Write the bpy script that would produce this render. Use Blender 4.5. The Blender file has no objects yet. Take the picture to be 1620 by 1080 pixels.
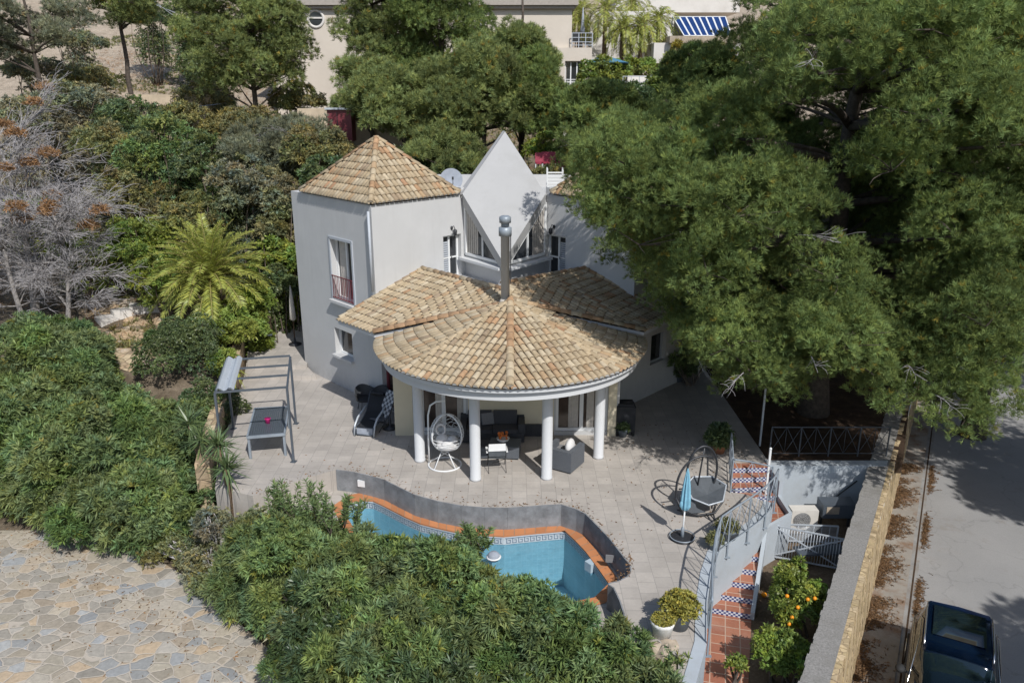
import bpy, math, random
import numpy as np
from mathutils import Vector, Matrix

# ------------------------------------------------------------------ camera, sky, sun
PITCH = math.radians(17.7); FPX = 1250.0; CAMH = 10.5
scene = bpy.context.scene
cam_d = bpy.data.cameras.new("camera"); cam = bpy.data.objects.new("camera", cam_d)
scene.collection.objects.link(cam); scene.camera = cam
cam_d.sensor_width = 36.0; cam_d.lens = 36.0*FPX/1620.0
cam_d.clip_start = 0.5; cam_d.clip_end = 800
cam.location = (0, 0, CAMH); cam.rotation_euler = (math.pi/2-PITCH, 0, 0)

SUN_EL = math.radians(46.0); SUN_AZ = math.atan2(0.43, -0.903)      # azimuth from +Y towards +X
SUN = Vector((math.cos(SUN_EL)*math.sin(SUN_AZ), math.cos(SUN_EL)*math.cos(SUN_AZ), math.sin(SUN_EL)))
world = bpy.data.worlds.new("World"); scene.world = world; world.use_nodes = True
_nt = world.node_tree; _sky = _nt.nodes.new("ShaderNodeTexSky"); _sky.sky_type = 'NISHITA'
_sky.sun_disc = False; _sky.sun_elevation = SUN_EL; _sky.sun_rotation = SUN_AZ
_bg = _nt.nodes["Background"]; _bg.inputs[1].default_value = 0.11
_nt.links.new(_sky.outputs[0], _bg.inputs[0])
sun_d = bpy.data.lights.new("sun", 'SUN'); sun_d.energy = 3.7; sun_d.angle = math.radians(0.5); sun_d.color = (1.0, 0.975, 0.94)
sun = bpy.data.objects.new("sun", sun_d); scene.collection.objects.link(sun)
sun.rotation_euler = SUN.to_track_quat('Z', 'Y').to_euler(); sun.location = (15, -20, 40)
scene.view_settings.view_transform = 'Standard'; scene.view_settings.look = 'None'
scene.view_settings.exposure = 0.17; scene.view_settings.gamma = 1.0
scene.cycles.max_bounces = 6; scene.cycles.transparent_max_bounces = 12
scene.cycles.diffuse_bounces = 3; scene.cycles.use_denoising = True

# ------------------------------------------------------------------ measuring helpers (photo survey -> metres)
CP, SP = math.cos(PITCH), math.sin(PITCH)
CAM = Vector((0, 0, CAMH))
def ray(u, v):
    a = (u-810)/FPX; b = (540-v)/FPX
    return Vector((a, CP+b*SP, -SP+b*CP))
def G(u, v, z=0.0):
    d = ray(u, v); t = (z-CAMH)/d.z; return CAM+d*t
def D(u, v, y):
    d = ray(u, v); return CAM+d*(y/d.y)
def PLN(u, v, p, n):
    d = ray(u, v); n = Vector(n); t = (Vector(p)-CAM).dot(n)/d.dot(n); return CAM+d*t
def proj(p):
    x, y, z = p[0], p[1], p[2]-CAMH
    zc = y*CP - z*SP
    return 810+x/zc*FPX, 540-(y*SP+z*CP)/zc*FPX
V = Vector

# ------------------------------------------------------------------ materials
MATS = {}
def nodes(name):
    m = bpy.data.materials.new(name); m.use_nodes = True; MATS[name] = m
    nt = m.node_tree; return m, nt, nt.nodes["Principled BSDF"]
def N(nt, kind, **kw):
    n = nt.nodes.new(kind)
    for k, v in kw.items():
        if k.startswith("_"): setattr(n, k[1:], v)
        else: n.inputs[k.replace("__", " ")].default_value = v
    return n
def L(nt, a, b): nt.links.new(a, b)
def objco(nt):
    g = nt.nodes.new("ShaderNodeNewGeometry"); return g.outputs["Position"]
def ramp(nt, fac, stops, interp='LINEAR'):
    r = nt.nodes.new("ShaderNodeValToRGB"); r.color_ramp.interpolation = interp
    e = r.color_ramp.elements
    while len(e) < len(stops): e.new(0.5)
    for i, (p, c) in enumerate(stops):
        e[i].position = p; e[i].color = (*c, 1) if len(c) == 3 else c
    L(nt, fac, r.inputs[0]); return r.outputs[0]
def mixc(nt, fac, a, b, mode='MIX'):
    m = nt.nodes.new("ShaderNodeMix"); m.data_type = 'RGBA'; m.blend_type = mode
    for s, val in ((m.inputs[0], fac), (m.inputs[6], a), (m.inputs[7], b)):
        if isinstance(val, bpy.types.NodeSocket): L(nt, val, s)
        else: s.default_value = val if not isinstance(val, tuple) else (*val, 1) if len(val) == 3 else val
    return m.outputs[2]
def bump(nt, b, height, strength=0.3, dist=0.02):
    n = nt.nodes.new("ShaderNodeBump"); n.inputs["Strength"].default_value = strength; n.inputs["Distance"].default_value = dist
    L(nt, height, n.inputs["Height"]); L(nt, n.outputs[0], b.inputs["Normal"])
def noise(nt, scale, detail=4, rough=0.6, vec=None):
    n = N(nt, "ShaderNodeTexNoise", Scale=scale, Detail=detail, Roughness=rough)
    L(nt, vec if vec is not None else objco(nt), n.inputs["Vector"]); return n.outputs["Fac"]
def mat(name, col, rough=0.6, metal=0.0, var=0.12, nscale=6.0, bmp=0.0, bscale=60.0, spec=0.5, tint=False, dirt=None, dscale=1.2):
    """plain surface with mottled colour; optional per-face tint attribute and dirt patches"""
    m, nt, b = nodes(name)
    c1 = tuple(x*(1-var) for x in col); c2 = tuple(min(1, x*(1+var)) for x in col)
    c = ramp(nt, noise(nt, nscale), [(0.3, c1), (0.7, c2)])
    if dirt:
        f = ramp(nt, noise(nt, dscale, 6, 0.7), [(0.48, (0, 0, 0)), (0.72, (1, 1, 1))])
        c = mixc(nt, f, c, dirt)
    if tint:
        at = nt.nodes.new("ShaderNodeAttribute"); at.attribute_name = "tint"
        c = mixc(nt, 1.0, c, at.outputs["Color"], 'MULTIPLY')
    L(nt, c, b.inputs["Base Color"])
    b.inputs["Roughness"].default_value = rough; b.inputs["Metallic"].default_value = metal
    b.inputs["Specular IOR Level"].default_value = spec
    if bmp: bump(nt, b, noise(nt, bscale, 3), bmp, 0.01)
    return m
def leafmat(name, col, trans=0.25, rough=0.45, spec=0.4):
    m, nt, b = nodes(name)
    at = nt.nodes.new("ShaderNodeAttribute"); at.attribute_name = "tint"
    c = mixc(nt, 1.0, col, at.outputs["Color"], 'MULTIPLY')
    L(nt, c, b.inputs["Base Color"]); b.inputs["Roughness"].default_value = rough
    b.inputs["Specular IOR Level"].default_value = spec
    tr = nt.nodes.new("ShaderNodeBsdfTranslucent"); L(nt, c, tr.inputs[0])
    mx = nt.nodes.new("ShaderNodeMixShader"); mx.inputs[0].default_value = trans
    L(nt, b.outputs[0], mx.inputs[1]); L(nt, tr.outputs[0], mx.inputs[2])
    L(nt, mx.outputs[0], nt.nodes["Material Output"].inputs[0])
    return m

def plaster(name, col, streak, amt):
    m, nt, b = nodes(name)
    c = ramp(nt, noise(nt, 1.3, 6, .65), [(0.3, tuple(x*.955 for x in col)), (0.7, tuple(x*1.03 for x in col))])
    mp = nt.nodes.new("ShaderNodeMapping"); mp.inputs["Scale"].default_value = (5.0, 5.0, 0.35); L(nt, objco(nt), mp.inputs[0])
    f = ramp(nt, noise(nt, 1.0, 5, .7, mp.outputs[0]), [(0.52, (0, 0, 0)), (0.80, (amt, amt, amt))]); c = mixc(nt, f, c, streak)
    f = ramp(nt, noise(nt, .45, 3, .5), [(0.55, (0, 0, 0)), (0.58, (.35, .35, .35))]); c = mixc(nt, f, c, tuple(x*.93 for x in col))
    sx = nt.nodes.new("ShaderNodeSeparateXYZ"); L(nt, objco(nt), sx.inputs[0])
    mr = nt.nodes.new("ShaderNodeMapRange"); mr.inputs[1].default_value = .75; mr.inputs[2].default_value = .05; mr.inputs[4].default_value = .55; L(nt, sx.outputs["Z"], mr.inputs[0])
    g = ramp(nt, noise(nt, 4, 5, .7), [(0.35, (0, 0, 0)), (0.65, (1, 1, 1))]); q = mixc(nt, 1.0, g, mr.outputs[0], 'MULTIPLY'); c = mixc(nt, q, c, tuple(x*.72 for x in col))
    L(nt, c, b.inputs["Base Color"]); b.inputs["Roughness"].default_value = .9; b.inputs["Specular IOR Level"].default_value = .25
    bump(nt, b, noise(nt, 30, 4), .3, .01)
plaster("plaster", (0.52, 0.522, 0.52), (0.40, 0.395, 0.385), .30)
mat("plaster_rough", (0.60, 0.61, 0.615), 0.9, var=0.05, nscale=3, bmp=0.5, bscale=22, dirt=(0.50, 0.51, 0.52), dscale=0.9)
mat("plaster_cream", (0.60, 0.54, 0.40), 0.85, var=0.04, nscale=2)
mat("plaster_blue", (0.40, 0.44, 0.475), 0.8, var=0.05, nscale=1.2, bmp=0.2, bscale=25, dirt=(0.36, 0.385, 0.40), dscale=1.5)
mat("beam_white", (0.56, 0.57, 0.58), 0.7, var=0.02)
mat("gable_white", (0.395, 0.395, 0.392), 0.8, var=0.03, nscale=1.2, bmp=0.2, bscale=30, dirt=(0.36, 0.358, 0.35), dscale=0.9)
mat("mortar", (0.55, 0.50, 0.43), 0.95, var=0.1, nscale=8, bmp=0.3)
mat("tile_bed", (0.115, 0.082, 0.058), 0.95, var=0.2, nscale=8)
mat("frame_white", (0.72, 0.73, 0.73), 0.5, var=0.02)
mat("frame_grey", (0.42, 0.45, 0.49), 0.5, var=0.03)
mat("glass_dark", (0.03, 0.033, 0.036), 0.12, var=0.3, nscale=1.2, spec=0.8)
mat("glass_brown", (0.05, 0.035, 0.028), 0.15, var=0.5, nscale=1.5, spec=0.7)
mat("curtain", (0.45, 0.42, 0.38), 0.9, var=0.12, nscale=9)
mat("wine_red", (0.17, 0.03, 0.04), 0.5)
mat("awning_red", (0.30, 0.03, 0.06), 0.6)
mat("iron_dark", (0.035, 0.037, 0.042), 0.45, metal=0.2)
mat("steel_grey", (0.11, 0.13, 0.155), 0.42, metal=0.35, var=0.06)
mat("galvanised", (0.27, 0.31, 0.35), 0.45, metal=0.15, var=0.12, nscale=3)
mat("paint_white", (0.74, 0.75, 0.75), 0.45, var=0.03)
mat("paint_pale", (0.50, 0.54, 0.58), 0.4, var=0.05, metal=0.2)
mat("rail_dark", (0.085, 0.095, 0.11), 0.5, metal=0.3)
mat("wicker_dark", (0.045, 0.048, 0.054), 0.6, var=0.3, nscale=60, bmp=0.8, bscale=90)
mat("wicker_grey", (0.10, 0.11, 0.125), 0.6, var=0.25, nscale=60, bmp=0.8, bscale=90)
mat("fabric_black", (0.016, 0.018, 0.022), 0.8, var=0.2)
mat("mesh_grey", (0.075, 0.085, 0.095), 0.7, var=0.15)
mat("cushion_grey", (0.20, 0.20, 0.205), 0.9, var=0.1, nscale=20)
mat("cushion_dark", (0.06, 0.06, 0.065), 0.9, var=0.1, nscale=20)
mat("cushion_light", (0.62, 0.61, 0.60), 0.9, var=0.06, nscale=20)
mat("blue_fabric", (0.20, 0.42, 0.54), 0.8, var=0.1, nscale=10)
mat("blue_deep", (0.06, 0.19, 0.30), 0.8, var=0.1, nscale=10)
mat("grey_fabric", (0.30, 0.33, 0.38), 0.8, var=0.1)
mat("beige_fabric", (0.50, 0.47, 0.43), 0.85, var=0.1)
mat("pink", (0.72, 0.03, 0.22), 0.5)
mat("orange_glow", (0.55, 0.14, 0.02), 0.3, var=0.5, nscale=25)
mat("orange_fruit", (0.80, 0.29, 0.01), 0.45, var=0.08)
mat("flower_red", (0.45, 0.05, 0.03), 0.6)
mat("flower_orange", (0.75, 0.36, 0.03), 0.6, var=0.3)
mat("pot_white", (0.72, 0.72, 0.70), 0.35, var=0.04, dirt=(0.5, 0.48, 0.44), dscale=5)
mat("pot_grey", (0.10, 0.12, 0.14), 0.5)
mat("pot_terracotta", (0.34, 0.14, 0.07), 0.8)
mat("rock_pale", (0.40, 0.33, 0.25), 0.95, var=0.2, nscale=4, bmp=0.6, bscale=12, dirt=(0.26, 0.22, 0.17))
mat("cream_wall", (0.60, 0.535, 0.455), 0.9, var=0.04, nscale=1.0, dirt=(0.54, 0.48, 0.41), dscale=0.3)
mat("cornice_grey", (0.37, 0.33, 0.29), 0.85)
mat("white_far", (0.64, 0.61, 0.57), 0.85, var=0.05, nscale=0.6, dirt=(0.52, 0.49, 0.45), dscale=0.4)
mat("sand_wall", (0.53, 0.43, 0.31), 0.95, var=0.15, nscale=2, bmp=0.5, bscale=8)
mat("palm_stalk", (0.30, 0.26, 0.09), 0.7, var=0.1)
mat("gutter_grey", (0.27, 0.265, 0.255), 0.9, var=0.2, nscale=4, dirt=(0.16, 0.12, 0.085), dscale=2.0)
mat("solar_blue", (0.012, 0.04, 0.15), 0.2, var=0.15, nscale=2, spec=0.7)
mat("bark", (0.085, 0.068, 0.055), 0.95, var=0.4, nscale=9, bmp=0.8, bscale=18)
mat("bark_grey", (0.27, 0.25, 0.235), 0.95, var=0.25, nscale=12)
mat("twig_grey", (0.40, 0.38, 0.38), 0.95, var=0.2, nscale=4)
mat("twig_brown", (0.12, 0.095, 0.075), 0.95, var=0.3, nscale=6)
mat("palm_bark", (0.15, 0.10, 0.06), 0.95, var=0.4, nscale=20, bmp=1.0, bscale=30)
mat("roof_tile", (0.97, 0.97, 0.97), 0.9, var=0.22, nscale=9, tint=True, bmp=0.45, bscale=50, dirt=(0.60, 0.57, 0.52), dscale=3.5)
mat("painted_tile", (0.9, 0.9, 0.9), 0.3, var=0.05, tint=True)
mat("car_paint", (0.006, 0.02, 0.055), 0.16, metal=0.55, var=0.05, spec=1.0)
mat("car_glass", (0.008, 0.016, 0.022), 0.04, var=0.1, spec=1.0)
mat("car_trim", (0.62, 0.63, 0.64), 0.2, metal=0.9, var=0.02)
mat("rubber", (0.02, 0.02, 0.02), 0.8)
mat("fan_grey", (0.33, 0.33, 0.32), 0.5)
mat("ac_white", (0.62, 0.59, 0.54), 0.5, var=0.05)
mat("wood_dark", (0.09, 0.05, 0.03), 0.7)
mat("soil_dark", (0.07, 0.052, 0.038), 1.0, var=0.3, nscale=10)
leafmat("needle", (0.215, 0.280, 0.095), 0.36, 0.8, 0.08)
leafmat("needle_light", (0.275, 0.325, 0.125), 0.40, 0.8, 0.08)
leafmat("leaf_oleander", (0.190, 0.265, 0.105), 0.34, 0.5, 0.28)
leafmat("leaf_dark", (0.125, 0.175, 0.075), 0.35, 0.4, 0.5)
leafmat("leaf_bright", (0.245, 0.320, 0.075), 0.38)
leafmat("leaf_grey", (0.250, 0.265, 0.170), 0.35, 0.7)
leafmat("leaf_olive", (0.225, 0.230, 0.100), 0.35, 0.6)
leafmat("palm_leaf", (0.36, 0.39, 0.09), 0.32, 0.4, 0.5)
leafmat("yucca_leaf", (0.120, 0.170, 0.070), 0.15, 0.4, 0.5)
leafmat("leaf_dead", (0.34, 0.20, 0.10), 0.2, 0.8)
leafmat("succulent", (0.34, 0.31, 0.07), 0.15, 0.5)

# ------------------------------------------------------------------ objects
COL = scene.collection
ORG = {}
def tag(o, label=None, cat=None, group=None, kind=None):
    if label: o["label"] = label
    if cat: o["category"] = cat
    if group: o["group"] = group
    if kind: o["kind"] = kind
    return o
def thing(name, label, cat, loc, group=None):
    o = bpy.data.objects.new(name, None); o.empty_display_size = 0.3
    COL.objects.link(o); o.location = loc; ORG[o] = Vector(loc)
    return tag(o, label, cat, group)
def dup(root, loc, rotz=0.0, label=None, group=None, scale=None):
    r = root.copy(); COL.objects.link(r); r.location = loc; r.rotation_euler = (0, 0, rotz)
    if label: r["label"] = label
    if group: r["group"] = group
    if scale: r.scale = (scale,)*3 if not isinstance(scale, tuple) else scale
    for ch in list(root.children):
        c = ch.copy(); COL.objects.link(c); c.parent = r
        for g in ch.children:
            d = g.copy(); COL.objects.link(d); d.parent = c
    return r
def link_mesh(name, me, material, parent=None, smooth=False):
    o = bpy.data.objects.new(name, me); COL.objects.link(o)
    ms = material if isinstance(material, (list, tuple)) else [material]
    for m in ms: me.materials.append(MATS[m])
    if parent is not None:
        o.parent = parent; ORG[o] = ORG[parent]
    else: ORG[o] = Vector((0, 0, 0))
    return o

class MB:
    """collects shapes in world metres, then links them as one mesh"""
    def __init__(s): s.v = []; s.f = []; s.t = []; s.sm = []; s.mi = []; s.tint = (1, 1, 1); s.cur = 0
    def _f(s, f, sm=False): s.f.append(f); s.t.append(s.tint); s.sm.append(sm); s.mi.append(s.cur)
    def poly(s, pts, sm=False):
        b = len(s.v); s.v += [tuple(p) for p in pts]; s._f(tuple(range(b, b+len(pts))), sm); return s
    def box(s, c, d, rz=0.0, rx=0.0, ry=0.0):
        R = Matrix.Rotation(rz, 3, 'Z') @ Matrix.Rotation(ry, 3, 'Y') @ Matrix.Rotation(rx, 3, 'X')
        hx, hy, hz = d[0]/2, d[1]/2, d[2]/2; b = len(s.v); c = Vector(c)
        for sx, sy, sz in ((-1,-1,-1),(1,-1,-1),(1,1,-1),(-1,1,-1),(-1,-1,1),(1,-1,1),(1,1,1),(-1,1,1)):
            s.v.append(tuple(c+R@Vector((sx*hx, sy*hy, sz*hz))))
        for f in ((0,3,2,1),(4,5,6,7),(0,1,5,4),(1,2,6,5),(2,3,7,6),(3,0,4,7)): s._f(tuple(b+i for i in f))
        return s
    def bar(s, p0, p1, w, h=None, up=(0, 0, 1)):
        """rectangular bar between two points; w across, h along up"""
        h = h or w; p0 = Vector(p0); p1 = Vector(p1); d = (p1-p0).normalized(); up = Vector(up)
        if abs(d.dot(up)) > 0.97: up = Vector((0, 1, 0))
        x = d.cross(up).normalized(); y = x.cross(d).normalized(); b = len(s.v)
        for p in (p0, p1):
            for a, c in ((-1,-1),(1,-1),(1,1),(-1,1)): s.v.append(tuple(p+x*a*w/2+y*c*h/2))
        for f in ((0,1,2,3),(7,6,5,4),(0,4,5,1),(1,5,6,2),(2,6,7,3),(3,7,4,0)): s._f(tuple(b+i for i in f))
        return s
    def tube(s, pts, r, n=8, closed=False, caps=True):
        pts = [Vector(p) for p in pts]; m = len(pts); rr = r if isinstance(r, (list, tuple)) else [r]*m
        b = len(s.v); prev = None
        for i, p in enumerate(pts):
            if closed: d = pts[(i+1) % m]-pts[i-1]
            else: d = pts[min(i+1, m-1)]-pts[max(i-1, 0)]
            d = d.normalized() if d.length > 1e-9 else Vector((0, 0, 1))
            if prev is None:
                a = Vector((0, 0, 1)) if abs(d.z) < 0.9 else Vector((1, 0, 0)); x = d.cross(a).normalized()
            else:
                x = (prev-d*prev.dot(d)); x = x.normalized() if x.length > 1e-6 else d.orthogonal().normalized()
            prev = x; y = d.cross(x)
            for k in range(n):
                t = 2*math.pi*k/n; s.v.append(tuple(p+(x*math.cos(t)+y*math.sin(t))*rr[i]))
        for i in range(m if closed else m-1):
            j = (i+1) % m
            for k in range(n):
                k2 = (k+1) % n; s._f((b+i*n+k, b+i*n+k2, b+j*n+k2, b+j*n+k), True)
        if caps and not closed:
            s._f(tuple(b+k for k in reversed(range(n)))); s._f(tuple(b+(m-1)*n+k for k in range(n)))
        return s
    def lathe(s, prof, c, n=20, sy=1.0, sm=True):
        """prof: list of (r, z)"""
        b = len(s.v); c = Vector(c)
        for r, z in prof:
            for k in range(n):
                t = 2*math.pi*k/n; s.v.append((c.x+r*math.cos(t), c.y+r*sy*math.sin(t), c.z+z))
        for i in range(len(prof)-1):
            for k in range(n):
                k2 = (k+1) % n; s._f((b+i*n+k, b+i*n+k2, b+(i+1)*n+k2, b+(i+1)*n+k), sm)
        if prof[0][0] > 1e-4: s._f(tuple(b+k for k in reversed(range(n))))
        if prof[-1][0] > 1e-4: s._f(tuple(b+(len(prof)-1)*n+k for k in range(n)))
        return s
    def prism(s, poly, z0, z1, sides=True, bottom=True):
        n = len(poly); b = len(s.v)
        zz0 = z0 if isinstance(z0, (list, tuple)) else [z0]*n; zz1 = z1 if isinstance(z1, (list, tuple)) else [z1]*n
        area = sum(poly[i][0]*poly[(i+1) % n][1]-poly[(i+1) % n][0]*poly[i][1] for i in range(n))
        if area < 0: poly = poly[::-1]; zz0 = zz0[::-1]; zz1 = zz1[::-1]
        for i, p in enumerate(poly): s.v.append((p[0], p[1], zz0[i]))
        for i, p in enumerate(poly): s.v.append((p[0], p[1], zz1[i]))
        s._f(tuple(b+n+i for i in range(n)))
        if bottom: s._f(tuple(b+i for i in reversed(range(n))))
        if sides:
            for i in range(n):
                j = (i+1) % n; s._f((b+i, b+j, b+n+j, b+n+i))
        return s
    def ball(s, c, r, nu=12, nv=8, jit=0.0, rng=None, rot=0.0):
        c = Vector(c); r = Vector(r) if not isinstance(r, (int, float)) else Vector((r, r, r)); b = len(s.v)
        cr, sr = math.cos(rot), math.sin(rot)
        for i in range(nv+1):
            ph = math.pi*i/nv
            for k in range(nu):
                t = 2*math.pi*k/nu; q = 1+(rng.uniform(-jit, jit) if rng and 0 < i < nv else 0)
                x = math.sin(ph)*math.cos(t)*r.x*q; y = math.sin(ph)*math.sin(t)*r.y*q
                s.v.append((c.x+x*cr-y*sr, c.y+x*sr+y*cr, c.z+math.cos(ph)*r.z*q))
        for i in range(nv):
            for k in range(nu):
                k2 = (k+1) % nu; s._f((b+i*nu+k, b+(i+1)*nu+k, b+(i+1)*nu+k2, b+i*nu+k2), jit == 0)
        return s
    def build(s, name, material, parent=None, **kw):
        o0 = ORG[parent] if parent is not None else Vector((0, 0, 0))
        me = bpy.data.meshes.new(name)
        me.from_pydata([(x-o0.x, y-o0.y, z-o0.z) for x, y, z in s.v], [], s.f)
        me.polygons.foreach_set("use_smooth", s.sm)
        if any(t != (1, 1, 1) for t in s.t):
            at = me.color_attributes.new("tint", 'FLOAT_COLOR', 'CORNER')
            cols = []
            for f, t in zip(s.f, s.t): cols += [t[0], t[1], t[2], 1.0]*len(f)
            at.data.foreach_set("color", cols)
        o = link_mesh(name, me, material, parent)
        if any(s.mi): me.polygons.foreach_set("material_index", s.mi)
        me.update()
        if kw: tag(o, **kw)
        return o

def wall(mb, p0, p1, z0, z1, holes=(), depth=0.2):
    """wall face from p0 to p1 (outside on the right-hand side looking p0->p1), rectangular holes (s0,s1,za,zb) with reveals.
    returns for each hole the 4 corners at reveal depth"""
    p0 = Vector((p0[0], p0[1], 0)); p1 = Vector((p1[0], p1[1], 0)); d = p1-p0; Ln = d.length; d.normalize()
    n = Vector((d.y, -d.x, 0)); out = []
    P = lambda s_, z, q=0.0: tuple(p0+d*s_+Vector((0, 0, z))-n*q)
    ss = sorted({0, Ln, *[h[0] for h in holes], *[h[1] for h in holes]}); zs = sorted({z0, z1, *[h[2] for h in holes], *[h[3] for h in holes]})
    for i in range(len(ss)-1):
        for j in range(len(zs)-1):
            sm = (ss[i]+ss[i+1])/2; zm = (zs[j]+zs[j+1])/2
            if any(h[0] < sm < h[1] and h[2] < zm < h[3] for h in holes): continue
            mb.poly([P(ss[i], zs[j]), P(ss[i+1], zs[j]), P(ss[i+1], zs[j+1]), P(ss[i], zs[j+1])])
    for a, b_, c, e in holes:
        mb.poly([P(a, c), P(a, c, depth), P(a, e, depth), P(a, e)][::-1]); mb.poly([P(b_, c), P(b_, e), P(b_, e, depth), P(b_, c, depth)][::-1])
        mb.poly([P(a, c), P(b_, c), P(b_, c, depth), P(a, c, depth)]); mb.poly([P(a, e), P(a, e, depth), P(b_, e, depth), P(b_, e)])
        mb.poly([P(a, c, depth), P(b_, c, depth), P(b_, e, depth), P(a, e, depth)])
        out.append((V(P(a, c, depth)), V(P(b_, e, depth)), d.copy(), n.copy()))
    return out
def on_wall(u, v, p0, p1):
    d = Vector((p1[0]-p0[0], p1[1]-p0[1], 0)); Ln = d.length; d.normalize(); n = Vector((d.y, -d.x, 0))
    q = PLN(u, v, (p0[0], p0[1], 0), n); return (q-Vector((p0[0], p0[1], 0))).dot(d), q.z
def window(parent, hole, bars=1, trans=0, frame="frame_white", glass="glass_dark", curt=None, name="window", fw=0.06, rails=()):
    a, b, d, n = hole; w = (Vector((b.x, b.y, 0))-Vector((a.x, a.y, 0))).length; h = b.z-a.z
    P = lambda s_, z, q: a+d*s_+Vector((0, 0, z))+n*q
    fr = MB(); th = 0.06
    for s_ in (fw/2, w-fw/2): fr.bar(P(s_, 0, .04), P(s_, h, .04), fw, th, n)
    for z in (fw/2, h-fw/2): fr.bar(P(fw, z, .04), P(w-fw, z, .04), th, fw)
    for k in range(bars): fr.bar(P(w*(k+1)/(bars+1), fw, .04), P(w*(k+1)/(bars+1), h-fw, .04), fw*1.3, th, n)
    for z in rails: fr.bar(P(fw, h*z, .038), P(w-fw, h*z, .038), th*.9, fw)
    f = fr.build(name, frame, parent)
    MB().poly([P(fw*.5, fw*.5, .012), P(w-fw*.5, fw*.5, .012), P(w-fw*.5, h-fw*.5, .012), P(fw*.5, h-fw*.5, .012)]).build("pane", glass, f)
    if curt:
        cm = MB()
        for s0, s1 in curt:
            k = 8; pts = [(s0+(s1-s0)*i/k)*w for i in range(k+1)]
            for i in range(k):
                q0 = .016+.010*(i % 2); q1 = .016+.010*((i+1) % 2)
                cm.poly([P(pts[i], fw, q0), P(pts[i+1], fw, q1), P(pts[i+1], h-fw, q1), P(pts[i], h-fw, q0)])
        cm.build("curtain", "curtain", f)
    return f
# ------------------------------------------------------------------ ground materials
from mathutils.geometry import tessellate_polygon
def brickmat(name, c1, c2, mortar, w, h, gap=0.012, offset=0.0, rough=0.7, rot=0.0, var=None, bmp=0.15, dirt=None):
    m, nt, b = nodes(name)
    mp = nt.nodes.new("ShaderNodeMapping"); mp.inputs["Rotation"].default_value = (0, 0, rot); L(nt, objco(nt), mp.inputs[0])
    br = nt.nodes.new("ShaderNodeTexBrick"); br.offset = offset; br.offset_frequency = 2; br.squash = 1.0
    L(nt, mp.outputs[0], br.inputs["Vector"]); br.inputs["Scale"].default_value = 1.0
    br.inputs["Brick Width"].default_value = w; br.inputs["Row Height"].default_value = h
    br.inputs["Mortar Size"].default_value = gap; br.inputs["Mortar Smooth"].default_value = 0.3; br.inputs["Bias"].default_value = 0.0
    br.inputs["Color1"].default_value = (*c1, 1); br.inputs["Color2"].default_value = (*c2, 1); br.inputs["Mortar"].default_value = (*mortar, 1)
    f = ramp(nt, noise(nt, 0.9, 6, 0.65), [(0.35, (0.86, 0.86, 0.86)), (0.65, (1.06, 1.06, 1.06))])
    c = mixc(nt, 1.0, br.outputs["Color"], f, 'MULTIPLY')
    f2 = ramp(nt, noise(nt, 14, 4, 0.7), [(0.3, (0.93, 0.93, 0.93)), (0.7, (1.05, 1.05, 1.05))])
    c = mixc(nt, 1.0, c, f2, 'MULTIPLY')
    if dirt:
        fd = ramp(nt, noise(nt, 0.55, 7, 0.72), [(0.52, (0, 0, 0)), (0.75, (0.7, 0.7, 0.7))]); c = mixc(nt, fd, c, dirt)
    L(nt, c, b.inputs["Base Color"]); b.inputs["Roughness"].default_value = rough
    inv = nt.nodes.new("ShaderNodeMath"); inv.operation = 'SUBTRACT'; inv.inputs[0].default_value = 1.0; L(nt, br.outputs["Fac"], inv.inputs[1])
    bump(nt, b, inv.outputs[0], bmp, 0.01)
    return m
brickmat("patio_tile", (0.455, 0.415, 0.37), (0.385, 0.352, 0.315), (0.30, 0.28, 0.255), 0.40, 0.40, 0.008, 0.5, 0.75, rot=math.pi/2, dirt=(0.33, 0.30, 0.265))
brickmat("deck_tile", (0.46, 0.42, 0.37), (0.41, 0.375, 0.33), (0.30, 0.27, 0.24), 0.40, 0.40, 0.010, 0.0, 0.75)
brickmat("terracotta_floor", (0.38, 0.155, 0.09), (0.30, 0.115, 0.07), (0.46, 0.33, 0.25), 0.33, 0.33, 0.014, 0.0, 0.6, rot=0.25, dirt=(0.36, 0.25, 0.20))
brickmat("pool_tile", (0.52, 0.64, 0.68), (0.48, 0.61, 0.66), (0.56, 0.67, 0.71), 0.16, 0.16, 0.010, 0.0, 0.4, bmp=0.0)

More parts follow.
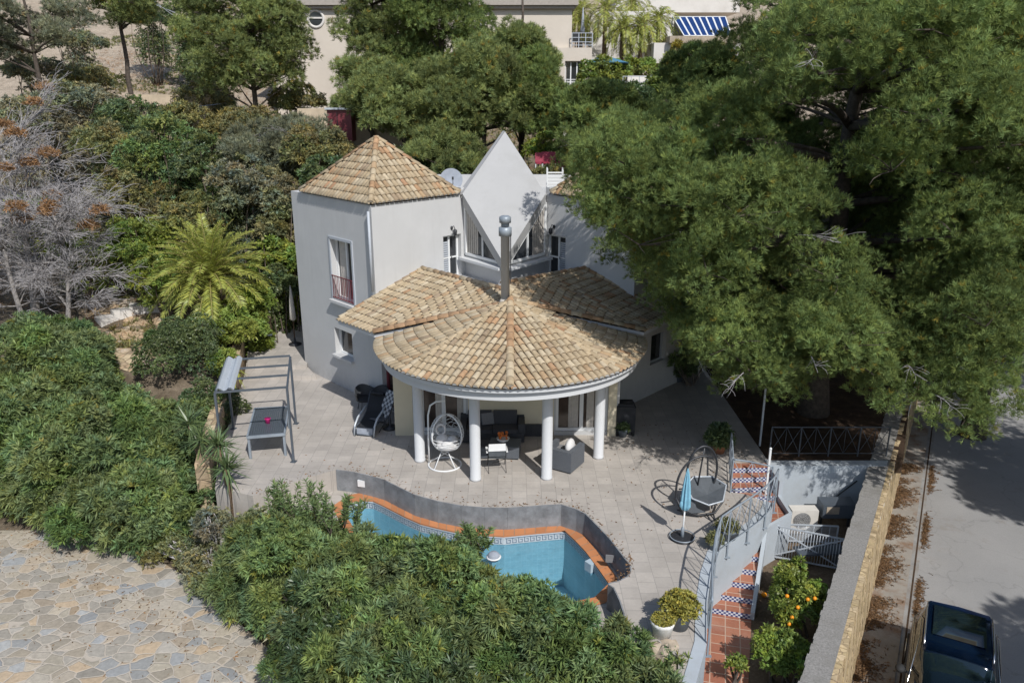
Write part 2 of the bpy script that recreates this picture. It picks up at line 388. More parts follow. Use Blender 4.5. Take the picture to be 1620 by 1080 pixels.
m = MATS["pool_tile"].copy(); m.name = "pool_wall_tile"; MATS["pool_wall_tile"] = m; nt = m.node_tree
br = [n for n in nt.nodes if n.type == 'TEX_BRICK'][0]; sx = nt.nodes.new("ShaderNodeSeparateXYZ"); L(nt, objco(nt), sx.inputs[0])
ad = nt.nodes.new("ShaderNodeMath"); ad.operation = 'MULTIPLY_ADD'; L(nt, sx.outputs["Y"], ad.inputs[0]); ad.inputs[1].default_value = .6; L(nt, sx.outputs["X"], ad.inputs[2])
cx_ = nt.nodes.new("ShaderNodeCombineXYZ"); L(nt, ad.outputs[0], cx_.inputs[0]); L(nt, sx.outputs["Z"], cx_.inputs[1]); L(nt, cx_.outputs[0], br.inputs["Vector"])
def flagmat(name, scale, cols, joint, width, rough=0.85, warp=0.25):
    m, nt, b = nodes(name)
    nz = N(nt, "ShaderNodeTexNoise", Scale=1.7, Detail=2.0); L(nt, objco(nt), nz.inputs["Vector"])
    ad = nt.nodes.new("ShaderNodeVectorMath"); ad.operation = 'MULTIPLY_ADD'; L(nt, nz.outputs["Color"], ad.inputs[0])
    ad.inputs[1].default_value = (warp, warp, warp); L(nt, objco(nt), ad.inputs[2])
    mp = nt.nodes.new("ShaderNodeMapping"); mp.inputs["Scale"].default_value = (1, 1.25, 1.0); L(nt, ad.outputs[0], mp.inputs[0])
    v = nt.nodes.new("ShaderNodeTexVoronoi"); v.feature = 'F1'; v.inputs["Scale"].default_value = scale; L(nt, mp.outputs[0], v.inputs["Vector"])
    e = nt.nodes.new("ShaderNodeTexVoronoi"); e.feature = 'DISTANCE_TO_EDGE'; e.inputs["Scale"].default_value = scale; L(nt, mp.outputs[0], e.inputs["Vector"])
    sp = nt.nodes.new("ShaderNodeSeparateColor"); L(nt, v.outputs["Color"], sp.inputs[0])
    n = len(cols); c = ramp(nt, sp.outputs[0], [(i/n, cols[i]) for i in range(n)], 'CONSTANT')
    f = ramp(nt, noise(nt, 9, 6, 0.7), [(0.25, (0.72, 0.72, 0.72)), (0.75, (1.18, 1.18, 1.18))]); c = mixc(nt, 1.0, c, f, 'MULTIPLY')
    br = ramp(nt, sp.outputs[1], [(0.0, (0.78, 0.78, 0.78)), (1.0, (1.18, 1.18, 1.18))]); c = mixc(nt, 1.0, c, br, 'MULTIPLY')
    j = ramp(nt, e.outputs["Distance"], [(width, (1, 1, 1)), (width*1.5, (0, 0, 0))]); c = mixc(nt, j, c, joint)
    L(nt, c, b.inputs["Base Color"]); b.inputs["Roughness"].default_value = rough
    h = ramp(nt, e.outputs["Distance"], [(width*0.7, (0, 0, 0)), (width*2.2, (1, 1, 1))]); bump(nt, b, h, 0.5, 0.02)
    return m
flagmat("flagstone", 2.45, [(0.37, 0.325, 0.255), (0.345, 0.315, 0.265), (0.40, 0.345, 0.265), (0.33, 0.30, 0.25), (0.42, 0.325, 0.22), (0.37, 0.33, 0.27),
                          (0.315, 0.32, 0.315), (0.385, 0.345, 0.28), (0.36, 0.32, 0.25), (0.375, 0.345, 0.295), (0.35, 0.35, 0.335), (0.38, 0.33, 0.26), (0.405, 0.335, 0.25)], (0.45, 0.395, 0.325), 0.028)
flagmat("stone_wall", 2.6, [(0.46, 0.36, 0.22), (0.42, 0.31, 0.19), (0.50, 0.40, 0.26), (0.38, 0.29, 0.19), (0.45, 0.33, 0.21)], (0.23, 0.17, 0.11), 0.035, warp=0.15)
flagmat("street_stone", 5.5, [(0.50, 0.385, 0.225), (0.47, 0.36, 0.20), (0.54, 0.42, 0.26), (0.44, 0.33, 0.19)], (0.33, 0.24, 0.14), 0.03, warp=0.1)

def groundmat(name, stops, scale=0.8, fine=9.0, bmp=0.6):
    m, nt, b = nodes(name)
    c = ramp(nt, noise(nt, scale, 9, 0.72), stops)
    f = ramp(nt, noise(nt, fine, 6, 0.75), [(0.25, (0.6, 0.6, 0.6)), (0.75, (1.3, 1.3, 1.3))]); c = mixc(nt, 1.0, c, f, 'MULTIPLY')
    L(nt, c, b.inputs["Base Color"]); b.inputs["Roughness"].default_value = 1.0; b.inputs["Specular IOR Level"].default_value = 0.1
    bump(nt, b, noise(nt, fine, 6, 0.8), bmp, 0.12)
    return m
# hillside: soil, litter and, up the hill, bleached sand
m, nt, b = nodes("hill_soil")
c = ramp(nt, noise(nt, 0.5, 9, 0.72), [(0.32, (0.055, 0.045, 0.028)), (0.46, (0.13, 0.10, 0.065)), (0.6, (0.24, 0.19, 0.135)), (0.75, (0.33, 0.27, 0.20))])
sand = ramp(nt, noise(nt, 1.5, 7, 0.7), [(0.3, (0.30, 0.24, 0.175)), (0.7, (0.52, 0.43, 0.33))])
sx = nt.nodes.new("ShaderNodeSeparateXYZ"); L(nt, objco(nt), sx.inputs[0])
mr = nt.nodes.new("ShaderNodeMapRange"); mr.inputs[1].default_value = 6.5; mr.inputs[2].default_value = 9.5; L(nt, sx.outputs["Z"], mr.inputs[0])
c = mixc(nt, mr.outputs[0], c, sand)
f = ramp(nt, noise(nt, 12, 6, 0.75), [(0.25, (0.6, 0.6, 0.6)), (0.75, (1.25, 1.25, 1.25))]); c = mixc(nt, 1.0, c, f, 'MULTIPLY')
L(nt, c, b.inputs["Base Color"]); b.inputs["Roughness"].default_value = 1.0; bump(nt, b, noise(nt, 7, 6, 0.8), 0.7, 0.15)
groundmat("garden_dirt", [(0.3, (0.10, 0.075, 0.05)), (0.5, (0.17, 0.125, 0.085)), (0.7, (0.24, 0.185, 0.13))], 1.5, 14)
groundmat("needle_litter", [(0.3, (0.11, 0.055, 0.03)), (0.6, (0.20, 0.11, 0.06)), (0.8, (0.26, 0.16, 0.09))], 3.0, 25)
groundmat("dark_litter", [(0.3, (0.045, 0.03, 0.022)), (0.6, (0.09, 0.06, 0.04)), (0.8, (0.15, 0.10, 0.07))], 2.0, 18)
# asphalt with wear, and a pavement stained with pine needles
m, nt, b = nodes("asphalt")
c = ramp(nt, noise(nt, 0.45, 8, 0.62), [(0.3, (0.26, 0.257, 0.252)), (0.7, (0.315, 0.308, 0.30))])
f = ramp(nt, noise(nt, 55, 3, 0.8), [(0.3, (0.82, 0.82, 0.82)), (0.7, (1.12, 1.12, 1.12))]); c = mixc(nt, 1.0, c, f, 'MULTIPLY')
ck = nt.nodes.new("ShaderNodeTexVoronoi"); ck.feature = 'DISTANCE_TO_EDGE'; ck.inputs["Scale"].default_value = .42
nz = N(nt, "ShaderNodeTexNoise", Scale=1.3, Detail=5.0); L(nt, objco(nt), nz.inputs["Vector"]); ad = nt.nodes.new("ShaderNodeVectorMath"); ad.operation = 'MULTIPLY_ADD'
L(nt, nz.outputs["Color"], ad.inputs[0]); ad.inputs[1].default_value = (1.2, 1.2, 1.2); L(nt, objco(nt), ad.inputs[2]); L(nt, ad.outputs[0], ck.inputs["Vector"])
f = ramp(nt, ck.outputs["Distance"], [(0.0, (0.82, 0.82, 0.82)), (0.010, (1, 1, 1))]); c = mixc(nt, 1.0, c, f, 'MULTIPLY')
f = ramp(nt, noise(nt, 1.1, 6, .7), [(0.58, (0, 0, 0)), (0.72, (0.55, 0.55, 0.55))]); c = mixc(nt, f, c, (0.215, 0.19, 0.165))
L(nt, c, b.inputs["Base Color"]); b.inputs["Roughness"].default_value = 0.9; bump(nt, b, noise(nt, 70, 3), 0.3, 0.01)
m, nt, b = nodes("pavement_concrete")
c = ramp(nt, noise(nt, 2.2, 8, 0.7), [(0.3, (0.235, 0.215, 0.19)), (0.7, (0.31, 0.285, 0.25))])
litter = ramp(nt, noise(nt, 9, 6, 0.7), [(0.3, (0.12, 0.062, 0.03)), (0.7, (0.24, 0.135, 0.07))])
fm = ramp(nt, noise(nt, 1.35, 5, 0.62), [(0.50, (0, 0, 0)), (0.66, (0.8, 0.8, 0.8))])
c = mixc(nt, fm, c, litter)
L(nt, c, b.inputs["Base Color"]); b.inputs["Roughness"].default_value = 0.95; bump(nt, b, noise(nt, 20, 6, 0.7), 0.6, 0.03)
mat("pool_wall_grey", (0.215, 0.225, 0.235), 0.85, var=0.22, nscale=3.5, bmp=0.4, bscale=20, dirt=(0.13, 0.135, 0.14), dscale=2.6)
mat("coping", (1, 1, 1), 0.7, var=0.06, nscale=6, tint=True)
mat("wall_cap_rough", (0.245, 0.235, 0.22), 0.98, var=0.30, nscale=26, bmp=1.0, bscale=40, dirt=(0.19, 0.18, 0.16), dscale=1.0)
# pool water
m, nt, b = nodes("pool_water")
tp = nt.nodes.new("ShaderNodeBsdfTransparent"); tp.inputs[0].default_value = (0.60, 0.82, 0.91, 1)
gl = nt.nodes.new("ShaderNodeBsdfGlossy"); gl.inputs["Roughness"].default_value = 0.03
fr = nt.nodes.new("ShaderNodeFresnel"); fr.inputs["IOR"].default_value = 1.33
bp = nt.nodes.new("ShaderNodeBump"); bp.inputs["Strength"].default_value = 0.45; bp.inputs["Distance"].default_value = 0.03
L(nt, noise(nt, 5, 3, 0.5), bp.inputs["Height"]); L(nt, bp.outputs[0], gl.inputs["Normal"]); L(nt, bp.outputs[0], fr.inputs["Normal"])
mx = nt.nodes.new("ShaderNodeMixShader"); L(nt, fr.outputs[0], mx.inputs[0]); L(nt, tp.outputs[0], mx.inputs[1]); L(nt, gl.outputs[0], mx.inputs[2])
L(nt, mx.outputs[0], nt.nodes["Material Output"].inputs[0])

# ------------------------------------------------------------------ terrain
def smooth(a, b_, t):
    t = max(0.0, min(1.0, (t-a)/(b_-a))); return t*t*(3-2*t)
def wall_x(y): return 8.15+0.581*(y-15.7)
def kerb_x(y): return 9.99+0.558*(y-17.1)
PATIO_IN = [tuple(G(u, v).xy) for u, v in ((340, 770), (352, 700), (372, 640), (385, 600), (392, 565), (430, 540), (437, 520))]+[(-12.5, 32.5), (-13, 37), (-6.5, 36), (0, 33), (0, 18)]
def inpoly(u, v, poly):
    c = False; j = len(poly)-1
    for i in range(len(poly)):
        a, b_ = poly[i], poly[j]
        if (a[1] > v) != (b_[1] > v) and u < (b_[0]-a[0])*(v-a[1])/(b_[1]-a[1])+a[0]: c = not c
        j = i
    return c
def hgt(x, y):
    if -14 < x < 0 and 18 < y < 37 and (inpoly(x, y, PATIO_IN) or inpoly(x+.35, y, PATIO_IN)): return -3.2
    wob = 0.35*math.sin(x*0.31+1.3)*math.sin(y*0.27)+0.18*math.sin(x*0.83+y*0.41)
    hill = 0.5+0.35*(y-33)+wob*smooth(33, 40, y)
    xr = wall_x(y)-0.35
    if x > xr:
        return -2.06+max(0, 0.38*(y-44))+0.25*max(0, x-kerb_x(y)-9) if y > 30 else -2.06+0.25*max(0, x-kerb_x(y)-9)
    if y >= 33: h = hill
    else: h = None
    if h is None:
        if x > 7.5: h = -0.06 if y > 21.3 else -2.1
        elif x > -9.6: h = -3.2 if y > np.interp(x, [-9.6, -7.6, -6.0, -4.0, -1.0, 1.5, 3.2], [19.6, 18.6, 16.9, 15.0, 14.3, 14.3, 13.6]) else -2.1
        else:
            h = -2.05+smooth(20.0, 28.5, y)*3.0+wob*0.5*smooth(20, 26, y)
            h = h*(1-smooth(29, 33, y))+hill*smooth(29, 33, y)
    if y < 21.3 and x > 3.2 and h < -3: h = -2.1
    return h
def TR(u, v, y0=12):
    """where the sight line through (u, v) meets the terrain"""
    d = ray(u, v); y = y0
    while y < 140:
        p = CAM+d*(y/d.y)
        if p.z <= hgt(p.x, p.y): return p
        y += 0.1
    return p
xs = [*np.arange(-90, -20, 2.0), *np.arange(-20, 20, 0.4), *np.arange(20, 90.1, 2.0)]
ys = [*np.arange(-8, 12, 1.0), *np.arange(12, 36, 0.4), *np.arange(36, 150.1, 1.5)]
me = bpy.data.meshes.new("ground")
vv = [(x, y, hgt(x, y)) for y in ys for x in xs]; nx = len(xs)
ff = [(j*nx+i, j*nx+i+1, (j+1)*nx+i+1, (j+1)*nx+i) for j in range(len(ys)-1) for i in range(nx-1)]
me.from_pydata(vv, [], ff); me.polygons.foreach_set("use_smooth", [True]*len(ff))
ground = link_mesh("ground", me, "hill_soil"); tag(ground, "dry hillside of soil, litter and bleached sand rising behind the house", "ground", kind="structure")

def sheet(name, pts, z, material, label, cat, thick=None, kind="structure"):
    mb = MB(); p = [(q[0], q[1]) for q in pts]
    if thick: mb.prism(p, z-thick, z)
    else:
        area = sum(p[i][0]*p[(i+1) % len(p)][1]-p[(i+1) % len(p)][0]*p[i][1] for i in range(len(p)))
        if area < 0: p = p[::-1]
        mb.poly([(x, y, z) for x, y in p])
    return mb.build(name, material, label=label, cat=cat, kind=kind)
def ring(outer, hole, z):
    """flat face set with one hole"""
    o = [Vector((p[0], p[1], 0)) for p in outer]; h = [Vector((p[0], p[1], 0)) for p in hole]
    tri = tessellate_polygon([o, h]); al = o+h; mb = MB()
    for t in tri:
        a, b_, c = (al[i] for i in t)
        if (b_-a).cross(c-a).z < 0: a, c = c, a
        mb.poly([(q.x, q.y, z) for q in (a, b_, c)])
    return mb
def g2(u, v, z=0.0): p = G(u, v, z); return (p.x, p.y)

# paved forecourt in the lower left corner
sheet("flagstone_paving", [(-34, 4), (-2.0, 4), (-2.6, 12.5), g2(470, 1070, -2), g2(440, 1040, -2), g2(300, 915, -2), g2(130, 815, -2), g2(-40, 790, -2), (-34, 21)], -1.99,
      "flagstone", "crazy paving of tan, ochre and slate flagstones in the lower left corner", "paving")
# patio slab
edge = [(400, 784), (440, 770), (480, 757), (532, 742.3), (560, 746), (590, 753), (608, 758), (632, 770), (657, 782), (693, 792), (730, 799), (767, 802), (803, 802.5), (840, 800), (865, 798),
        (888, 797), (913, 805), (927, 812), (947, 832), (967, 853), (982, 873), (993, 887), (998, 893), (999, 900), (997.5, 907), (993, 912), (980, 919), (963, 923)]
edge_w = [g2(*p) for p in edge]
edge2 = [g2(*p) for p in [(972, 929), (982, 950), (988.5, 970), (990.6, 990), (990, 1012)]]
rim = [g2(1073, 1100), g2(1098.6, 1015), g2(1100.6, 952), g2(1108, 905), g2(1119, 872), g2(1140, 856), g2(1165, 839), g2(1189, 821), g2(1203, 806), g2(1209, 793)]
patio_poly = edge_w+edge2+[g2(1040, 1012), g2(1073, 1040)]+rim+[(6.35, 19.25), (5.98, 19.35), (6.4, 21.15), (7.6, 21.15), (7.6, 33.5), (-6.5, 36), (-13, 37), (-12.5, 32.5), g2(437, 520), g2(430, 540), g2(392, 565), g2(385, 600), g2(372, 640), g2(352, 700), g2(340, 770)]
sheet("patio", patio_poly, 0.0, "patio_tile", "pale grey-beige square tiled terrace around the villa", "patio", thick=3.0)
sheet("patio_step", [g2(388, 600), g2(500, 600), (-7.9, 29.0), (-8.15, 29.4), (-8.2, 36), (-13, 37), (-12.5, 32.5), g2(437, 520), g2(430, 540), g2(392, 565)], 0.15, "patio_tile", "shallow lower step up to the alley beside the tower", "step", thick=0.16)
sheet("patio_step", [g2(392, 583, .15), g2(486, 583, .15), (-8.2, 30.2), (-8.2, 36), (-13, 37), (-12.5, 32.5), g2(437, 520), g2(430, 540), g2(393, 562)], 0.30, "patio_tile", "shallow upper step up to the alley beside the tower", "step", thick=0.16)

# grey wall dropping from the patio to the pool deck
DECK = -0.65
def strip(mb, pts, z0, z1, off=0.004, flip=False):
    for i in range(len(pts)-1):
        a, b_ = V(pts[i]), V(pts[i+1]); d = (b_-a).normalized(); n = V((d.y, -d.x))*off*(-1 if flip else 1)
        q = [(a.x+n.x, a.y+n.y, z0), (b_.x+n.x, b_.y+n.y, z0), (b_.x+n.x, b_.y+n.y, z1), (a.x+n.x, a.y+n.y, z1)]
        mb.poly(q if not flip else q[::-1])
pw = MB(); al = edge_w[3:]+edge2
for i in range(len(al)-1):
    a, b_ = V(al[i]), V(al[i+1]); d = (b_-a).normalized(); n = V((d.y, -d.x))*0.03
    pw.prism([tuple(a), tuple(b_), tuple(b_+n), tuple(a+n)], DECK-0.3, 0.003)
retw = pw.build("retaining_wall", "pool_wall_grey", label="weathered grey curved wall dropping from the patio to the pool deck", cat="wall")

# pool basin, coping, water
cin = [(557, 793), (575, 791), (590, 792), (607, 800), (640, 817), (665, 828), (693, 835), (720, 841), (747, 845), (797, 848), (847, 843), (893, 839), (910, 855), (927, 873), (947, 900), (963, 923)]
cout = [(552, 783), (575, 779), (592, 779.5), (610, 784), (641, 801), (666, 813), (694, 822), (720, 827), (747, 830.5), (797, 832.5), (847, 830), (905, 826), (925, 848), (942, 868), (962, 894), (977, 915)]
cin_w = [g2(u, v, DECK) for u, v in cin]; cout_w = [g2(u, v, DECK) for u, v in cout]
front = [g2(940, 945, DECK), g2(890, 955, DECK), g2(800, 962, DECK), g2(700, 930, DECK), g2(620, 880, DECK), g2(560, 835, DECK), g2(540, 805, DECK)]
pool_poly = cin_w+front
ctr = V((sum(p[0] for p in pool_poly)/len(pool_poly), sum(p[1] for p in pool_poly)/len(pool_poly)))
front_out = [tuple(V(p)+(V(p)-ctr).normalized()*0.32) for p in front]
deck_outer = [edge2[-1], (1.9, 13.9), (-1, 13.9), (-4, 14.5), (-6.0, 16.4), (-7.6, 18.0), g2(400, 784), g2(480, 757), g2(532, 742)]+[tuple(V(p)+V((0, 0.2))) for p in edge_w[4:19]]+[tuple(V(p)+V((0.15, 0.0))) for p in edge_w[19:]]+edge2[:-1]
dk = ring(deck_outer, cout_w+front_out, DECK-0.004)
for a, b_ in zip(deck_outer, deck_outer[1:]+deck_outer[:1]):
    dk.poly([(*a, DECK-0.004), (*b_, DECK-0.004), (*b_, -3), (*a, -3)])
dk.build("pool_deck", "deck_tile", label="lower pale tiled deck around the swimming pool", cat="deck", kind="structure")
pool = thing("swimming_pool", "curved blue swimming pool with terracotta edge and dark shaded deep corner", "pool", (ctr.x, ctr.y, DECK))
def resample(pts, step):
    P = [V((p[0], p[1], 0)) for p in pts]; out = [P[0]]; acc = 0.0
    for a, b_ in zip(P, P[1:]):
        Ls = (b_-a).length; t = step-acc
        while t <= Ls: out.append(a+(b_-a)*(t/Ls)); t += step
        acc = Ls-(t-step)
    out.append(P[-1]); return out
rng = random.Random(3)
cp = MB()
cp.tint = (0.34, 0.27, 0.2)
R_in = cin_w+front+[cin_w[0]]; R_out = cout_w+front_out+[cout_w[0]]
for i in range(len(R_in)-1):
    a, b_, c, d = R_in[i], R_in[i+1], R_out[i+1], R_out[i]
    cp.poly([(*a, DECK), (*b_, DECK), (*c, DECK), (*d, DECK)][::-1])
for i in range(len(R_in)-1):
    a, b_, c, d = V(R_in[i]), V(R_in[i+1]), V(R_out[i+1]), V(R_out[i])
    n = max(1, round(((a+d)/2-(b_+c)/2).length/0.27))
    for k in range(n):
        t0, t1 = (k+0.03)/n, (k+0.97)/n
        base = (0.50, 0.205, 0.085); q = rng.uniform(0.86, 1.12); cp.tint = (base[0]*q, base[1]*q, base[2]*q)
        A = a.lerp(b_, t0); B = a.lerp(b_, t1); C_ = d.lerp(c, t1); E_ = d.lerp(c, t0)
        cp.poly([(A.x, A.y, DECK+.012), (B.x, B.y, DECK+.012), (C_.x, C_.y, DECK+.012), (E_.x, E_.y, DECK+.012)][::-1])
cp.tint = (0.45, 0.19, 0.085)
for a, b_ in zip(R_in, R_in[1:]): cp.poly([(*a, DECK+.012), (*b_, DECK+.012), (*b_, DECK-.03), (*a, DECK-.03)])
cp.build("coping", "coping", pool)
WZ = -0.90; bs = MB()
for a, b_ in zip(R_in, R_in[1:]): bs.poly([(*a, -2.35), (*b_, -2.35), (*b_, DECK-.25), (*a, DECK-.25)][::-1])
bs.build("basin_wall", "pool_wall_tile", pool)
MB().poly([(*p, -2.35) for p in pool_poly][::-1]).build("basin_floor", "pool_tile", pool)
bd = MB(); bd.tint = (.52, .58, .62)
for a, b_ in zip(R_in, R_in[1:]): bd.poly([(*a, DECK-.26), (*b_, DECK-.26), (*b_, DECK-.03), (*a, DECK-.03)][::-1])
bd.tint = (0.16, 0.22, 0.30)
rs = resample(R_in[:16], 0.16); zt, zb = DECK-.06, DECK-.22; w_ = 0.022
for a, b_ in zip(rs, rs[1:]):
    d = (b_-a); n = V((-d.y, d.x, 0)).normalized()*-0.006
    def kq(s0, s1, z0, z1):
        A = a+d*s0+n; B = a+d*s1+n; bd.poly([(A.x, A.y, z0), (B.x, B.y, z0), (B.x, B.y, z1), (A.x, A.y, z1)][::-1])
    kq(0, 1, zt-w_, zt); kq(0, .14, zb, zt); kq(0, .7, zb, zb+w_); kq(.6, .74, zb, zt-.055); kq(.3, .74, zt-.055-w_, zt-.055)
bd.build("waterline_band", "painted_tile", pool)
MB().poly([(*p, WZ) for p in pool_poly][::-1]).build("water_surface", "pool_water", pool)
# make sure the water faces up
me = bpy.data.objects["water_surface"].data
if me.polygons[0].normal.z < 0: me.flip_normals()
# skimmer notch and little things of the pool
p = G(938, 886, DECK); sk_ = MB(); sk_.tint = (.45, .55, .62); sk_.box((p.x-.05, p.y-.03, DECK-.16), (.22, .22, .30), -0.9).build("skimmer_box", "painted_tile", pool)
p = G(968, 883, -.32); MB().box((p.x+.0, p.y, -.33), (.03, .30, .20), -.86+math.pi/2+.7).build("wall_plate", "cushion_grey", label="grey rectangular plate on the shaded pool wall", cat="plate")
p = G(573, 763, -.3); MB().box((p.x, p.y-.05, -.3), (.24, .06, .20), -.2).build("wall_light", "paint_white", label="small white square light on the grey wall at the left end of the pool", cat="light")
pd = thing("chlorine_dispenser", "clear dome-shaped dispenser floating in the pool", "dispenser", tuple(G(781, 880, WZ)))
q = ORG[pd]; MB().lathe([(.02, -.1), (.14, -.08), (.16, 0), (.15, .07), (.10, .12), (0, .14)], q, 14).build("float_body", "grey_fabric", pd)
MB().lathe([(.165, -.015), (.2, 0), (.165, .015)], q, 14).build("collar", "paint_white", pd)

# painted curved wall under the patio rim, by the garden stairs
def offset(pts, d):
    out = []
    for i, p in enumerate(pts):
        a = V(pts[max(i-1, 0)]); b_ = V(pts[min(i+1, len(pts)-1)]); t = (b_-a).normalized(); out.append((p[0]+t.y*d, p[1]-t.x*d))
    return out
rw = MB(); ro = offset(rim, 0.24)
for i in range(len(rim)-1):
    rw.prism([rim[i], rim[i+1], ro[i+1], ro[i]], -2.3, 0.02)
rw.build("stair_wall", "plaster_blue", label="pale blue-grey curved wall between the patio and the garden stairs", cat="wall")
# garden stairs
GZ = -1.6
st = thing("garden_stairs", "curved terracotta steps with blue and white checked risers down to the garden", "stairs", (5.5, 16.3, GZ))
tr = MB(); rs_ = MB()
flight = []
for k in range(7):      # lower flight
    t = k/6; flight.append((V((4.62, 16.32)).lerp(V((5.7, 18.5)), t), V((5.70, 16.02)).lerp(V((6.62, 18.30)), t)))
upper = []
for k in range(5):      # upper flight
    t = k/4; upper.append((V((6.06, 19.75)).lerp(V((6.42, 21.12)), t), V((7.48, 19.95)).lerp(V((7.5, 21.12)), t)))
RS = -GZ/11
def step(a, b_, c, d, z):
    so_ = MB().prism([tuple(a), tuple(b_), tuple(c), tuple(d)], -2.4, z-.001).build("step", "terracotta_floor", st); rs_ = MB()
    n = (b_-a).normalized(); o = V((n.y, -n.x))*0.006; nc = 20; zl = z-RS
    for i in range(nc):
        for j in range(3):
            p = a.lerp(b_, i/nc)+o; q = a.lerp(b_, (i+1)/nc)+o; z0 = zl+(z-zl)*j/3; z1 = zl+(z-zl)*(j+1)/3
            rs_.tint = (0.035, 0.06, 0.20) if (i+j) % 2 == 0 else (0.62, 0.66, 0.72)
            rs_.poly([(p.x, p.y, z0), (q.x, q.y, z0), (q.x, q.y, z1), (p.x, p.y, z1)])
    rs_.build("riser_tiles", "painted_tile", so_)
for k in range(6): step(flight[k][0], flight[k][1], flight[k+1][1], flight[k+1][0], GZ+RS*(k+1))
step(flight[6][0], flight[6][1], V((7.48, 19.0)), V((6.0, 19.3)), GZ+RS*7)
tr.prism([(6.0, 19.3), (7.48, 19.0), tuple(upper[0][1]), tuple(upper[0][0])], -2.4, GZ+RS*7-.001)
for k in range(4): step(upper[k][0], upper[k][1], upper[k+1][1], upper[k+1][0], GZ+RS*(k+8))
tr.build("landing", "terracotta_floor", st)
cb = MB()
for i in range(3):
    a, b_ = flight[2*i][1], flight[2*i+2][1]; cb.prism([tuple(a), tuple(b_), (b_.x+.09, b_.y-.03), (a.x+.09, a.y-.03)], -2.4, [GZ+.2+i*.29, GZ+.49+i*.29, GZ+.49+i*.29, GZ+.2+i*.29])
for (a, b_), z in ((((6.62, 18.28), (7.5, 18.98)), -.42), (((7.5, 18.98), (7.5, 19.95)), -.42), (((7.5, 19.95), (7.52, 21.0)), .02)):
    a, b_ = V(a), V(b_); n = (b_-a).normalized(); o = V((n.y, -n.x))*.09; cb.prism([tuple(a+o*.02), tuple(b_+o*.02), tuple(b_+o), tuple(a+o)], -2.4, z)
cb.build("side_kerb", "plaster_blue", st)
sheet("garden_path", [g2(1125, 958, GZ), g2(1189, 974, GZ), g2(1183, 1100, GZ), g2(1085, 1100, GZ)], GZ+.008, "terracotta_floor", "weathered terracotta tile path at the foot of the stairs", "path")
sheet("garden_bed", [(3.2, 9.5), (4.5, 9.5), (wall_x(20.9)-.2, 20.9), (4.2, 20.9)], GZ, "garden_dirt", "brown bare soil of the sunken garden", "soil")
# wall behind the air conditioner and the planting above it
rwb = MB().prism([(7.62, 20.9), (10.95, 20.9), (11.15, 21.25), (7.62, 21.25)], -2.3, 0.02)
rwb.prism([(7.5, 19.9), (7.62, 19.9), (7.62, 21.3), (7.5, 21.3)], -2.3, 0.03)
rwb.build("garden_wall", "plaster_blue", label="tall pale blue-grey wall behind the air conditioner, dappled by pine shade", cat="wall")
sheet("planting_strip", [(7.62, 21.252), (11.6, 21.252), (14.6, 27), (18, 33.5), (7.62, 33.5)], 0.0, "dark_litter", "dark needle-covered soil under the big pine", "soil", thick=.4)
# street boundary wall: rough grey top, ochre stone face to the street
bw = thing("street_wall", "long boundary wall with rough grey top and ochre stone face beside the road", "wall", (8.15, 15.7, -2.1))
ya, yb = 8.5, 31.0; xa, xb = wall_x(ya), wall_x(yb)
ux, uy = 0.5, 0.866; nxn, nyn = -0.866, 0.5       # along, inward normal
W = 0.56
MB().prism([(xa, ya), (xb, yb), (xb+nxn*W, yb+nyn*W), (xa+nxn*W, ya+nyn*W)], -2.3, -0.05).build("core", "plaster_rough", bw)
cm = MB(); rng = random.Random(8); Lw = math.hypot(xb-xa, yb-ya); nseg = 150
for i in range(nseg):
    s0, s1 = Lw*i/nseg, Lw*(i+1)/nseg; o = .02+rng.uniform(0, .045); z = -.002+rng.uniform(0, .012)
    p = lambda s_, q: (xa+ux*s_+nxn*q, ya+uy*s_+nyn*q)
    cm.prism([p(s0, 0.10), p(s1, 0.10), p(s1, W+o), p(s0, W+o)], -.05, z)
cm.build("rough_cap", "wall_cap_rough", bw)
sm = MB(); rng = random.Random(18); nseg = 100
for i in range(nseg):
    s0, s1 = Lw*i/nseg, Lw*(i+1)/nseg-.02; o = rng.uniform(.0, .025)
    bt = .14
    a = p(s0, .1); b_ = p(s1, .1); c = p(s1, -.02-o); d = p(s0, -.02-o); e = p(s0, -bt-o); f = p(s1, -bt-o); z = rng.uniform(-.01, .015)
    b0 = len(sm.v)
    sm.v += [(*a, z), (*b_, z), (*c, z), (*d, z), (*e, -2.15), (*f, -2.15), (*a, -2.15), (*b_, -2.15)]
    for fc in ((0, 1, 2, 3)[::-1], (3, 2, 5, 4)[::-1], (0, 3, 4, 6)[::-1], (1, 2, 5, 7)): sm._f(tuple(b0+q for q in fc))
sm.build("stone_facing", "street_stone", bw)
# road, pavement, gutter, kerb
RZ = -2.0
def band(f0, f1, ya, yb, z): return [(f0(ya), ya), (f1(ya), ya), (f1(yb), yb), (f0(yb), yb)]
sheet("road", band(lambda y: kerb_x(y)+.2, lambda y: kerb_x(y)+11, 2, 46, 0), RZ-.004, "asphalt", "grey asphalt street along the right side", "road")
sheet("pavement", band(lambda y: wall_x(y)+.05, lambda y: kerb_x(y), 2, 46, 0), RZ+.03, "pavement_concrete", "narrow worn pavement strewn with brown pine needles", "pavement", thick=.1)
gt = MB().prism(band(lambda y: kerb_x(y)+.001, lambda y: kerb_x(y)+.24, 2, 46, 0), RZ-.1, RZ+.004)
gt.build("gutter", "gutter_grey", label="narrow concrete gutter between pavement and road", cat="gutter", kind="structure")
MB().prism(band(lambda y: kerb_x(y)+.10, lambda y: kerb_x(y)+.15, 2, 46, 0), RZ-.05, RZ+.007).build("gutter_channel", "dark_litter", label="dark slot of the gutter along the kerb", cat="gutter", kind="structure")
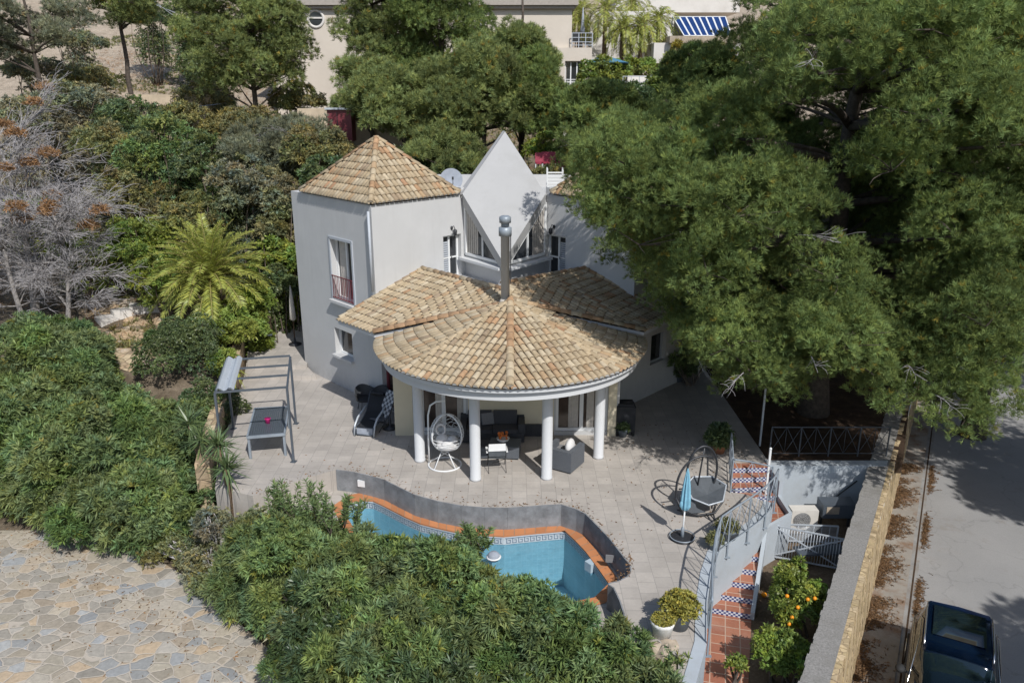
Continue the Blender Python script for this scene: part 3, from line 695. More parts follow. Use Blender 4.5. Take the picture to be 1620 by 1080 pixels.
# litter drifts along pavement and kerb
# ------------------------------------------------------------------ barrel tiles
TRNG = random.Random(42)
def tile_tint(orange=0.0):
    r = TRNG.random()
    if r < .58: c = (0.455, 0.36, 0.235)
    elif r < .83: c = (0.50, 0.415, 0.29)
    elif r < .93: c = (0.42, 0.295, 0.175)
    elif r < .985: c = (0.36, 0.275, 0.185)
    else: c = (0.42, 0.25, 0.145)
    if orange and TRNG.random() < orange: c = (0.44, 0.275, 0.155)
    q = TRNG.uniform(.88, 1.12); return (c[0]*q, c[1]*q, c[2]*q)
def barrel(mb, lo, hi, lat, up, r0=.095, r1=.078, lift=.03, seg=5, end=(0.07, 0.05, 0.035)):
    """one half-round cover tile; lo is the downhill end"""
    b = len(mb.v)
    for p, r, q in ((lo, r0, lift), (hi, r1, 0.0)):
        for k in range(seg+1):
            t = math.pi*k/seg; mb.v.append(tuple(p+lat*(-math.cos(t)*r)+up*(math.sin(t)*r*.85+q)))
    for k in range(seg): mb._f((b+k, b+k+1, b+seg+2+k, b+seg+1+k), True)
    # thickness at the lower lip
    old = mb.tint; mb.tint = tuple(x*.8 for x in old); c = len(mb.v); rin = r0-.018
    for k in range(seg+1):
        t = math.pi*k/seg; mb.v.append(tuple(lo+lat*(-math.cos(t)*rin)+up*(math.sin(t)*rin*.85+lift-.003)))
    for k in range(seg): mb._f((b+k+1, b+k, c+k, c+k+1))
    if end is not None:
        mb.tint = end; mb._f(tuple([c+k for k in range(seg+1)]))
    mb.tint = old
def clipseg(poly, s, axis=0):
    """range of the other coordinate of 2-D polygon at coordinate s"""
    out = []
    n = len(poly)
    for i in range(n):
        a, b_ = poly[i], poly[(i+1) % n]
        if (a[0]-s)*(b_[0]-s) < 0: out.append(a[1]+(b_[1]-a[1])*(s-a[0])/(b_[0]-a[0]))
    return (min(out), max(out)) if len(out) >= 2 else None
def tiled_panel(mb, bed, pts, e0, e1, pitch=.188, expo=.31, over=.05, orange=0.0, eave_white=True):
    """planar roof polygon pts (3-D); eave from e0 to e1"""
    e0, e1 = V(e0), V(e1); E = (e1-e0).normalized(); n = (V(pts[1])-V(pts[0])).cross(V(pts[2])-V(pts[0])).normalized()
    if n.z < 0: n = -n
    S = n.cross(E).normalized()
    if S.z < 0: S = -S
    P2 = [((V(p)-e0).dot(E), (V(p)-e0).dot(S)) for p in pts]
    bed.poly([V(p)-n*0.0 for p in pts] if ((V(pts[1])-V(pts[0])).cross(V(pts[2])-V(pts[0]))).z > 0 else [V(p) for p in pts][::-1])
    s0, s1 = min(p[0] for p in P2), max(p[0] for p in P2); nc = max(1, round((s1-s0)/pitch)); pc = (s1-s0)/nc
    for k in range(nc):
        s_ = s0+(k+.5)*pc; r = clipseg(P2, s_)
        if not r: continue
        a, b_ = r; isE = a < .15; jit = TRNG.uniform(-.012, .012)
        t = a-(over if isE else 0)
        while t < b_-.05:
            t1 = min(t+expo+.06, b_); mb.tint = tile_tint(orange)
            j = TRNG.uniform(-.006, .006)
            first = isE and t < a
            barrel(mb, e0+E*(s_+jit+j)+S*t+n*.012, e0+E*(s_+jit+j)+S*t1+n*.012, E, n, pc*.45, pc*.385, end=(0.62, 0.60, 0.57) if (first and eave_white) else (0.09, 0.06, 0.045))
            t += expo
def ridge_row(mb, a, b_, r=.11, expo=.34, lift=.05, orange=.3):
    a, b_ = V(a), V(b_); d = b_-a; Ln = d.length; d.normalize(); lat = d.cross(V((0, 0, 1))).normalized(); up = lat.cross(d).normalized()
    if up.z < 0: up = -up
    t = 0
    while t < Ln:
        mb.tint = tile_tint(orange); lo, hi = a+d*t, a+d*min(t+expo+.05, Ln+.05); barrel(mb, lo+up*lift, hi+up*lift, lat, up, r, r*.85, lift=.02, end=(0.5, 0.44, 0.36)); t += expo

# ------------------------------------------------------------------ plan of the villa (metres)
A, B, C = V((-8.13, 29.35, 0)), V((-4.53, 25.5, 0)), V((-1.70, 28.3, 0)); Dd = A+C-B
A2, B2, C2 = V((7.60, 29.35, 0)), V((4.05, 25.5, 0)), V((1.22, 28.3, 0)); D2 = A2+C2-B2
VV = V((-.24, 26.45, 0))
E, F, F2, E2 = V((-3.7, 24.63, 0)), V((-3.7, 23.1, 0)), V((3.38, 23.1, 0)), V((3.38, 24.86, 0))
ZT = 6.94; PC = V((-.05, 22.8, 0))
villa = thing("villa", "white two-tower villa with barrel-tiled roofs, round porch and diamond gable", "villa", (-.05, 26, 0))
def sh(hs): return hs
# exterior walls
wm = MB()
s0, z1 = on_wall(522, 377, A, B); s1, _ = on_wall(555, 384, A, B); _, z0 = on_wall(528, 471, A, B)
hA = (s0, s1, z0, z1)
sa, zb = on_wall(529, 523, A, B); sb, _ = on_wall(556, 520, A, B); hB = (sa, sb, 1.25, 2.25)
w1 = wall(wm, A, B, -.3, ZT, [hA, hB], .28)
w2 = wall(wm, B, E, -.3, 3.7, [(.12, 1.0, 0.05, 2.25)], .25)
wall(wm, E, F, -.3, 3.35)
fs = lambda x: x-F.x
w3 = wall(wm, F, F2, -.3, 3.35, [(fs(-2.88), fs(-1.45), .12, 2.45), (fs(1.38), fs(3.02), .12, 2.45)], .15)
wall(wm, F2, E2, -.3, 3.35)
sw, zw = on_wall(1033, 520, B2, A2); sw2, _ = on_wall(1056, 520, B2, A2)
w4 = wall(wm, E2, A2, -.3, 3.9, [((A2-E2).length-(A2-B2).length+sw, (A2-E2).length-(A2-B2).length+sw2, 1.15, 2.25)], .22)
wall(wm, B2, A2, 3.8, ZT)
sd0, zd1 = on_wall(701, 374, B, C); sd1, _ = on_wall(729, 370, B, C)
w5 = wall(wm, B, C, 2.8, ZT, [(sd0, sd1, 4.05, zd1)], .22)
se0, ze1 = on_wall(864, 370, C2, B2); se1, _ = on_wall(895, 372, C2, B2)
w6 = wall(wm, C2, B2, 2.8, ZT, [(se0, se1, 4.05, ze1)], .22)
wall(wm, A2, D2, -.3, ZT); wall(wm, Dd, A, -.3, ZT); wall(wm, D2, Dd, -.3, ZT)
for poly in ([A, B, C, Dd], [A2, D2, C2, B2]): wm.poly([(p.x, p.y, ZT) for p in poly])
wm.poly([(p.x, p.y, 6.8) for p in (C, C2, D2, Dd)])
# block the inside so no light passes
wm.prism([(p.x, p.y) for p in (A.lerp(Dd, .1), B.lerp(Dd, .12), B2.lerp(D2, .12), A2.lerp(D2, .1))], 0, 3.0)
walls_o = wm.build("exterior_wall", "plaster", villa)
walls_o["label"] = "smooth white rendered walls, greyer where the sun grazes them"
# tower parapets
pm = MB()
def coping(a, b_, z0, z1, w=.16, inn=None):
    d = (b_-a).normalized(); n = V((d.y, -d.x, 0)); o = .02
    pm.prism([tuple((a+n*o).xy), tuple((b_+n*o).xy), tuple((b_-n*w).xy), tuple((a-n*w).xy)], z0, z1)
coping(C+V((0, .1, 0)), Dd, ZT-.1, 7.18); coping(D2, C2+V((0, .1, 0)), ZT-.1, 7.18); coping(D2, Dd, 6.8, 7.25)
pm.build("parapet", "plaster", villa)
# floor of the little balcony behind the ridge
TL, TRr = V((-3.12, 26.9, 4.52)), V((2.52, 26.9, 4.52)); MID = V((-.3, 24.05, 4.50))
MB().prism([(-3.3, 26.7), (MID.x, 24.2), (2.7, 26.7), (C2.x, C2.y), (VV.x, VV.y), (C.x, C.y)], 3.0, 4.05).build("balcony_floor", "plaster", villa)
# diagonal prow walls under the diamond
pr = MB()
for a, b_ in ((C, VV), (VV, C2)):
    za = 7.0 if a is C else 5.2; zb_ = 5.2 if a is C else 7.0
    pr.poly([(a.x, a.y, 3.3), (b_.x, b_.y, 3.3), (b_.x, b_.y, zb_), (a.x, a.y, za)])
pr.build("prow_wall", "plaster", villa)
for a, b_, sgn in ((C, VV, 0), (C2, VV, 1)):
    d = (b_-a).normalized(); n = V((d.y, -d.x, 0)); n = n if n.y < 0 else -n
    Lw_ = (b_-a).length; q = lambda s_, z, o: (a.x+d.x*s_+n.x*o, a.y+d.y*s_+n.y*o, z)
    sl = lambda s_: 6.75-1.78*s_/Lw_
    tri = [(0.10, 4.84), (Lw_*.93, 4.84), (0.10, sl(.10))]
    f = MB()
    for (x0, y0), (x1, y1) in zip(tri, tri[1:]+tri[:1]): f.bar(q(x0, y0, .03), q(x1, y1, .03), .09, .08, n)
    f.bar(q(Lw_*.48, 4.84, .03), q(Lw_*.48, sl(Lw_*.48), .03), .06, .06, n)
    fo = f.build("prow_window", "frame_white", villa)
    gm = MB().poly([q(*p, .012) for p in (tri if not sgn else tri[::-1])]); gm.build("pane", "glass_dark", fo)
    cm_ = MB(); k = 6
    for i in range(k):
        x0, x1 = .14+.12*i, .14+.12*(i+1)-.02; cm_.poly([q(x0, 4.9, .018), q(x1, 4.9, .018), q(x1, sl(x1)-.06, .018), q(x0, sl(x0)-.06, .018)])
    cm_.build("curtain", "curtain", fo)
    sm_ = MB(); p0 = V(q(-.02, 0, .10)); p1 = V(q(Lw_+.02, 0, .10)); sm_.bar((p0.x, p0.y, 4.68), (p1.x, p1.y, 4.68), .42, .09); sm_.build("window_sill", "beam_white", fo)
# the diamond: a leaning square slab
dm = MB()
dB, dL, dT, dR = G(795, 414, 5.0), V((-1.74, 28.0, 7.0)), V((-.26, 29.98, 9.02)), V((1.18, 28.0, 7.0))
dB = V((-.30, 26.02, 4.98)); dT = dL+dR-dB
th = V((0, .16, -.42)); face = [dB, dR, dT, dL]; back = [p+th for p in face]
dm.poly(face)
for i in range(4): dm.poly([face[i], back[i], back[(i+1) % 4], face[(i+1) % 4]])
dm.poly(back[::-1])
# raised rim on the upper left, roof volume behind
tD = V((dT.x, dT.y+.15, 6.8)); tb = V((dT.x, dT.y+1.9, 6.8))
dm.poly([back[3], back[2], tD]); dm.poly([back[2], back[1], tD]); dm.poly([back[3], tb, back[2]]); dm.poly([back[2], tb, back[1]])
e = (dT-dL).normalized(); side = V((-.62, .1, .25)).normalized()
rl = [dL+side*.03+V((0, .02, -.05)), dT+side*.0+V((0, .02, .02))]; off = V((-.17, .30, -.02))
dm.poly([rl[0], rl[0]+off, rl[1]+off*.5, rl[1]][::-1]); dm.poly([rl[0]+off, rl[0]+off+V((0, .1, -.5)), rl[1]+V((0, .2, -.5)), rl[1]+off*.5])
dm.build("diamond_gable", "gable_white", villa, label="bright white leaning diamond slab between the towers")
# tower roofs
def tower_roof(Bq, Aq, Cq, la, lc, name):
    a = Bq+(Aq-Bq).normalized()*la; c = Bq+(Cq-Bq).normalized()*lc; d = a+c-Bq
    o = (Bq-(a+c)/2).normalized()*.06; z = ZT+.06
    a, b_, c, d = [V((p.x+o.x, p.y+o.y, z)) for p in (a, Bq, c, d)]
    ap = (a+c)/2; ap.z = 8.84
    t, bed = MB(), MB()
    tiled_panel(t, bed, [a, b_, ap] if (b_-a).cross(ap-a).z > 0 else [b_, a, ap], a, b_, orange=.05)
    tiled_panel(t, bed, [b_, c, ap] if (c-b_).cross(ap-b_).z > 0 else [c, b_, ap], b_, c, orange=.10)
    for p, q in ((c, d), (d, a)): tiled_panel(t, bed, [p, q, ap], p, q)
    for p in (a, b_, c, d): ridge_row(t, p, ap, .10)
    r = t.build(name, "roof_tile", villa); bed.build("tile_bed", "tile_bed", r)
    return r
tower_roof(B, A, C, 4.5, 3.75, "tower_roof"); tower_roof(B2, A2, C2, 4.5, 3.75, "tower_roof")
# lower roofs beside the cone
RL, RB_ = MB(), MB()
E1, E2_, AP = V((-5.59, 24.4, 3.41)), V((-4.2, 23.0, 3.40)), V((-.05, 22.8, 4.47))
PN = (E2_-E1).cross(TL-E1).normalized()
def onp(p, p0, n): return V((p.x, p.y, p0.z-((p.x-p0.x)*n.x+(p.y-p0.y)*n.y)/n.z))
ML = onp(MID, E1, PN); APl = onp(V((-.1, 22.95, 0)), E1, PN); TL = onp(TL, E1, PN); E2_ = onp(E2_, E1, PN)
tiled_panel(RL, RB_, [E1, E2_, APl, ML, TL], E1, E2_, orange=.05)
F1, F2_ = V((5.18, 24.7, 3.41)), V((4.05, 23.2, 3.40)); PN2 = (TRr-F1).cross(F2_-F1).normalized()
MR = onp(MID, F1, PN2); APr = onp(V((0, 22.95, 0)), F1, PN2); F2_ = onp(F2_, F1, PN2); TRr = onp(TRr, F1, PN2)
tiled_panel(RL, RB_, [F2_, F1, TRr, MR, APr], F2_, F1, orange=.05)
ridge_row(RL, TL, ML, .10, orange=.2); ridge_row(RL, TRr, MR, .10, orange=.2)
ridge_row(RL, E1+V((0.05, 0.05, 0.02)), TL, .09, orange=.05); ridge_row(RL, F1+V((-.05, .05, .02)), TRr, .09, orange=.05)
ridge_row(RL, E2_+V((0, 0, .0)), APl+V((0, 0, .03)), .13, orange=.75); ridge_row(RL, F2_, APr+V((0, 0, .03)), .13, orange=.4)
lr = RL.build("side_roof", "roof_tile", villa); RB_.build("tile_bed", "tile_bed", lr)
so = MB()
for pts in ([E1, E2_, APl, ML, TL], [F2_, F1, TRr, MR, APr]):
    q = [p-V((0, 0, .11)) for p in pts]
    for i in range(len(q)): j = (i+1) % len(q); so.poly([q[i], q[j], pts[j]-V((0, 0, .015)), pts[i]-V((0, 0, .015))])
    so.poly(q[::-1])
so.build("eave_board", "beam_white", villa)
# the cone over the porch
RE, ZE, ZA = 4.05, 3.24, 4.47; K = (ZA-ZE)/RE
cn, cb_ = MB(), MB()
angs = [-92, -46, 0, 46, 92]
for k in range(4):
    t0, t1 = math.radians(angs[k]), math.radians(angs[k+1]); tm = (t0+t1)/2; hw = (t1-t0)/2
    m_ = V((math.sin(tm), -math.cos(tm), 0)); l_ = V((math.cos(tm), math.sin(tm), 0))
    smax = RE*math.sin(hw); nc = round(2*smax/.188); pc = 2*smax/nc
    up = (V((0, 0, 1))+m_*K).normalized(); sl_ = (m_-V((0, 0, K))).normalized()
    for i in range(nc):
        s_ = -smax+(i+.5)*pc; tout = math.sqrt(RE*RE-s_*s_); tin = abs(s_)/math.tan(hw)+.05
        t = tout+.03
        while t > tin+.06:
            tu = max(t-.31-.06, tin); cn.tint = tile_tint(.04)
            def P3(tt):
                r = math.hypot(tt, s_); return V((PC.x+m_.x*tt+l_.x*s_, PC.y+m_.y*tt+l_.y*s_, ZA-K*r+.012))
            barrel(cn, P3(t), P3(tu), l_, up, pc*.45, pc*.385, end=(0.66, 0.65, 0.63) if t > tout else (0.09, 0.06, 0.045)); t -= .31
nn = 64; ring_ = []
for i in range(nn+1):
    t = math.radians(-95+190*i/nn); ring_.append(V((PC.x+RE*math.sin(t), PC.y-RE*math.cos(t), ZE-.005)))
for i in range(nn): cb_.poly([ring_[i], ring_[i+1], V((PC.x, PC.y, ZA-.01))])
fr_ = lambda ang: (V((PC.x+RE*math.sin(ang), PC.y-RE*math.cos(ang), ZE)), V((PC.x, PC.y, ZA)))
ridge_row(cn, *fr_(0), .115, lift=.06)
for a_ in (-46, 46):
    p, q = fr_(math.radians(a_)); ridge_row(cn, p, q, .095, lift=.035, orange=0)
cr = cn.build("porch_roof", "roof_tile", villa); cb_.build("tile_bed", "tile_bed", cr)
# ring beam, soffit, columns
rb = MB(); prof = [(3.98, 3.20), (3.98, 3.10), (3.84, 3.09), (3.84, 2.84), (2.96, 2.84), (2.96, 3.15)]
ns = 72
def arc(i): t = math.radians(-97+194*i/ns); return math.sin(t), -math.cos(t)
for (r0, za), (r1, zb_) in zip(prof, prof[1:]):
    b0 = len(rb.v)
    for i in range(ns+1):
        sx_, sy_ = arc(i); rb.v.append((PC.x+r0*sx_, PC.y+r0*sy_, za)); rb.v.append((PC.x+r1*sx_, PC.y+r1*sy_, zb_))
    for i in range(ns): rb._f((b0+2*i, b0+2*i+1, b0+2*i+3, b0+2*i+2), True)
rb.build("ring_beam", "beam_white", villa)
MB().poly([(PC.x+2.98*arc(i)[0], PC.y+2.98*arc(i)[1], 3.0) for i in range(ns+1)][::-1]).build("porch_ceiling", "plaster_cream", villa)
for (u, v) in ((664, 731), (752, 761), (865, 759), (947, 726)):
    p = G(u, v, 0); MB().lathe([(.165, 0), (.165, .06), (.152, .08), (.150, 2.6), (.155, 2.845)], (p.x, p.y+.12, 0), 24).build("column", "beam_white", villa)
MB().box((-3.42, 23.08, 1.65), (.58, .04, 3.3)).build("cream_panel", "plaster_cream", villa)
MB().box((-.03, 23.085, 1.5), (2.7, .03, 3.0)).build("back_wall_panel", "plaster_cream", villa)
MB().box((3.16, 23.06, 1.6), (.26, .08, 3.2)).build("end_pier", "plaster_cream", villa)
# windows and doors
window(villa, w1[0], 1, name="tall_window", glass="glass_dark", curt=[(.1, .42)])
window(villa, w1[1], 0, name="small_window", frame="frame_white")
window(villa, w2[0], 0, name="side_door", frame="wine_red", glass="glass_brown", fw=.1)
window(villa, w3[0], 1, name="french_door", frame="frame_white", glass="glass_brown", fw=.09, curt=[(.32, .47), (.80, .93)])
window(villa, w3[1], 1, name="french_door", frame="frame_white", glass="glass_brown", fw=.09, curt=[(.25, .44), (.60, .74)])
window(villa, w4[0], 0, name="side_window", frame="frame_grey")
def balcony_door(hole, sw_):
    a, b_, d, n = hole; w = (b_.xy-a.xy).length; h = b_.z-a.z
    P = lambda s_, z, q: a+d*s_+V((0, 0, z))+n*q
    f = MB()
    for s_ in (.04, w-.04, w*.52 if sw_ else w*.48): f.bar(P(s_, 0, .03), P(s_, h, .03), .07, .05, n)
    f.bar(P(0, h-.04, .03), P(w, h-.04, .03), .05, .07); f.bar(P(0, h*.45, .028), P(w, h*.45, .028), .05, .05)
    fo = f.build("balcony_door", "frame_white", villa)
    MB().poly([P(.05, .05, .012), P(w-.05, .05, .012), P(w-.05, h-.05, .012), P(.05, h-.05, .012)]).build("pane", "glass_dark", fo)
    s0_, s1_ = (w*.56, w-.09) if sw_ else (.09, w*.44)
    sm_ = MB()
    for i in range(14): z = .2+i*(h-.4)/14; sm_.bar(P(s0_, z, .03), P(s1_, z, .03), .03, (h-.4)/14*.72, (0, 0, 1))
    sm_.build("shutter", "frame_grey", fo)
    MB().bar(P(w/2+.08, h*.42, .08), P(w/2+.08, h*.47, .08), .02, .05).build("handle", "iron_dark", fo)
balcony_door(w5[0], False); balcony_door(w6[0], True)
# window trims, sills, balconet
a, b_, d, n = w1[0]; tr_ = MB(); w = (b_.xy-a.xy).length; h = b_.z-a.z; P = lambda s_, z, q: a+d*s_+V((0, 0, z))+n*(.28+q)
tr_.bar(P(-.05, -.05, .01), P(-.05, h+.05, .01), .09, .05, n); tr_.bar(P(w+.05, -.05, .01), P(w+.05, h+.05, .01), .09, .05, n); tr_.bar(P(-.1, h+.05, .01), P(w+.1, h+.05, .01), .05, .09)
tr_.build("window_trim", "frame_grey", villa)
MB().bar(P(-.08, -.07, .06), P(w+.08, -.07, .06), .22, .10).build("window_sill", "plaster", villa)
bl = MB()
for z in (.06, .85): bl.bar(P(0, z, .03), P(w, z, .03), .03, .03)
for i in range(13): bl.bar(P(w*(i+.5)/13, .06, .03), P(w*(i+.5)/13, .85, .03), .016, .016, n)
bl.build("balconet", "wine_red", villa)
a, b_, d, n = w1[1]; w = (b_.xy-a.xy).length
MB().bar(V((a.x, a.y, a.z-.05))+n*.32-d*.06, V((a.x, a.y, a.z-.05))+n*.32+d*(w+.06), .2, .09).build("window_sill", "plaster", villa)
# corner pipe at B
MB().tube([(B.x-.10, B.y-.02, 4.1), (B.x-.10, B.y-.02, 6.75)], .045, 8).build("downpipe", "frame_grey", villa)
# flue
fl = MB().lathe([(.13, 0), (.13, 2.1), (.155, 2.1), (.155, 2.18), (.13, 2.2), (.13, 2.3)], (-.20, 22.95, 4.3), 18)
fo = fl.build("chimney_flue", "frame_grey", villa)
MB().lathe([(.13, 0), (.19, .0), (.19, .24), (.13, .26)], (-.20, 22.95, 6.42), 18).lathe([(.12, 0), (.12, .1), (.17, .1), (.175, .26), (.12, .30), (.0, .31)], (-.20, 22.95, 6.70), 18).build("flue_cowl", "galvanised", fo)
MB().lathe([(.22, 0), (.15, .14), (.13, .16)], (-.20, 22.95, 4.36), 18).build("flue_collar", "mortar", fo)
MB().bar((-.04, 22.9, 5.0), (-.04, 22.9, 6.6), .03).build("flue_cable", "iron_dark", fo)
# wall lamps
def wall_lamp(u, v, a, b2, lab):
    d = (b2-a).normalized(); n = V((d.y, -d.x, 0)); s_, z = on_wall(u, v, a, b2); p = a+d*s_+V((0, 0, z))
    l = thing("wall_lantern", lab, "wall lamp", tuple(p), "lanterns beside the balcony doors")
    MB().tube([p+n*.01+V((0, 0, .1)), p+n*.14+V((0, 0, .16)), p+n*.2+V((0, 0, .06))], .014, 6).ball(p+n*.02+V((0, 0, .08)), (.05, .05, .07), 8, 6).build("bracket", "iron_dark", l)
    q = p+n*.2; MB().lathe([(.02, .06), (.075, .02), (.06, -.14), (.03, -.17)], q, 8).build("lamp_head", "iron_dark", l)
wall_lamp(714, 364, B, C, "small black lantern above the balcony door of the left tower")
wall_lamp(877, 362, C2, B2, "small black lantern above the balcony door of the right tower")
# satellite dish
p = D(714, 284, 28.9); sd = thing("satellite_dish", "pale round satellite dish beside the left tower roof", "satellite dish", (p.x, p.y, 6.9))
dd = MB(); R_ = .41; nrm = V((.18, -.93, .32)).normalized(); x_ = nrm.cross(V((0, 0, 1))).normalized(); y_ = x_.cross(nrm)
rings = [(0, -.09), (.35, -.07), (.7, -.035), (1, 0)]; b0 = len(dd.v)
for r, q in rings:
    for k in range(28): t = 2*math.pi*k/28; dd.v.append(tuple(p+(x_*math.cos(t)+y_*math.sin(t))*R_*r+nrm*q))
for i in range(3):
    for k in range(28): k2 = (k+1) % 28; dd._f((b0+i*28+k, b0+i*28+k2, b0+(i+1)*28+k2, b0+(i+1)*28+k), True)
dd.build("dish", "grey_fabric", sd); MATS["grey_fabric"]
MB().tube([p-nrm*.1, (p.x+.05, p.y+.25, p.z-.2), (p.x+.05, p.y+.25, 6.8)], .03, 6).build("mast", "iron_dark", sd)
MB().tube([p-y_*.38, p-y_*.25+nrm*.42, p-y_*.1+nrm*.46], .012, 6).box(tuple(p-y_*.06+nrm*.46), (.06, .06, .1)).build("receiver_arm", "iron_dark", sd)
# rooftop frame between the towers
q = V((1.55, 29.0, 6.95)); lf = thing("slatted_rooftop_rack", "pale slatted rack standing on the roof beside the right tower", "rack", tuple(q))
m_ = MB()
for s_ in (-.28, .28):
    for t_ in (-.2, .2): m_.bar((q.x+s_, q.y+t_, 6.85), (q.x+s_, q.y+t_, 7.8), .04)
for i in range(6): m_.bar((q.x-.28, q.y-.2, 7.05+i*.12), (q.x+.28, q.y-.2, 7.05+i*.12), .03, .05)
m_.build("slats", "paint_white", lf)
# ------------------------------------------------------------------ railings
def railing(name, label, pts, z0, h, material="galvanised", group=None, zig=True, posts_down=0.0, spacing=1.0, base=0.10, mid=None, pr_=.018, cat="railing"):
    """pts: plan polyline; z0 foot height"""
    P = resample([(p[0], p[1]) for p in pts], 0.04)
    Ltot = sum((b_-a).length for a, b_ in zip(P, P[1:])); n = max(1, round(Ltot/spacing)); idx = [round(i*(len(P)-1)/n) for i in range(n+1)]
    t = thing(name, label, cat, (P[0].x, P[0].y, z0), group)
    Z = lambda p, z: V((p.x, p.y, z0+z))
    S = P[::4]+([P[-1]] if (len(P)-1) % 4 else [])
    MB().tube([Z(p, h) for p in S], .024, 8).build("top_rail", material, t)
    MB().tube([Z(p, base) for p in S], .012, 6).build("bottom_rail", material, t)
    for i in idx:
        pm_ = MB().bar(Z(P[i], -posts_down), Z(P[i], h), .034, .034)
        if posts_down: pm_.bar(Z(P[i], -posts_down), Z(P[i], -posts_down+.03), .16, .05)
        pm_.build("post", material, t)
    bm_ = MB()
    for a, b_ in zip(idx, idx[1:]):
        m_ = (a+b_)//2
        bm_.tube([Z(P[a], base), Z(P[m_], h)], .009, 5); bm_.tube([Z(P[m_], h), Z(P[b_], base)], .009, 5)
        bm_.tube([Z(P[m_], base), Z(P[m_], h)], .008, 5)
        bm_.tube([Z(P[a], h), Z(P[m_], base)], .009, 5); bm_.tube([Z(P[m_], base), Z(P[b_], h)], .009, 5)
    bm_.build("braces", material, t)
    return t
ro2 = offset(rim, 0.27)
railing("stair_railing", "grey curved metal railing with crossed braces along the patio rim", ro2[1:], 0.02, 1.0, posts_down=.30, spacing=.95)
railing("stair_railing", "short metal railing across the landing behind the curved patio rim", [(6.9, 18.9), (6.35, 19.2), (5.97, 19.32)], 0.0, 1.0, spacing=1.1)
railing("stair_railing", "straight metal railing running back along the left of the upper steps", [(5.97, 19.34), (6.38, 21.05)], 0.0, 1.0, spacing=.6)
wp = thing("gate_post", "single pale upright post at the right of the upper steps", "post", (7.2, 20.05, -.4))
MB().bar((7.2, 20.05, -.6), (7.2, 20.05, .95), .055).ball((7.2, 20.05, .97), .04, 8, 6).build("shaft", "paint_white", wp)
railing("garden_railing", "dark metal railing with zigzag bars in the shade above the garden wall", [(7.7, 21.5), (11.2, 21.5)], 0.03, .95, "rail_dark", spacing=.85)
wp = thing("gate_post", "thin pale post standing in the shade beside the dark garden", "post", (7.66, 23.9, 0))
MB().bar((7.66, 22.3, 0), (7.66, 22.3, 1.9), .05).build("shaft", "paint_pale", wp)

# ------------------------------------------------------------------ pergola with dining table
pt = thing("pergola", "grey metal pergola frame over the slatted table", "pergola", (-7.4, 22.4, 0))
NR, FR = V((-6.46, 21.2, 0)), V((-7.12, 24.0, 0)); wv = V((-1.92, -.42, 0)); NL, FL = NR+wv, FR+wv; H = 2.33
for p in (NR, FR, NL, FL):
    l = MB().bar((p.x, p.y, 0), (p.x, p.y, H), .06).box((p.x, p.y, .01), (.16, .16, .02), -.2); l.build("post", "steel_grey", pt)
bm_ = MB()
for t_ in (0, .36, .68, 1.0):
    a, b_ = NR.lerp(FR, t_), NL.lerp(FL, t_); bm_.bar((a.x, a.y, H+.03), (b_.x, b_.y, H+.03), .045, .055)
for a, b_ in ((NR, FR), (NL, FL)): bm_.bar((a.x, a.y, H-.02), (b_.x, b_.y, H-.02), .055, .065)
bm_.build("top_frame", "steel_grey", pt)
aw = MB(); a, b_ = NL.lerp(NR, .02), FL.lerp(FR, .02); c, d = NL.lerp(NR, .26), FL.lerp(FR, .26)
for k in range(7):
    q0, q1 = k/7, (k+1)/7; z = lambda q: H+.10+.05*math.sin(q*math.pi*3.2)
    aw.poly([(*a.lerp(c, q0).xy, z(q0)), (*a.lerp(c, q1).xy, z(q1)), (*b_.lerp(d, q1).xy, z(q1)), (*b_.lerp(d, q0).xy, z(q0))])
    aw.poly([(*a.lerp(c, q0).xy, z(q0)-.03), (*b_.lerp(d, q0).xy, z(q0)-.03), (*b_.lerp(d, q1).xy, z(q1)-.03), (*a.lerp(c, q1).xy, z(q1)-.03)])
aw.build("folded_canopy", "paint_pale", pt)
TZ = .75; cs = [G(403, 645, TZ), G(457, 642.5, TZ), G(450, 685, TZ), G(391, 690, TZ)]; tc = sum(cs, V((0, 0, 0)))/4
tb = thing("dining_table", "long dark grey slatted table under the pergola", "table", (tc.x, tc.y, 0))
sl_ = MB(); n_ = 17
for k in range(n_):
    q0, q1 = (k+.08)/n_, (k+.92)/n_; a, b_, c, d = cs[0].lerp(cs[1], q0), cs[0].lerp(cs[1], q1), cs[3].lerp(cs[2], q1), cs[3].lerp(cs[2], q0)
    sl_.prism([tuple(p.xy) for p in (a, b_, c, d)], TZ-.03, TZ)
sl_.build("table_top", "steel_grey", tb)
fm = MB()
for a, b_ in zip(cs, cs[1:]+cs[:1]): fm.bar((a.x, a.y, TZ-.035), (b_.x, b_.y, TZ-.035), .05, .08)
fm.build("apron", "galvanised", tb)
for p in cs:
    q = p.lerp(tc, .05); MB().bar((q.x, q.y, 0), (q.x, q.y, TZ-.06), .065).build("leg", "galvanised", tb)
pp = thing("potted_plant", "small bright pink pot with a sprig on the slatted table", "potted plant", tuple(G(424, 669, TZ)))
q = ORG[pp]; MB().lathe([(.06, .0), (.09, .15), (.10, .16), (.085, .16), (.08, .13), (0, .13)], q, 14).build("pot", "pink", pp)

# ------------------------------------------------------------------ furniture helpers
def frame_at(u, v, rot, z=0.0):
    p = G(u, v, z); c, s_ = math.cos(rot), math.sin(rot)
    return p, (lambda x, y, zz: V((p.x+x*c-y*s_, p.y+x*s_+y*c, p.z+zz)))
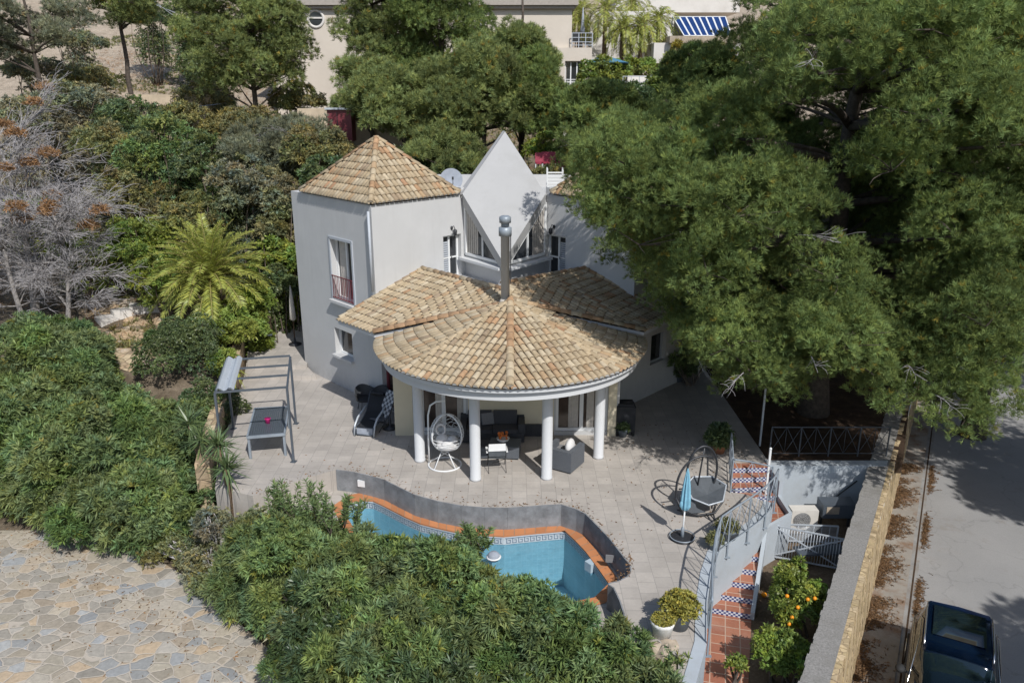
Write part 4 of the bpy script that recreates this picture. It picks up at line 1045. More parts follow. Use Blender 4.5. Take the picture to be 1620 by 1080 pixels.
# black sun lounger, seen from its foot
p, T = frame_at(577, 690, math.radians(-12)); lo_ = thing("sun_lounger", "black reclining lounger with pale armrests, half in the shade", "lounger", tuple(p))
side = [(-.02, .05), (.0, .35), (.55, .33), (.95, .50), (1.35, .95)]
mb = MB()
for sx_ in (-.30, .30):
    mb.tube([T(sx_, a, b_) for a, b_ in [(-.05, .02), (.0, .30), (.5, .30), (.95, .45), (1.38, 1.0)]], .018, 6)
    mb.tube([T(sx_, a, b_) for a, b_ in [(.95, .45), (1.0, 0.02)]], .016, 6)
mb.tube([T(-.30, -.02, .06), T(.30, -.02, .06)], .016, 6)
mb.build("frame", "steel_grey", lo_)
ar = MB()
for sx_ in (-.33, .33): ar.tube([T(sx_, a, b_) for a, b_ in [(-.05, .03), (.05, .34), (.3, .50), (.7, .56), (1.0, .62)]], [.022, .03, .034, .034, .03], 8)
ar.build("armrest", "paint_pale", lo_)
sg = MB(); prof = [(0.0, .31), (.25, .29), (.5, .31), (.75, .38), (.95, .47), (1.15, .70), (1.38, 1.0)]
for (a, b_), (c, d) in zip(prof, prof[1:]):
    sg.poly([T(-.29, a, b_), T(.29, a, b_), T(.29, c, d), T(-.29, c, d)]); sg.poly([T(-.29, a, b_-.02), T(-.29, c, d-.02), T(.29, c, d-.02), T(.29, a, b_-.02)])
sg.build("sling", "fabric_black", lo_)
MB().box(T(0, 1.28, .95), (.44, .07, .22), math.radians(-12), .9).build("head_pillow", "fabric_black", lo_)
MB().poly([T(-.27, .02, .02), T(.27, .02, .02), T(.27, .03, .30), T(-.27, .03, .30)]).poly([T(-.27, .035, .02), T(-.27, .045, .30), T(.27, .045, .30), T(.27, .035, .02)]).build("foot_panel", "grey_fabric", lo_)
# round wicker chairs
def wicker_chair(u, v, rot, label):
    p, T = frame_at(u, v, rot); t = thing("wicker_chair", label, "chair", tuple(p), "round black wicker chairs by the wall")
    mb = MB(); n = 18
    for k in range(n):
        a0, a1 = math.radians(-20+220*k/n), math.radians(-20+220*(k+1)/n)
        for r, z0_, z1_ in ((.33, .38, .82),):
            h0 = z1_-.25*max(0, math.cos(a0*1.0-math.pi/2)*-1+0) ; 
            q0, q1 = .62+.22*math.sin(a0) if math.sin(a0) > 0 else .62, .62+.22*math.sin(a1) if math.sin(a1) > 0 else .62
            A_, B_ = (math.cos(a0), math.sin(a0)), (math.cos(a1), math.sin(a1))
            mb.poly([T(A_[0]*.28, A_[1]*.28, .38), T(B_[0]*.28, B_[1]*.28, .38), T(B_[0]*.34, B_[1]*.34, q1), T(A_[0]*.34, A_[1]*.34, q0)])
            mb.poly([T(A_[0]*.25, A_[1]*.25, .40), T(A_[0]*.31, A_[1]*.31, q0), T(B_[0]*.31, B_[1]*.31, q1), T(B_[0]*.25, B_[1]*.25, .40)])
            mb.poly([T(A_[0]*.34, A_[1]*.34, q0), T(B_[0]*.34, B_[1]*.34, q1), T(B_[0]*.31, B_[1]*.31, q1), T(A_[0]*.31, A_[1]*.31, q0)])
    mb.build("backrest", "wicker_dark", t)
    MB().lathe([(.20, .36), (.29, .38), (.29, .44), (.24, .46), (0, .47)], p, 18).build("seat", "fabric_black", t)
    for k in range(4):
        a_ = math.pi/4+k*math.pi/2; MB().tube([T(.2*math.cos(a_), .2*math.sin(a_), .38), T(.28*math.cos(a_), .28*math.sin(a_), 0)], .014, 6).build("leg", "iron_dark", t)
wicker_chair(578, 648, .5, "round black wicker chair nearest the tower wall, behind the lounger")
wicker_chair(601, 650, -.3, "round black wicker chair beside the side door, behind the lounger")
p, T = frame_at(587, 640, 0); t = thing("side_table", "small round dark table between the wicker chairs", "table", (p.x, p.y+.15, 0))
MB().lathe([(.27, .0), (.27, .025), (0, .03)], (p.x, p.y+.15, .55), 20).build("table_top", "iron_dark", t)
for k in range(3): a_ = k*2.1; MB().tube([(p.x+.18*math.cos(a_), p.y+.15+.18*math.sin(a_), .55), (p.x+.22*math.cos(a_), p.y+.15+.22*math.sin(a_), 0)], .013, 6).build("leg", "iron_dark", t)
# patterned reclining cushion chair
p, T = frame_at(603, 676, math.radians(-38)); t = thing("folding_chair", "folding chair with a grey and white patterned cushion near the cream wall", "chair", tuple(p))
q = MB()
for k in range(9):
    for j in range(5):
        q.tint = (.5, .5, .5) if (j+k) % 2 else (.09, .09, .10)
        x0, x1 = -.22+.088*j, -.22+.088*(j+1); y0, y1 = .1+.05*k, .1+.05*(k+1); z0_, z1_ = .35+.085*k, .35+.085*(k+1)
        q.poly([T(x0, y0, z0_), T(x1, y0, z0_), T(x1, y1, z1_), T(x0, y1, z1_)])
q.tint = (.15, .15, .16); q.poly([T(-.22, .14, .33), T(-.22, .59, 1.09), T(.22, .59, 1.09), T(.22, .14, .33)]); q.poly([T(-.22, -.30, .36), T(.22, -.30, .36), T(.22, .1, .35), T(-.22, .1, .35)])
q.build("cushion", "painted_tile", t)
fr2 = MB()
for sx_ in (-.24, .24): fr2.tube([T(sx_, -.32, 0), T(sx_, .2, .5), T(sx_, .6, 1.12)], .014, 6).tube([T(sx_, .35, 0), T(sx_, -.3, .36)], .014, 6)
fr2.build("frame", "iron_dark", t)
p, T = frame_at(617, 677, 0); t = thing("parasol_base", "dark round parasol base on the paving beside the cream wall", "parasol base", tuple(p))
MB().lathe([(.24, 0), (.24, .05), (.05, .09), (.035, .45), (0, .46)], p, 20).build("foot", "iron_dark", t)

# egg chair (white)
p, T = frame_at(704, 735, math.radians(4)); t = thing("hanging_egg_chair", "white hanging egg chair with pale cushions between the two left columns", "chair", tuple(p))
f = MB(); f.tube([T(.48*math.cos(a_), .46*math.sin(a_), .02) for a_ in [2*math.pi*k/32 for k in range(32)]], .025, 8, closed=True)
f.tube([T(-.42, .20, .03), T(.1, .0, .42), T(.3, -.32, .03)], .018, 6); f.tube([T(.42, .2, .03), T(-.1, .0, .42), T(-.3, -.34, .03)], .018, 6)
f.build("base_ring", "paint_white", t)
MB().tube([T(-.46, .1, .02), T(-.46, .1, .9), T(-.45, .1, 1.55), T(-.38, .09, 1.85), T(-.2, .06, 1.98), T(.05, .04, 2.0)], .026, 8).tube([T(.05, .04, 2.0), T(.06, .03, 1.60)], .010, 6).build("stand_pole", "paint_white", t)
eg = MB(); cx, cy, cz = .08, .02, .98; RX, RY, RZ_ = .49, .42, .62
def eggp(a_, ph):   # a_ around, open side towards the camera/right
    return T(cx+RX*math.sin(ph)*math.cos(a_), cy+RY*math.sin(ph)*math.sin(a_), cz+RZ_*math.cos(ph)*(1.0 if ph < math.pi/2 else .85))
for k in range(22):
    a_ = math.radians(-28+236*k/21); eg.tube([eggp(a_+.25*math.sin(i*1.9+k), math.pi*(.03+.94*i/14)) for i in range(15)], .0065, 4, caps=False)
for i in range(3, 13): eg.tube([eggp(math.radians(-28+236*k/18), math.pi*i/15+.05*math.sin(k*2.3+i)) for k in range(19)], .0065, 4, caps=False)
eg.tube([eggp(math.radians(-30), math.pi*i/20) for i in range(21)]+[eggp(math.radians(210), math.pi*(20-i)/20) for i in range(21)], .022, 7)
for i in range(9, 15): eg.tube([eggp(2*math.pi*k/24, math.pi*(.55+.07*(i-9))) for k in range(24)], .009, 4, closed=True)
eg.build("woven_shell", "paint_white", t)
cu = MB(); rr_ = random.Random(2)
cu.ball(T(cx, cy-.02, .63), (.32, .30, .12), 14, 8); cu.ball(T(cx-.14, cy+.06, .78), (.20, .16, .17), 12, 8); cu.ball(T(cx+.15, cy+.02, .76), (.17, .17, .15), 12, 8); cu.ball(T(cx+.02, cy-.16, .71), (.2, .12, .10), 12, 8)
cu.build("cushions", "cushion_light", t)
MB().tube([T(cx-.18+.13*math.cos(a_), cy+.10, 1.08+.16*math.sin(a_)) for a_ in [2*math.pi*k/20 for k in range(20)]], .035, 7, closed=True).build("round_pillow", "cushion_light", t)

# outdoor sofa with cushions on the back wall
def prect(mb, T, x0, x1, y0, y1, z0, z1):
    b = len(mb.v)
    for z in (z0, z1):
        for x, y in ((x0, y0), (x1, y0), (x1, y1), (x0, y1)): mb.v.append(tuple(T(x, y, z)))
    for fc in ((0,3,2,1),(4,5,6,7),(0,1,5,4),(1,2,6,5),(2,3,7,6),(3,0,4,7)): mb._f(tuple(b+i for i in fc))
    return mb
p, T = frame_at(786, 702, 0); t = thing("outdoor_sofa", "dark wicker sofa with grey cushions against the cream back wall", "sofa", tuple(p))
s_ = MB(); prect(s_, T, -1.15, .85, 0, .8, .06, .32); prect(s_, T, -1.15, -.95, 0, .8, .32, .62); prect(s_, T, .67, .87, .02, .8, .32, .66); prect(s_, T, -1.15, .86, .62, .82, .32, .72)
s_.build("body", "wicker_dark", t)
for x0 in (-.93, -.13):
    c_ = MB(); prect(c_, T, x0, x0+.78, .02, .62, .325, .47); c_.build("seat_cushion", "cushion_dark", t)
    c_ = MB(); c_.box(T(x0+.39, .56, .68), (.74, .16, .42), 0, -.18); c_.build("back_cushion", "cushion_dark", t)
MB().box(T(-.30, .46, .66), (.38, .12, .36), .3, -.35).build("throw_pillow", "cushion_grey", t)
# stools and table
p, T = frame_at(797, 727, math.radians(-6)); t = thing("coffee_table", "low dark wicker coffee table behind the director chair", "table", tuple(p))
s_ = MB(); prect(s_, T, -.45, .45, 0, .62, .05, .40); s_.build("body", "wicker_grey", t); s_ = MB(); prect(s_, T, -.46, .46, -.01, .63, .402, .425); s_.build("table_top", "steel_grey", t)
q = T(-.06, .35, .425); bt = thing("flower_bowl", "bowl with red and orange blossoms on the coffee table", "bowl", tuple(q))
MB().lathe([(.08, 0), (.17, .06), (.20, .12), (.17, .12), (0, .09)], q, 16).build("bowl", "pot_white", bt)
fb = MB(); rg = random.Random(4)
for k in range(26): fb.ball((q.x+rg.uniform(-.13, .13), q.y+rg.uniform(-.12, .12), q.z+.14+rg.uniform(0, .16)), rg.uniform(.03, .05), 6, 4)
fb.build("blossoms", "orange_glow", bt)
p, T = frame_at(768, 726, 0); t = thing("footstool", "square dark wicker footstool beside the second column", "stool", tuple(p)); s_ = MB(); prect(s_, T, -.28, .26, 0, .5, .04, .36); s_.build("body", "wicker_grey", t); s_ = MB(); prect(s_, T, -.27, .25, .01, .49, .362, .41); s_.build("cushion", "cushion_dark", t)
# director chair seen from behind
p, T = frame_at(787, 748, math.radians(6)); t = thing("director_chair", "light folding chair with thin black legs and white back between the middle columns", "chair", tuple(p))
f = MB()
for sx_ in (-.25, .25):
    f.tube([T(sx_, -.02, 0), T(sx_, .28, .44), T(sx_, .50, .02)], .010, 5); f.tube([T(sx_, .02, .9), T(sx_, .06, .45), T(sx_, .45, .44)], .012, 5)
f.tube([T(-.25, -.02, .01), T(-.25, .16, .22), T(.25, .16, .22), T(.25, -.02, .01)], .009, 5); f.tube([T(-.25, .5, .02), T(.25, .28, .3)], .008, 5)
f.build("frame", "iron_dark", t)
s_ = MB(); prect(s_, T, -.24, .24, .05, .46, .44, .46); s_.build("seat", "mesh_grey", t)
s_ = MB(); prect(s_, T, -.25, .25, .02, .04, .68, .90); s_.build("backrest", "paint_white", t)
s_ = MB(); prect(s_, T, -.24, .24, .05, .065, .50, .67); s_.build("back_mesh", "mesh_grey", t)
for sx_ in (-.28, .28): s_ = MB(); prect(s_, T, sx_-.03, sx_+.03, .05, .42, .62, .65); s_.build("armrest", "paint_white", t)
# armchair
cs_ = [G(903, 751, 0), G(922, 733, 0), G(866, 741, 0)]; p = cs_[0]; ex = (cs_[2]-cs_[0]).normalized(); ey = V((-ex.y, ex.x, 0)); ey = ey if ey.y > 0 else -ey
p = V((p.x, p.y, 0)); T = lambda x, y, z: p+ex*x+ey*y+V((0, 0, z))
t = thing("wicker_armchair", "dark grey wicker armchair with white pillow beside the third column", "armchair", tuple(p))
s_ = MB(); prect(s_, T, 0, .92, 0, .16, .05, .66); prect(s_, T, 0, .16, .16, .86, .05, .66); prect(s_, T, .80, .92, .16, .80, .05, .62); prect(s_, T, .16, .80, .16, .82, .05, .30); s_.build("body", "wicker_grey", t)
s_ = MB(); prect(s_, T, .17, .79, .17, .84, .305, .43); s_.build("seat_cushion", "cushion_grey", t)
MB().ball(T(.30, .50, .62), (.13, .27, .24), 14, 8, rot=math.atan2(ex.y, ex.x)+.15).build("throw_pillow", "cushion_light", t)
# side table with red flowers at the right end of the sofa
p, T = frame_at(843, 690, 0); t = thing("plant_table", "low dark table with small red potted plants beside the sofa", "table", tuple(p))
s_ = MB(); prect(s_, T, -.28, .30, 0, .45, .0, .40); s_.build("body", "wicker_dark", t)
rg = random.Random(7)
for i, (x, mt, lab) in enumerate(((-.16, "flower_red", "small pot of dark red flowers, left one on the table by the sofa"), (.1, "flower_orange", "small pot of orange flowers, right one on the table by the sofa"))):
    q = T(x, .22, .40); pl = thing("potted_plant", lab, "potted plant", tuple(q)); MB().lathe([(.05, 0), (.07, .12), (0, .12)], q, 10).build("pot", "pot_white", pl)
    b2 = MB(); [b2.ball((q.x+rg.uniform(-.08, .08), q.y+rg.uniform(-.08, .08), q.z+rg.uniform(.13, .30)), .035, 6, 4) for _ in range(14)]; b2.build("blossoms", mt, pl)
# barbecue / cabinet at the right pier
p, T = frame_at(989, 690, 0); t = thing("covered_grill", "tall black covered grill in the shade at the right end of the porch", "grill", tuple(p))
s_ = MB(); prect(s_, T, -.30, .30, 0, .5, .14, 1.0); s_.box(T(0, .25, 1.03), (.5, .42, .10)); s_.build("cover", "fabric_black", t)
for x, y in ((-.25, .05), (.25, .05), (-.25, .45), (.25, .45)): MB().lathe([(.05, 0), (.05, .14)], T(x, y, 0), 8).build("caster", "rubber", t)
p, T = frame_at(985, 704, 0)
# kettle grill beside the stone wall on the left
p, T = frame_at(409, 566, .25); t = thing("barbecue", "black barbecue cart with side shelves against the ochre stone wall", "barbecue", tuple(V((p.x, p.y, .15))))
p = V((p.x, p.y, .15)); T = (lambda p: lambda x, y, z: V((p.x+x*.97-y*.25, p.y+x*.25+y*.97, p.z+z)))(p)
s_ = MB(); prect(s_, T, -.32, .32, 0, .42, .62, .80); s_.build("firebox", "iron_dark", t)
s_ = MB(); s_.tube([T(-.32, .21, .80), T(.32, .21, .80)], .22, 14); s_.build("lid", "fabric_black", t)
for x, y in ((-.3, .02), (.3, .02), (-.3, .4), (.3, .4)): MB().bar(T(x, y, 0), T(x, y, .64), .035).build("leg", "steel_grey", t)
s_ = MB(); prect(s_, T, -.32, .32, 0, .42, .16, .20); s_.build("shelf", "steel_grey", t)
for x0, x1 in ((-.62, -.34), (.34, .62)): s_ = MB(); prect(s_, T, x0, x1, .02, .4, .76, .79); s_.build("side_shelf", "steel_grey", t)
# closed beige parasol in the alley
p, T = frame_at(467, 545, 0, .3); t = thing("closed_parasol", "closed beige parasol standing in the dark alley beside the tower", "parasol", tuple(p))
MB().lathe([(.26, 0), (.26, .05), (.05, .08), (.04, .3), (0, .31)], p, 18).build("base", "iron_dark", t); MB().tube([p, T(0, 0, 2.5)], .022, 8).build("pole", "wood_dark", t)
MB().lathe([(.03, 1.05), (.14, 1.12), (.12, 1.5), (.09, 1.9), (.05, 2.3), (.01, 2.55)], p, 11).build("folded_canopy", "beige_fabric", t)
# closed blue parasol on the patio
p, T = frame_at(1079, 851, 0); t = thing("closed_parasol", "closed sky-blue parasol with round base on the sunlit patio", "parasol", tuple(p))
MB().lathe([(.30, 0), (.30, .03), (.22, .05), (.05, .06)], p, 24).build("base", "iron_dark", t)
MB().tube([T(.30*math.cos(a_), .30*math.sin(a_), .07) for a_ in [2*math.pi*k/28 for k in range(28)]], .014, 6, closed=True).lathe([(.045, 0), (.04, .3), (.03, .31)], p, 12).build("base_ring", "galvanised", t)
MB().tube([p, T(.02, 0, .95)], .02, 8).build("pole", "paint_white", t)
cm_ = MB(); n = 16; b0 = 0; pr_f = [(.07, .80), (.105, .88), (.10, 1.1), (.085, 1.35), (.06, 1.6), (.035, 1.78), (.008, 1.9)]
for r, z in pr_f:
    for k in range(n): a_ = 2*math.pi*k/n; q_ = r*(1+.22*(1 if k % 2 else -1)); cm_.v.append(tuple(T(.02+q_*math.cos(a_), q_*math.sin(a_), z)))
for i in range(len(pr_f)-1):
    for k in range(n): k2 = (k+1) % n; cm_._f((i*n+k, i*n+k2, (i+1)*n+k2, (i+1)*n+k))
cm_.build("folded_canopy", "blue_fabric", t)
MB().ball(T(-.08, -.03, .95), (.05, .04, .10), 8, 6).build("strap", "blue_fabric", t)
# big black swing seat (two hoops, bowl)
p, T = frame_at(1108, 812, math.radians(12)); t = thing("hanging_basket_seat", "large black steel swing seat with twin hoops beside the blue parasol", "swing seat", tuple(p))
def hoop(pts, r=.028): return MB().tube(pts, r, 8)
f = MB()
f.tube([T(-.72+.02*i, .0, 0) for i in range(2)], .03, 8)
arcL = [T(-.70*math.cos(a_)-.0, .05+.10*math.sin(a_), .72+.85*math.sin(a_)) for a_ in [math.radians(-35+150*k/20) for k in range(21)]]
arcR = [T(.10+.42*math.cos(a_), .30, 1.05+.72*math.sin(a_)) for a_ in [math.radians(-60+300*k/28) for k in range(29)]]
f.tube(arcL, .03, 8); f.tube(arcR, .03, 8)
f.tube([T(-.72, .02, .55), T(-.55, -.1, .2), T(-.15, -.2, .08), T(.3, -.2, .10), T(.62, .0, .3), T(.60, .25, .7)], .028, 8)
f.tube([T(.05, -.2, .10), T(.12, -.42, 0)], .022, 6); f.tube([T(.25, -.2, .10), T(.22, -.42, 0)], .022, 6); f.tube([T(-.5, -.1, .18), T(-.5, .3, 0)], .022, 6); f.tube([T(.45, .0, .2), T(.55, .45, 0)], .022, 6)
f.tube([T(.0, .3, .55), T(.12, .3, 1.72)], .022, 6)
f.tube([T(-.62, .05, .75), T(-.30, .1, .72)], .02, 6)
f.build("frame", "iron_dark", t)
s_ = MB(); ol = [(-.34, -.16), (-.34, .26), (-.02, .52), (.50, .46), (.74, .14), (.42, -.34), (.0, -.42)]
cpt = T(.18, .06, .50); pts = [T(x, y, .62+y*.35) for x, y in ol]
for a, b_ in zip(pts, pts[1:]+pts[:1]): s_.poly([cpt, a, b_]); s_.poly([cpt-V((0, 0, .02)), b_-V((0, 0, .02)), a-V((0, 0, .02))])
s_.build("seat_sling", "mesh_grey", t)
MB().tube(pts, .022, 6, closed=True).build("seat_rim", "paint_pale", t)
s_ = MB(); o2 = [(-.62, -.05, .62), (-.30, -.05, .66), (-.22, -.2, .30), (.0, -.30, .2), (-.35, -.2, .16), (-.58, -.1, .28)]
s_.poly([T(*q) for q in o2]); s_.poly([T(x, y+.02, z) for x, y, z in o2][::-1]); s_.build("side_sling", "mesh_grey", t)
ch = MB(); [ch.tube([T(.02+.03*k, .28, 1.60-.02*k), T(-.22+.05*k, .3, 1.3)], .006, 4) for k in range(5)]; ch.build("suspension_cords", "twig_brown", t)

# ------------------------------------------------------------------ pots with plants (foliage added below)
POTS = []
def pot(u, v, z, r, h, material, name, label, col_in=True, group=None):
    p = G(u, v, z); t = thing(name, label, "potted plant", tuple(p), group)
    MB().lathe([(r*.72, 0), (r*.95, h*.75), (r, h*.8), (r*1.04, h), (r*.90, h), (r*.86, h*.85), (0, h*.85)], p, 20).build("pot", material, t)
    POTS.append((t, p, r, h)); return t
pot(1047, 1004, 0, .24, .36, "pot_white", "potted_plant", "wide white ceramic pot of low ochre sedum at the patio corner")
pot(1073, 990, 0, .27, .42, "pot_grey", "potted_plant", "grey pot with a bushy yellow-green succulent against the blue-grey wall")
pot(1149, 850, 0, .30, .30, "pot_grey", "potted_plant", "dark oval planter of small flowers inside the curved railing")
pot(1137, 715, 0, .22, .35, "pot_terracotta", "potted_plant", "shaded leafy plant in a terracotta pot behind the swing seat")
pot(1052, 595, 0, .20, .35, "pot_terracotta", "potted_plant", "leafy plant in the dark corner against the right tower wall, nearest the porch", group="dark pots along the right tower wall")
pot(1072, 602, 0, .24, .40, "pot_grey", "potted_plant", "wide leafy plant in the middle of the shaded row by the right tower", group="dark pots along the right tower wall")
pot(1092, 590, 0, .22, .45, "pot_terracotta", "potted_plant", "taller leafy plant at the far end of the shaded row by the right tower", group="dark pots along the right tower wall")
pot(1129, 868, 0, .0001+.15, .22, "pot_grey", "potted_plant", "small dark pot with yellowish flowers tucked at the left end of the curved railing")
pot(985, 690, 0, .16, .26, "pot_grey", "potted_plant", "small plant in a black pot in front of the covered grill")

# rocks at the patio corner
rg = random.Random(12)
for (u, v, z, r, lab) in ((1056, 1036, -.25, (.34, .42, .30), "largest sandy rock below the white pot"), (1030, 1030, -.3, (.30, .3, .26), "flat sandy rock left of the largest rock"), (1010, 1050, -.5, (.34, .3, .3), "pale rock half hidden by the oleander"),
                          (1043, 1065, -.5, (.32, .28, .28), "sandy rock at the bottom of the rock pile"), (1000, 1024, -.5, (.25, .25, .2), "small pale rock at the top left of the rock pile")):
    p = G(u, v, z); MB().ball(p, r, 11, 8, jit=.14, rng=rg, rot=rg.uniform(0, 3)).build("garden_rock", "rock_pale", label=lab, cat="rock", group="rocks at the patio corner")
sheet("stone_ledge", [g2(1071, 1012), g2(1098, 1008), g2(1078, 1100), g2(1050, 1100)], -.06, "rock_pale", "flat pale stone ledge beside the blue-grey wall", "ledge", thick=.5)

# ------------------------------------------------------------------ air conditioner, planter box, metal gates
p = G(1271, 834, -1.2); q0 = V((8.0, 20.1, -1.1)); Zc = 0
c = D(1271, 818, 20.2); t = thing("air_conditioner", "cream outdoor air-conditioning unit mounted in front of the garden wall", "air conditioner", (c.x, c.y, c.z-.3))
T = lambda x, y, z: c+V((x, y, z))
s_ = MB(); prect(s_, T, -.40, .36, -.16, .18, -.30, .30); s_.build("casing", "ac_white", t)
fn = MB(); fc = T(-.10, -.165, .0)
for r in (.06, .11, .16, .21, .245): fn.tube([fc+V((r*math.cos(a_), -.012, r*math.sin(a_))) for a_ in [2*math.pi*k/24 for k in range(24)]], .006, 4, closed=True)
for k in range(12): a_ = k*math.pi/6; fn.tube([fc+V((.03*math.cos(a_), -.012, .03*math.sin(a_))), fc+V((.245*math.cos(a_), -.012, .245*math.sin(a_)))], .004, 4)
fo = fn.build("fan_grille", "fan_grey", t)
dk_ = MB(); dk_.poly([fc+V((.24*math.cos(2*math.pi*k/24), -.003, .24*math.sin(2*math.pi*k/24))) for k in range(24)][::1]); dk_.build("fan_recess", "cushion_grey", fo)
MB().bar(T(-.35, 0, -.33), T(-.35, .75, -.33), .04).bar(T(.31, 0, -.33), T(.31, .75, -.33), .04).bar(T(-.35, -.1, -.33), T(.31, -.1, -.33), .04).build("bracket", "paint_white", t)
MB().tube([T(.36, .05, .1), T(.5, .1, .15), T(.75, .3, .18), T(1.2, .55, .45), T(1.7, .62, .85)], .022, 6).build("pipe", "iron_dark", t)
c2 = V((9.35, 20.25, GZ)); t = thing("planter_box", "low timber box with ochre panel right of the air conditioner", "box", tuple(c2))
s_ = MB().box(c2+V((0, 0, .62)), (.95, .5, .42)); s_.build("box_body", "steel_grey", t); MB().box(c2+V((-.2, -.255, .66)), (.36, .02, .22)).build("front_panel", "rock_pale", t)
for x in (-.4, .4): MB().bar(c2+V((x, 0, 0)), c2+V((x, 0, .42)), .06).build("leg", "iron_dark", t)
def bar_gate(name, label, a, b_, z0, z1a, z1b, n, X=True, material="paint_pale", horiz=0):
    a, b_ = V(a), V(b_); t = thing(name, label, "gate", (a.x, a.y, z0)); fr3 = MB(); d = b_-a
    P = lambda s_, q: V((a.x+d.x*s_, a.y+d.y*s_, z0+(z1a+(z1b-z1a)*s_-z0)*q))
    for A_, B_ in ((P(0, 0), P(0, 1)), (P(1, 0), P(1, 1)), (P(0, .06), P(1, .06)), (P(0, 1), P(1, 1))): fr3.bar(A_, B_, .035)
    fr3.build("gate_frame", material, t); br_ = MB()
    for k in range(1, n): br_.tube([P(k/n, .06), P(k/n, 1)], .008, 5)
    for k in range(horiz): br_.tube([P(0, .1+.9*k/horiz), P(1, .1+.9*k/horiz)], .007, 4)
    br_.build("bars", material, t)
    if X: MB().bar(P(.05, .1), P(.95, .95), .03).bar(P(.05, .95), P(.95, .1), .03).build("cross_brace", material, t)
    return t
bar_gate("metal_gate", "pale metal bar gate with crossed braces in front of the sunken garden", G(1216, 884, GZ).xy, G(1332, 905, GZ).xy, GZ+.05, -.55, -.62, 26)
bar_gate("metal_gate", "second barred panel turned sideways behind the crossed gate", G(1222, 858, GZ).xy, G(1322, 862, GZ).xy, GZ+.05, -1.0, -1.0, 8, X=False, horiz=14)
t = thing("garden_bench", "low dark slab bench behind the orange tree", "bench", (8.3, 17.8, GZ))
s_ = MB(); s_.box((8.2, 18.35, GZ+.42), (1.3, .42, .06), .1); s_.build("seat", "steel_grey", t)
for x in (-.5, .5): MB().box((8.2+x, 18.35+x*.1, GZ+.2), (.08, .36, .4), .1).build("leg", "steel_grey", t)
p = G(1197, 905, GZ); MB().ball((6.3, 16.9, GZ+.07), .07, 12, 8).build("fallen_orange", "orange_fruit", label="single orange lying at the right edge of the steps", cat="orange")

# ------------------------------------------------------------------ parked car
yaw = math.radians(-26.5)        # car axis follows the road; front towards the camera
rear = V((10.05, 15.0, RZ)); ca = thing("parked_car", "dark blue parked car at the lower right with its nose towards the viewer", "car", tuple(rear))
fx = V((-math.sin(math.radians(29)), -math.cos(math.radians(29)), 0)); fy = V((fx.y, -fx.x, 0))       # forward, right-of-forward... fy points to image left
if fy.x > 0: fy = -fy
T = lambda x, y, z: rear+fx*(x-.35)+fy*(y+.05)+V((0, 0, z))    # x forward from the tail, y to the image left
def loft(mb, secs, sm=True):
    b = len(mb.v); n = len(secs[0])
    for s_ in secs:
        for q in s_: mb.v.append(tuple(q))
    for i in range(len(secs)-1):
        for k in range(n-1): mb._f((b+i*n+k, b+i*n+k+1, b+(i+1)*n+k+1, b+(i+1)*n+k), sm)
    mb._f(tuple(b+k for k in range(n))); mb._f(tuple(b+(len(secs)-1)*n+k for k in reversed(range(n))))
def bsec(x, hw, zt, zb=.28):
    pr_ = [(-hw*.93, zb), (-hw, zb+.18), (-hw*1.0, zt-.28), (-hw*.96, zt-.10), (-hw*.86, zt-.02), (-hw*.5, zt), (0, zt+.012), (hw*.5, zt), (hw*.86, zt-.02), (hw*.96, zt-.10), (hw, zt-.28), (hw, zb+.18), (hw*.93, zb)]
    return [T(x, y, z) for y, z in pr_]
body = MB(); loft(body, [bsec(-.02, .66, .86, .4), bsec(.08, .80, .98), bsec(.35, .86, 1.02), bsec(1.0, .89, 1.0), (bsec(2.0, .90, .98)), bsec(3.0, .89, .98), bsec(3.35, .87, .93), bsec(3.8, .84, .86), bsec(4.15, .78, .76), bsec(4.32, .62, .62, .4)])
bo = body.build("body", "car_paint", ca)
def gsec(x, hb, ht, z0_, z1_):
    pr_ = [(-hb, z0_), (-hb*.97, z0_+.05), (-ht*1.03, z1_-.09), (-ht*.93, z1_-.02), (-ht*.5, z1_+.015), (0, z1_+.022), (ht*.5, z1_+.015), (ht*.93, z1_-.02), (ht*1.03, z1_-.09), (hb*.97, z0_+.05), (hb, z0_)]
    return [T(x, y, z) for y, z in pr_]
gh = MB(); loft(gh, [gsec(.12, .72, .60, .96, 1.05), gsec(.42, .80, .62, .97, 1.44), gsec(.75, .82, .64, .97, 1.49), gsec(1.3, .83, .655, .96, 1.51), gsec(1.9, .83, .65, .95, 1.49), gsec(2.2, .83, .63, .95, 1.43), gsec(2.95, .80, .62, .95, 1.02)])
gh.build("windows", "car_glass", ca)
rf = MB(); loft(rf, [[T(.38, y, 1.45+dz) for y, dz in ((-.60, -.0), (-.57, .02), (0, .05), (.57, .02), (.60, .0))], [T(.75, y, 1.50+dz) for y, dz in ((-.66, -.03), (-.6, .015), (0, .04), (.6, .015), (.66, -.03))], [T(1.9, y, 1.50+dz) for y, dz in ((-.67, -.03), (-.6, .015), (0, .035), (.6, .015), (.67, -.03))], [T(2.22, y, 1.43+dz) for y, dz in ((-.65, -.02), (-.6, .01), (0, .03), (.6, .01), (.65, -.02))]])
ro_ = rf.build("roof", "car_paint", ca)
gr_ = MB(); loft(gr_, [[T(x, y, z) for y in (-.5, -.25, 0, .25, .5)] for x, z in ((.62, 1.545), (1.2, 1.56), (1.75, 1.55))]); gr_.build("glass_roof", "car_glass", ro_)
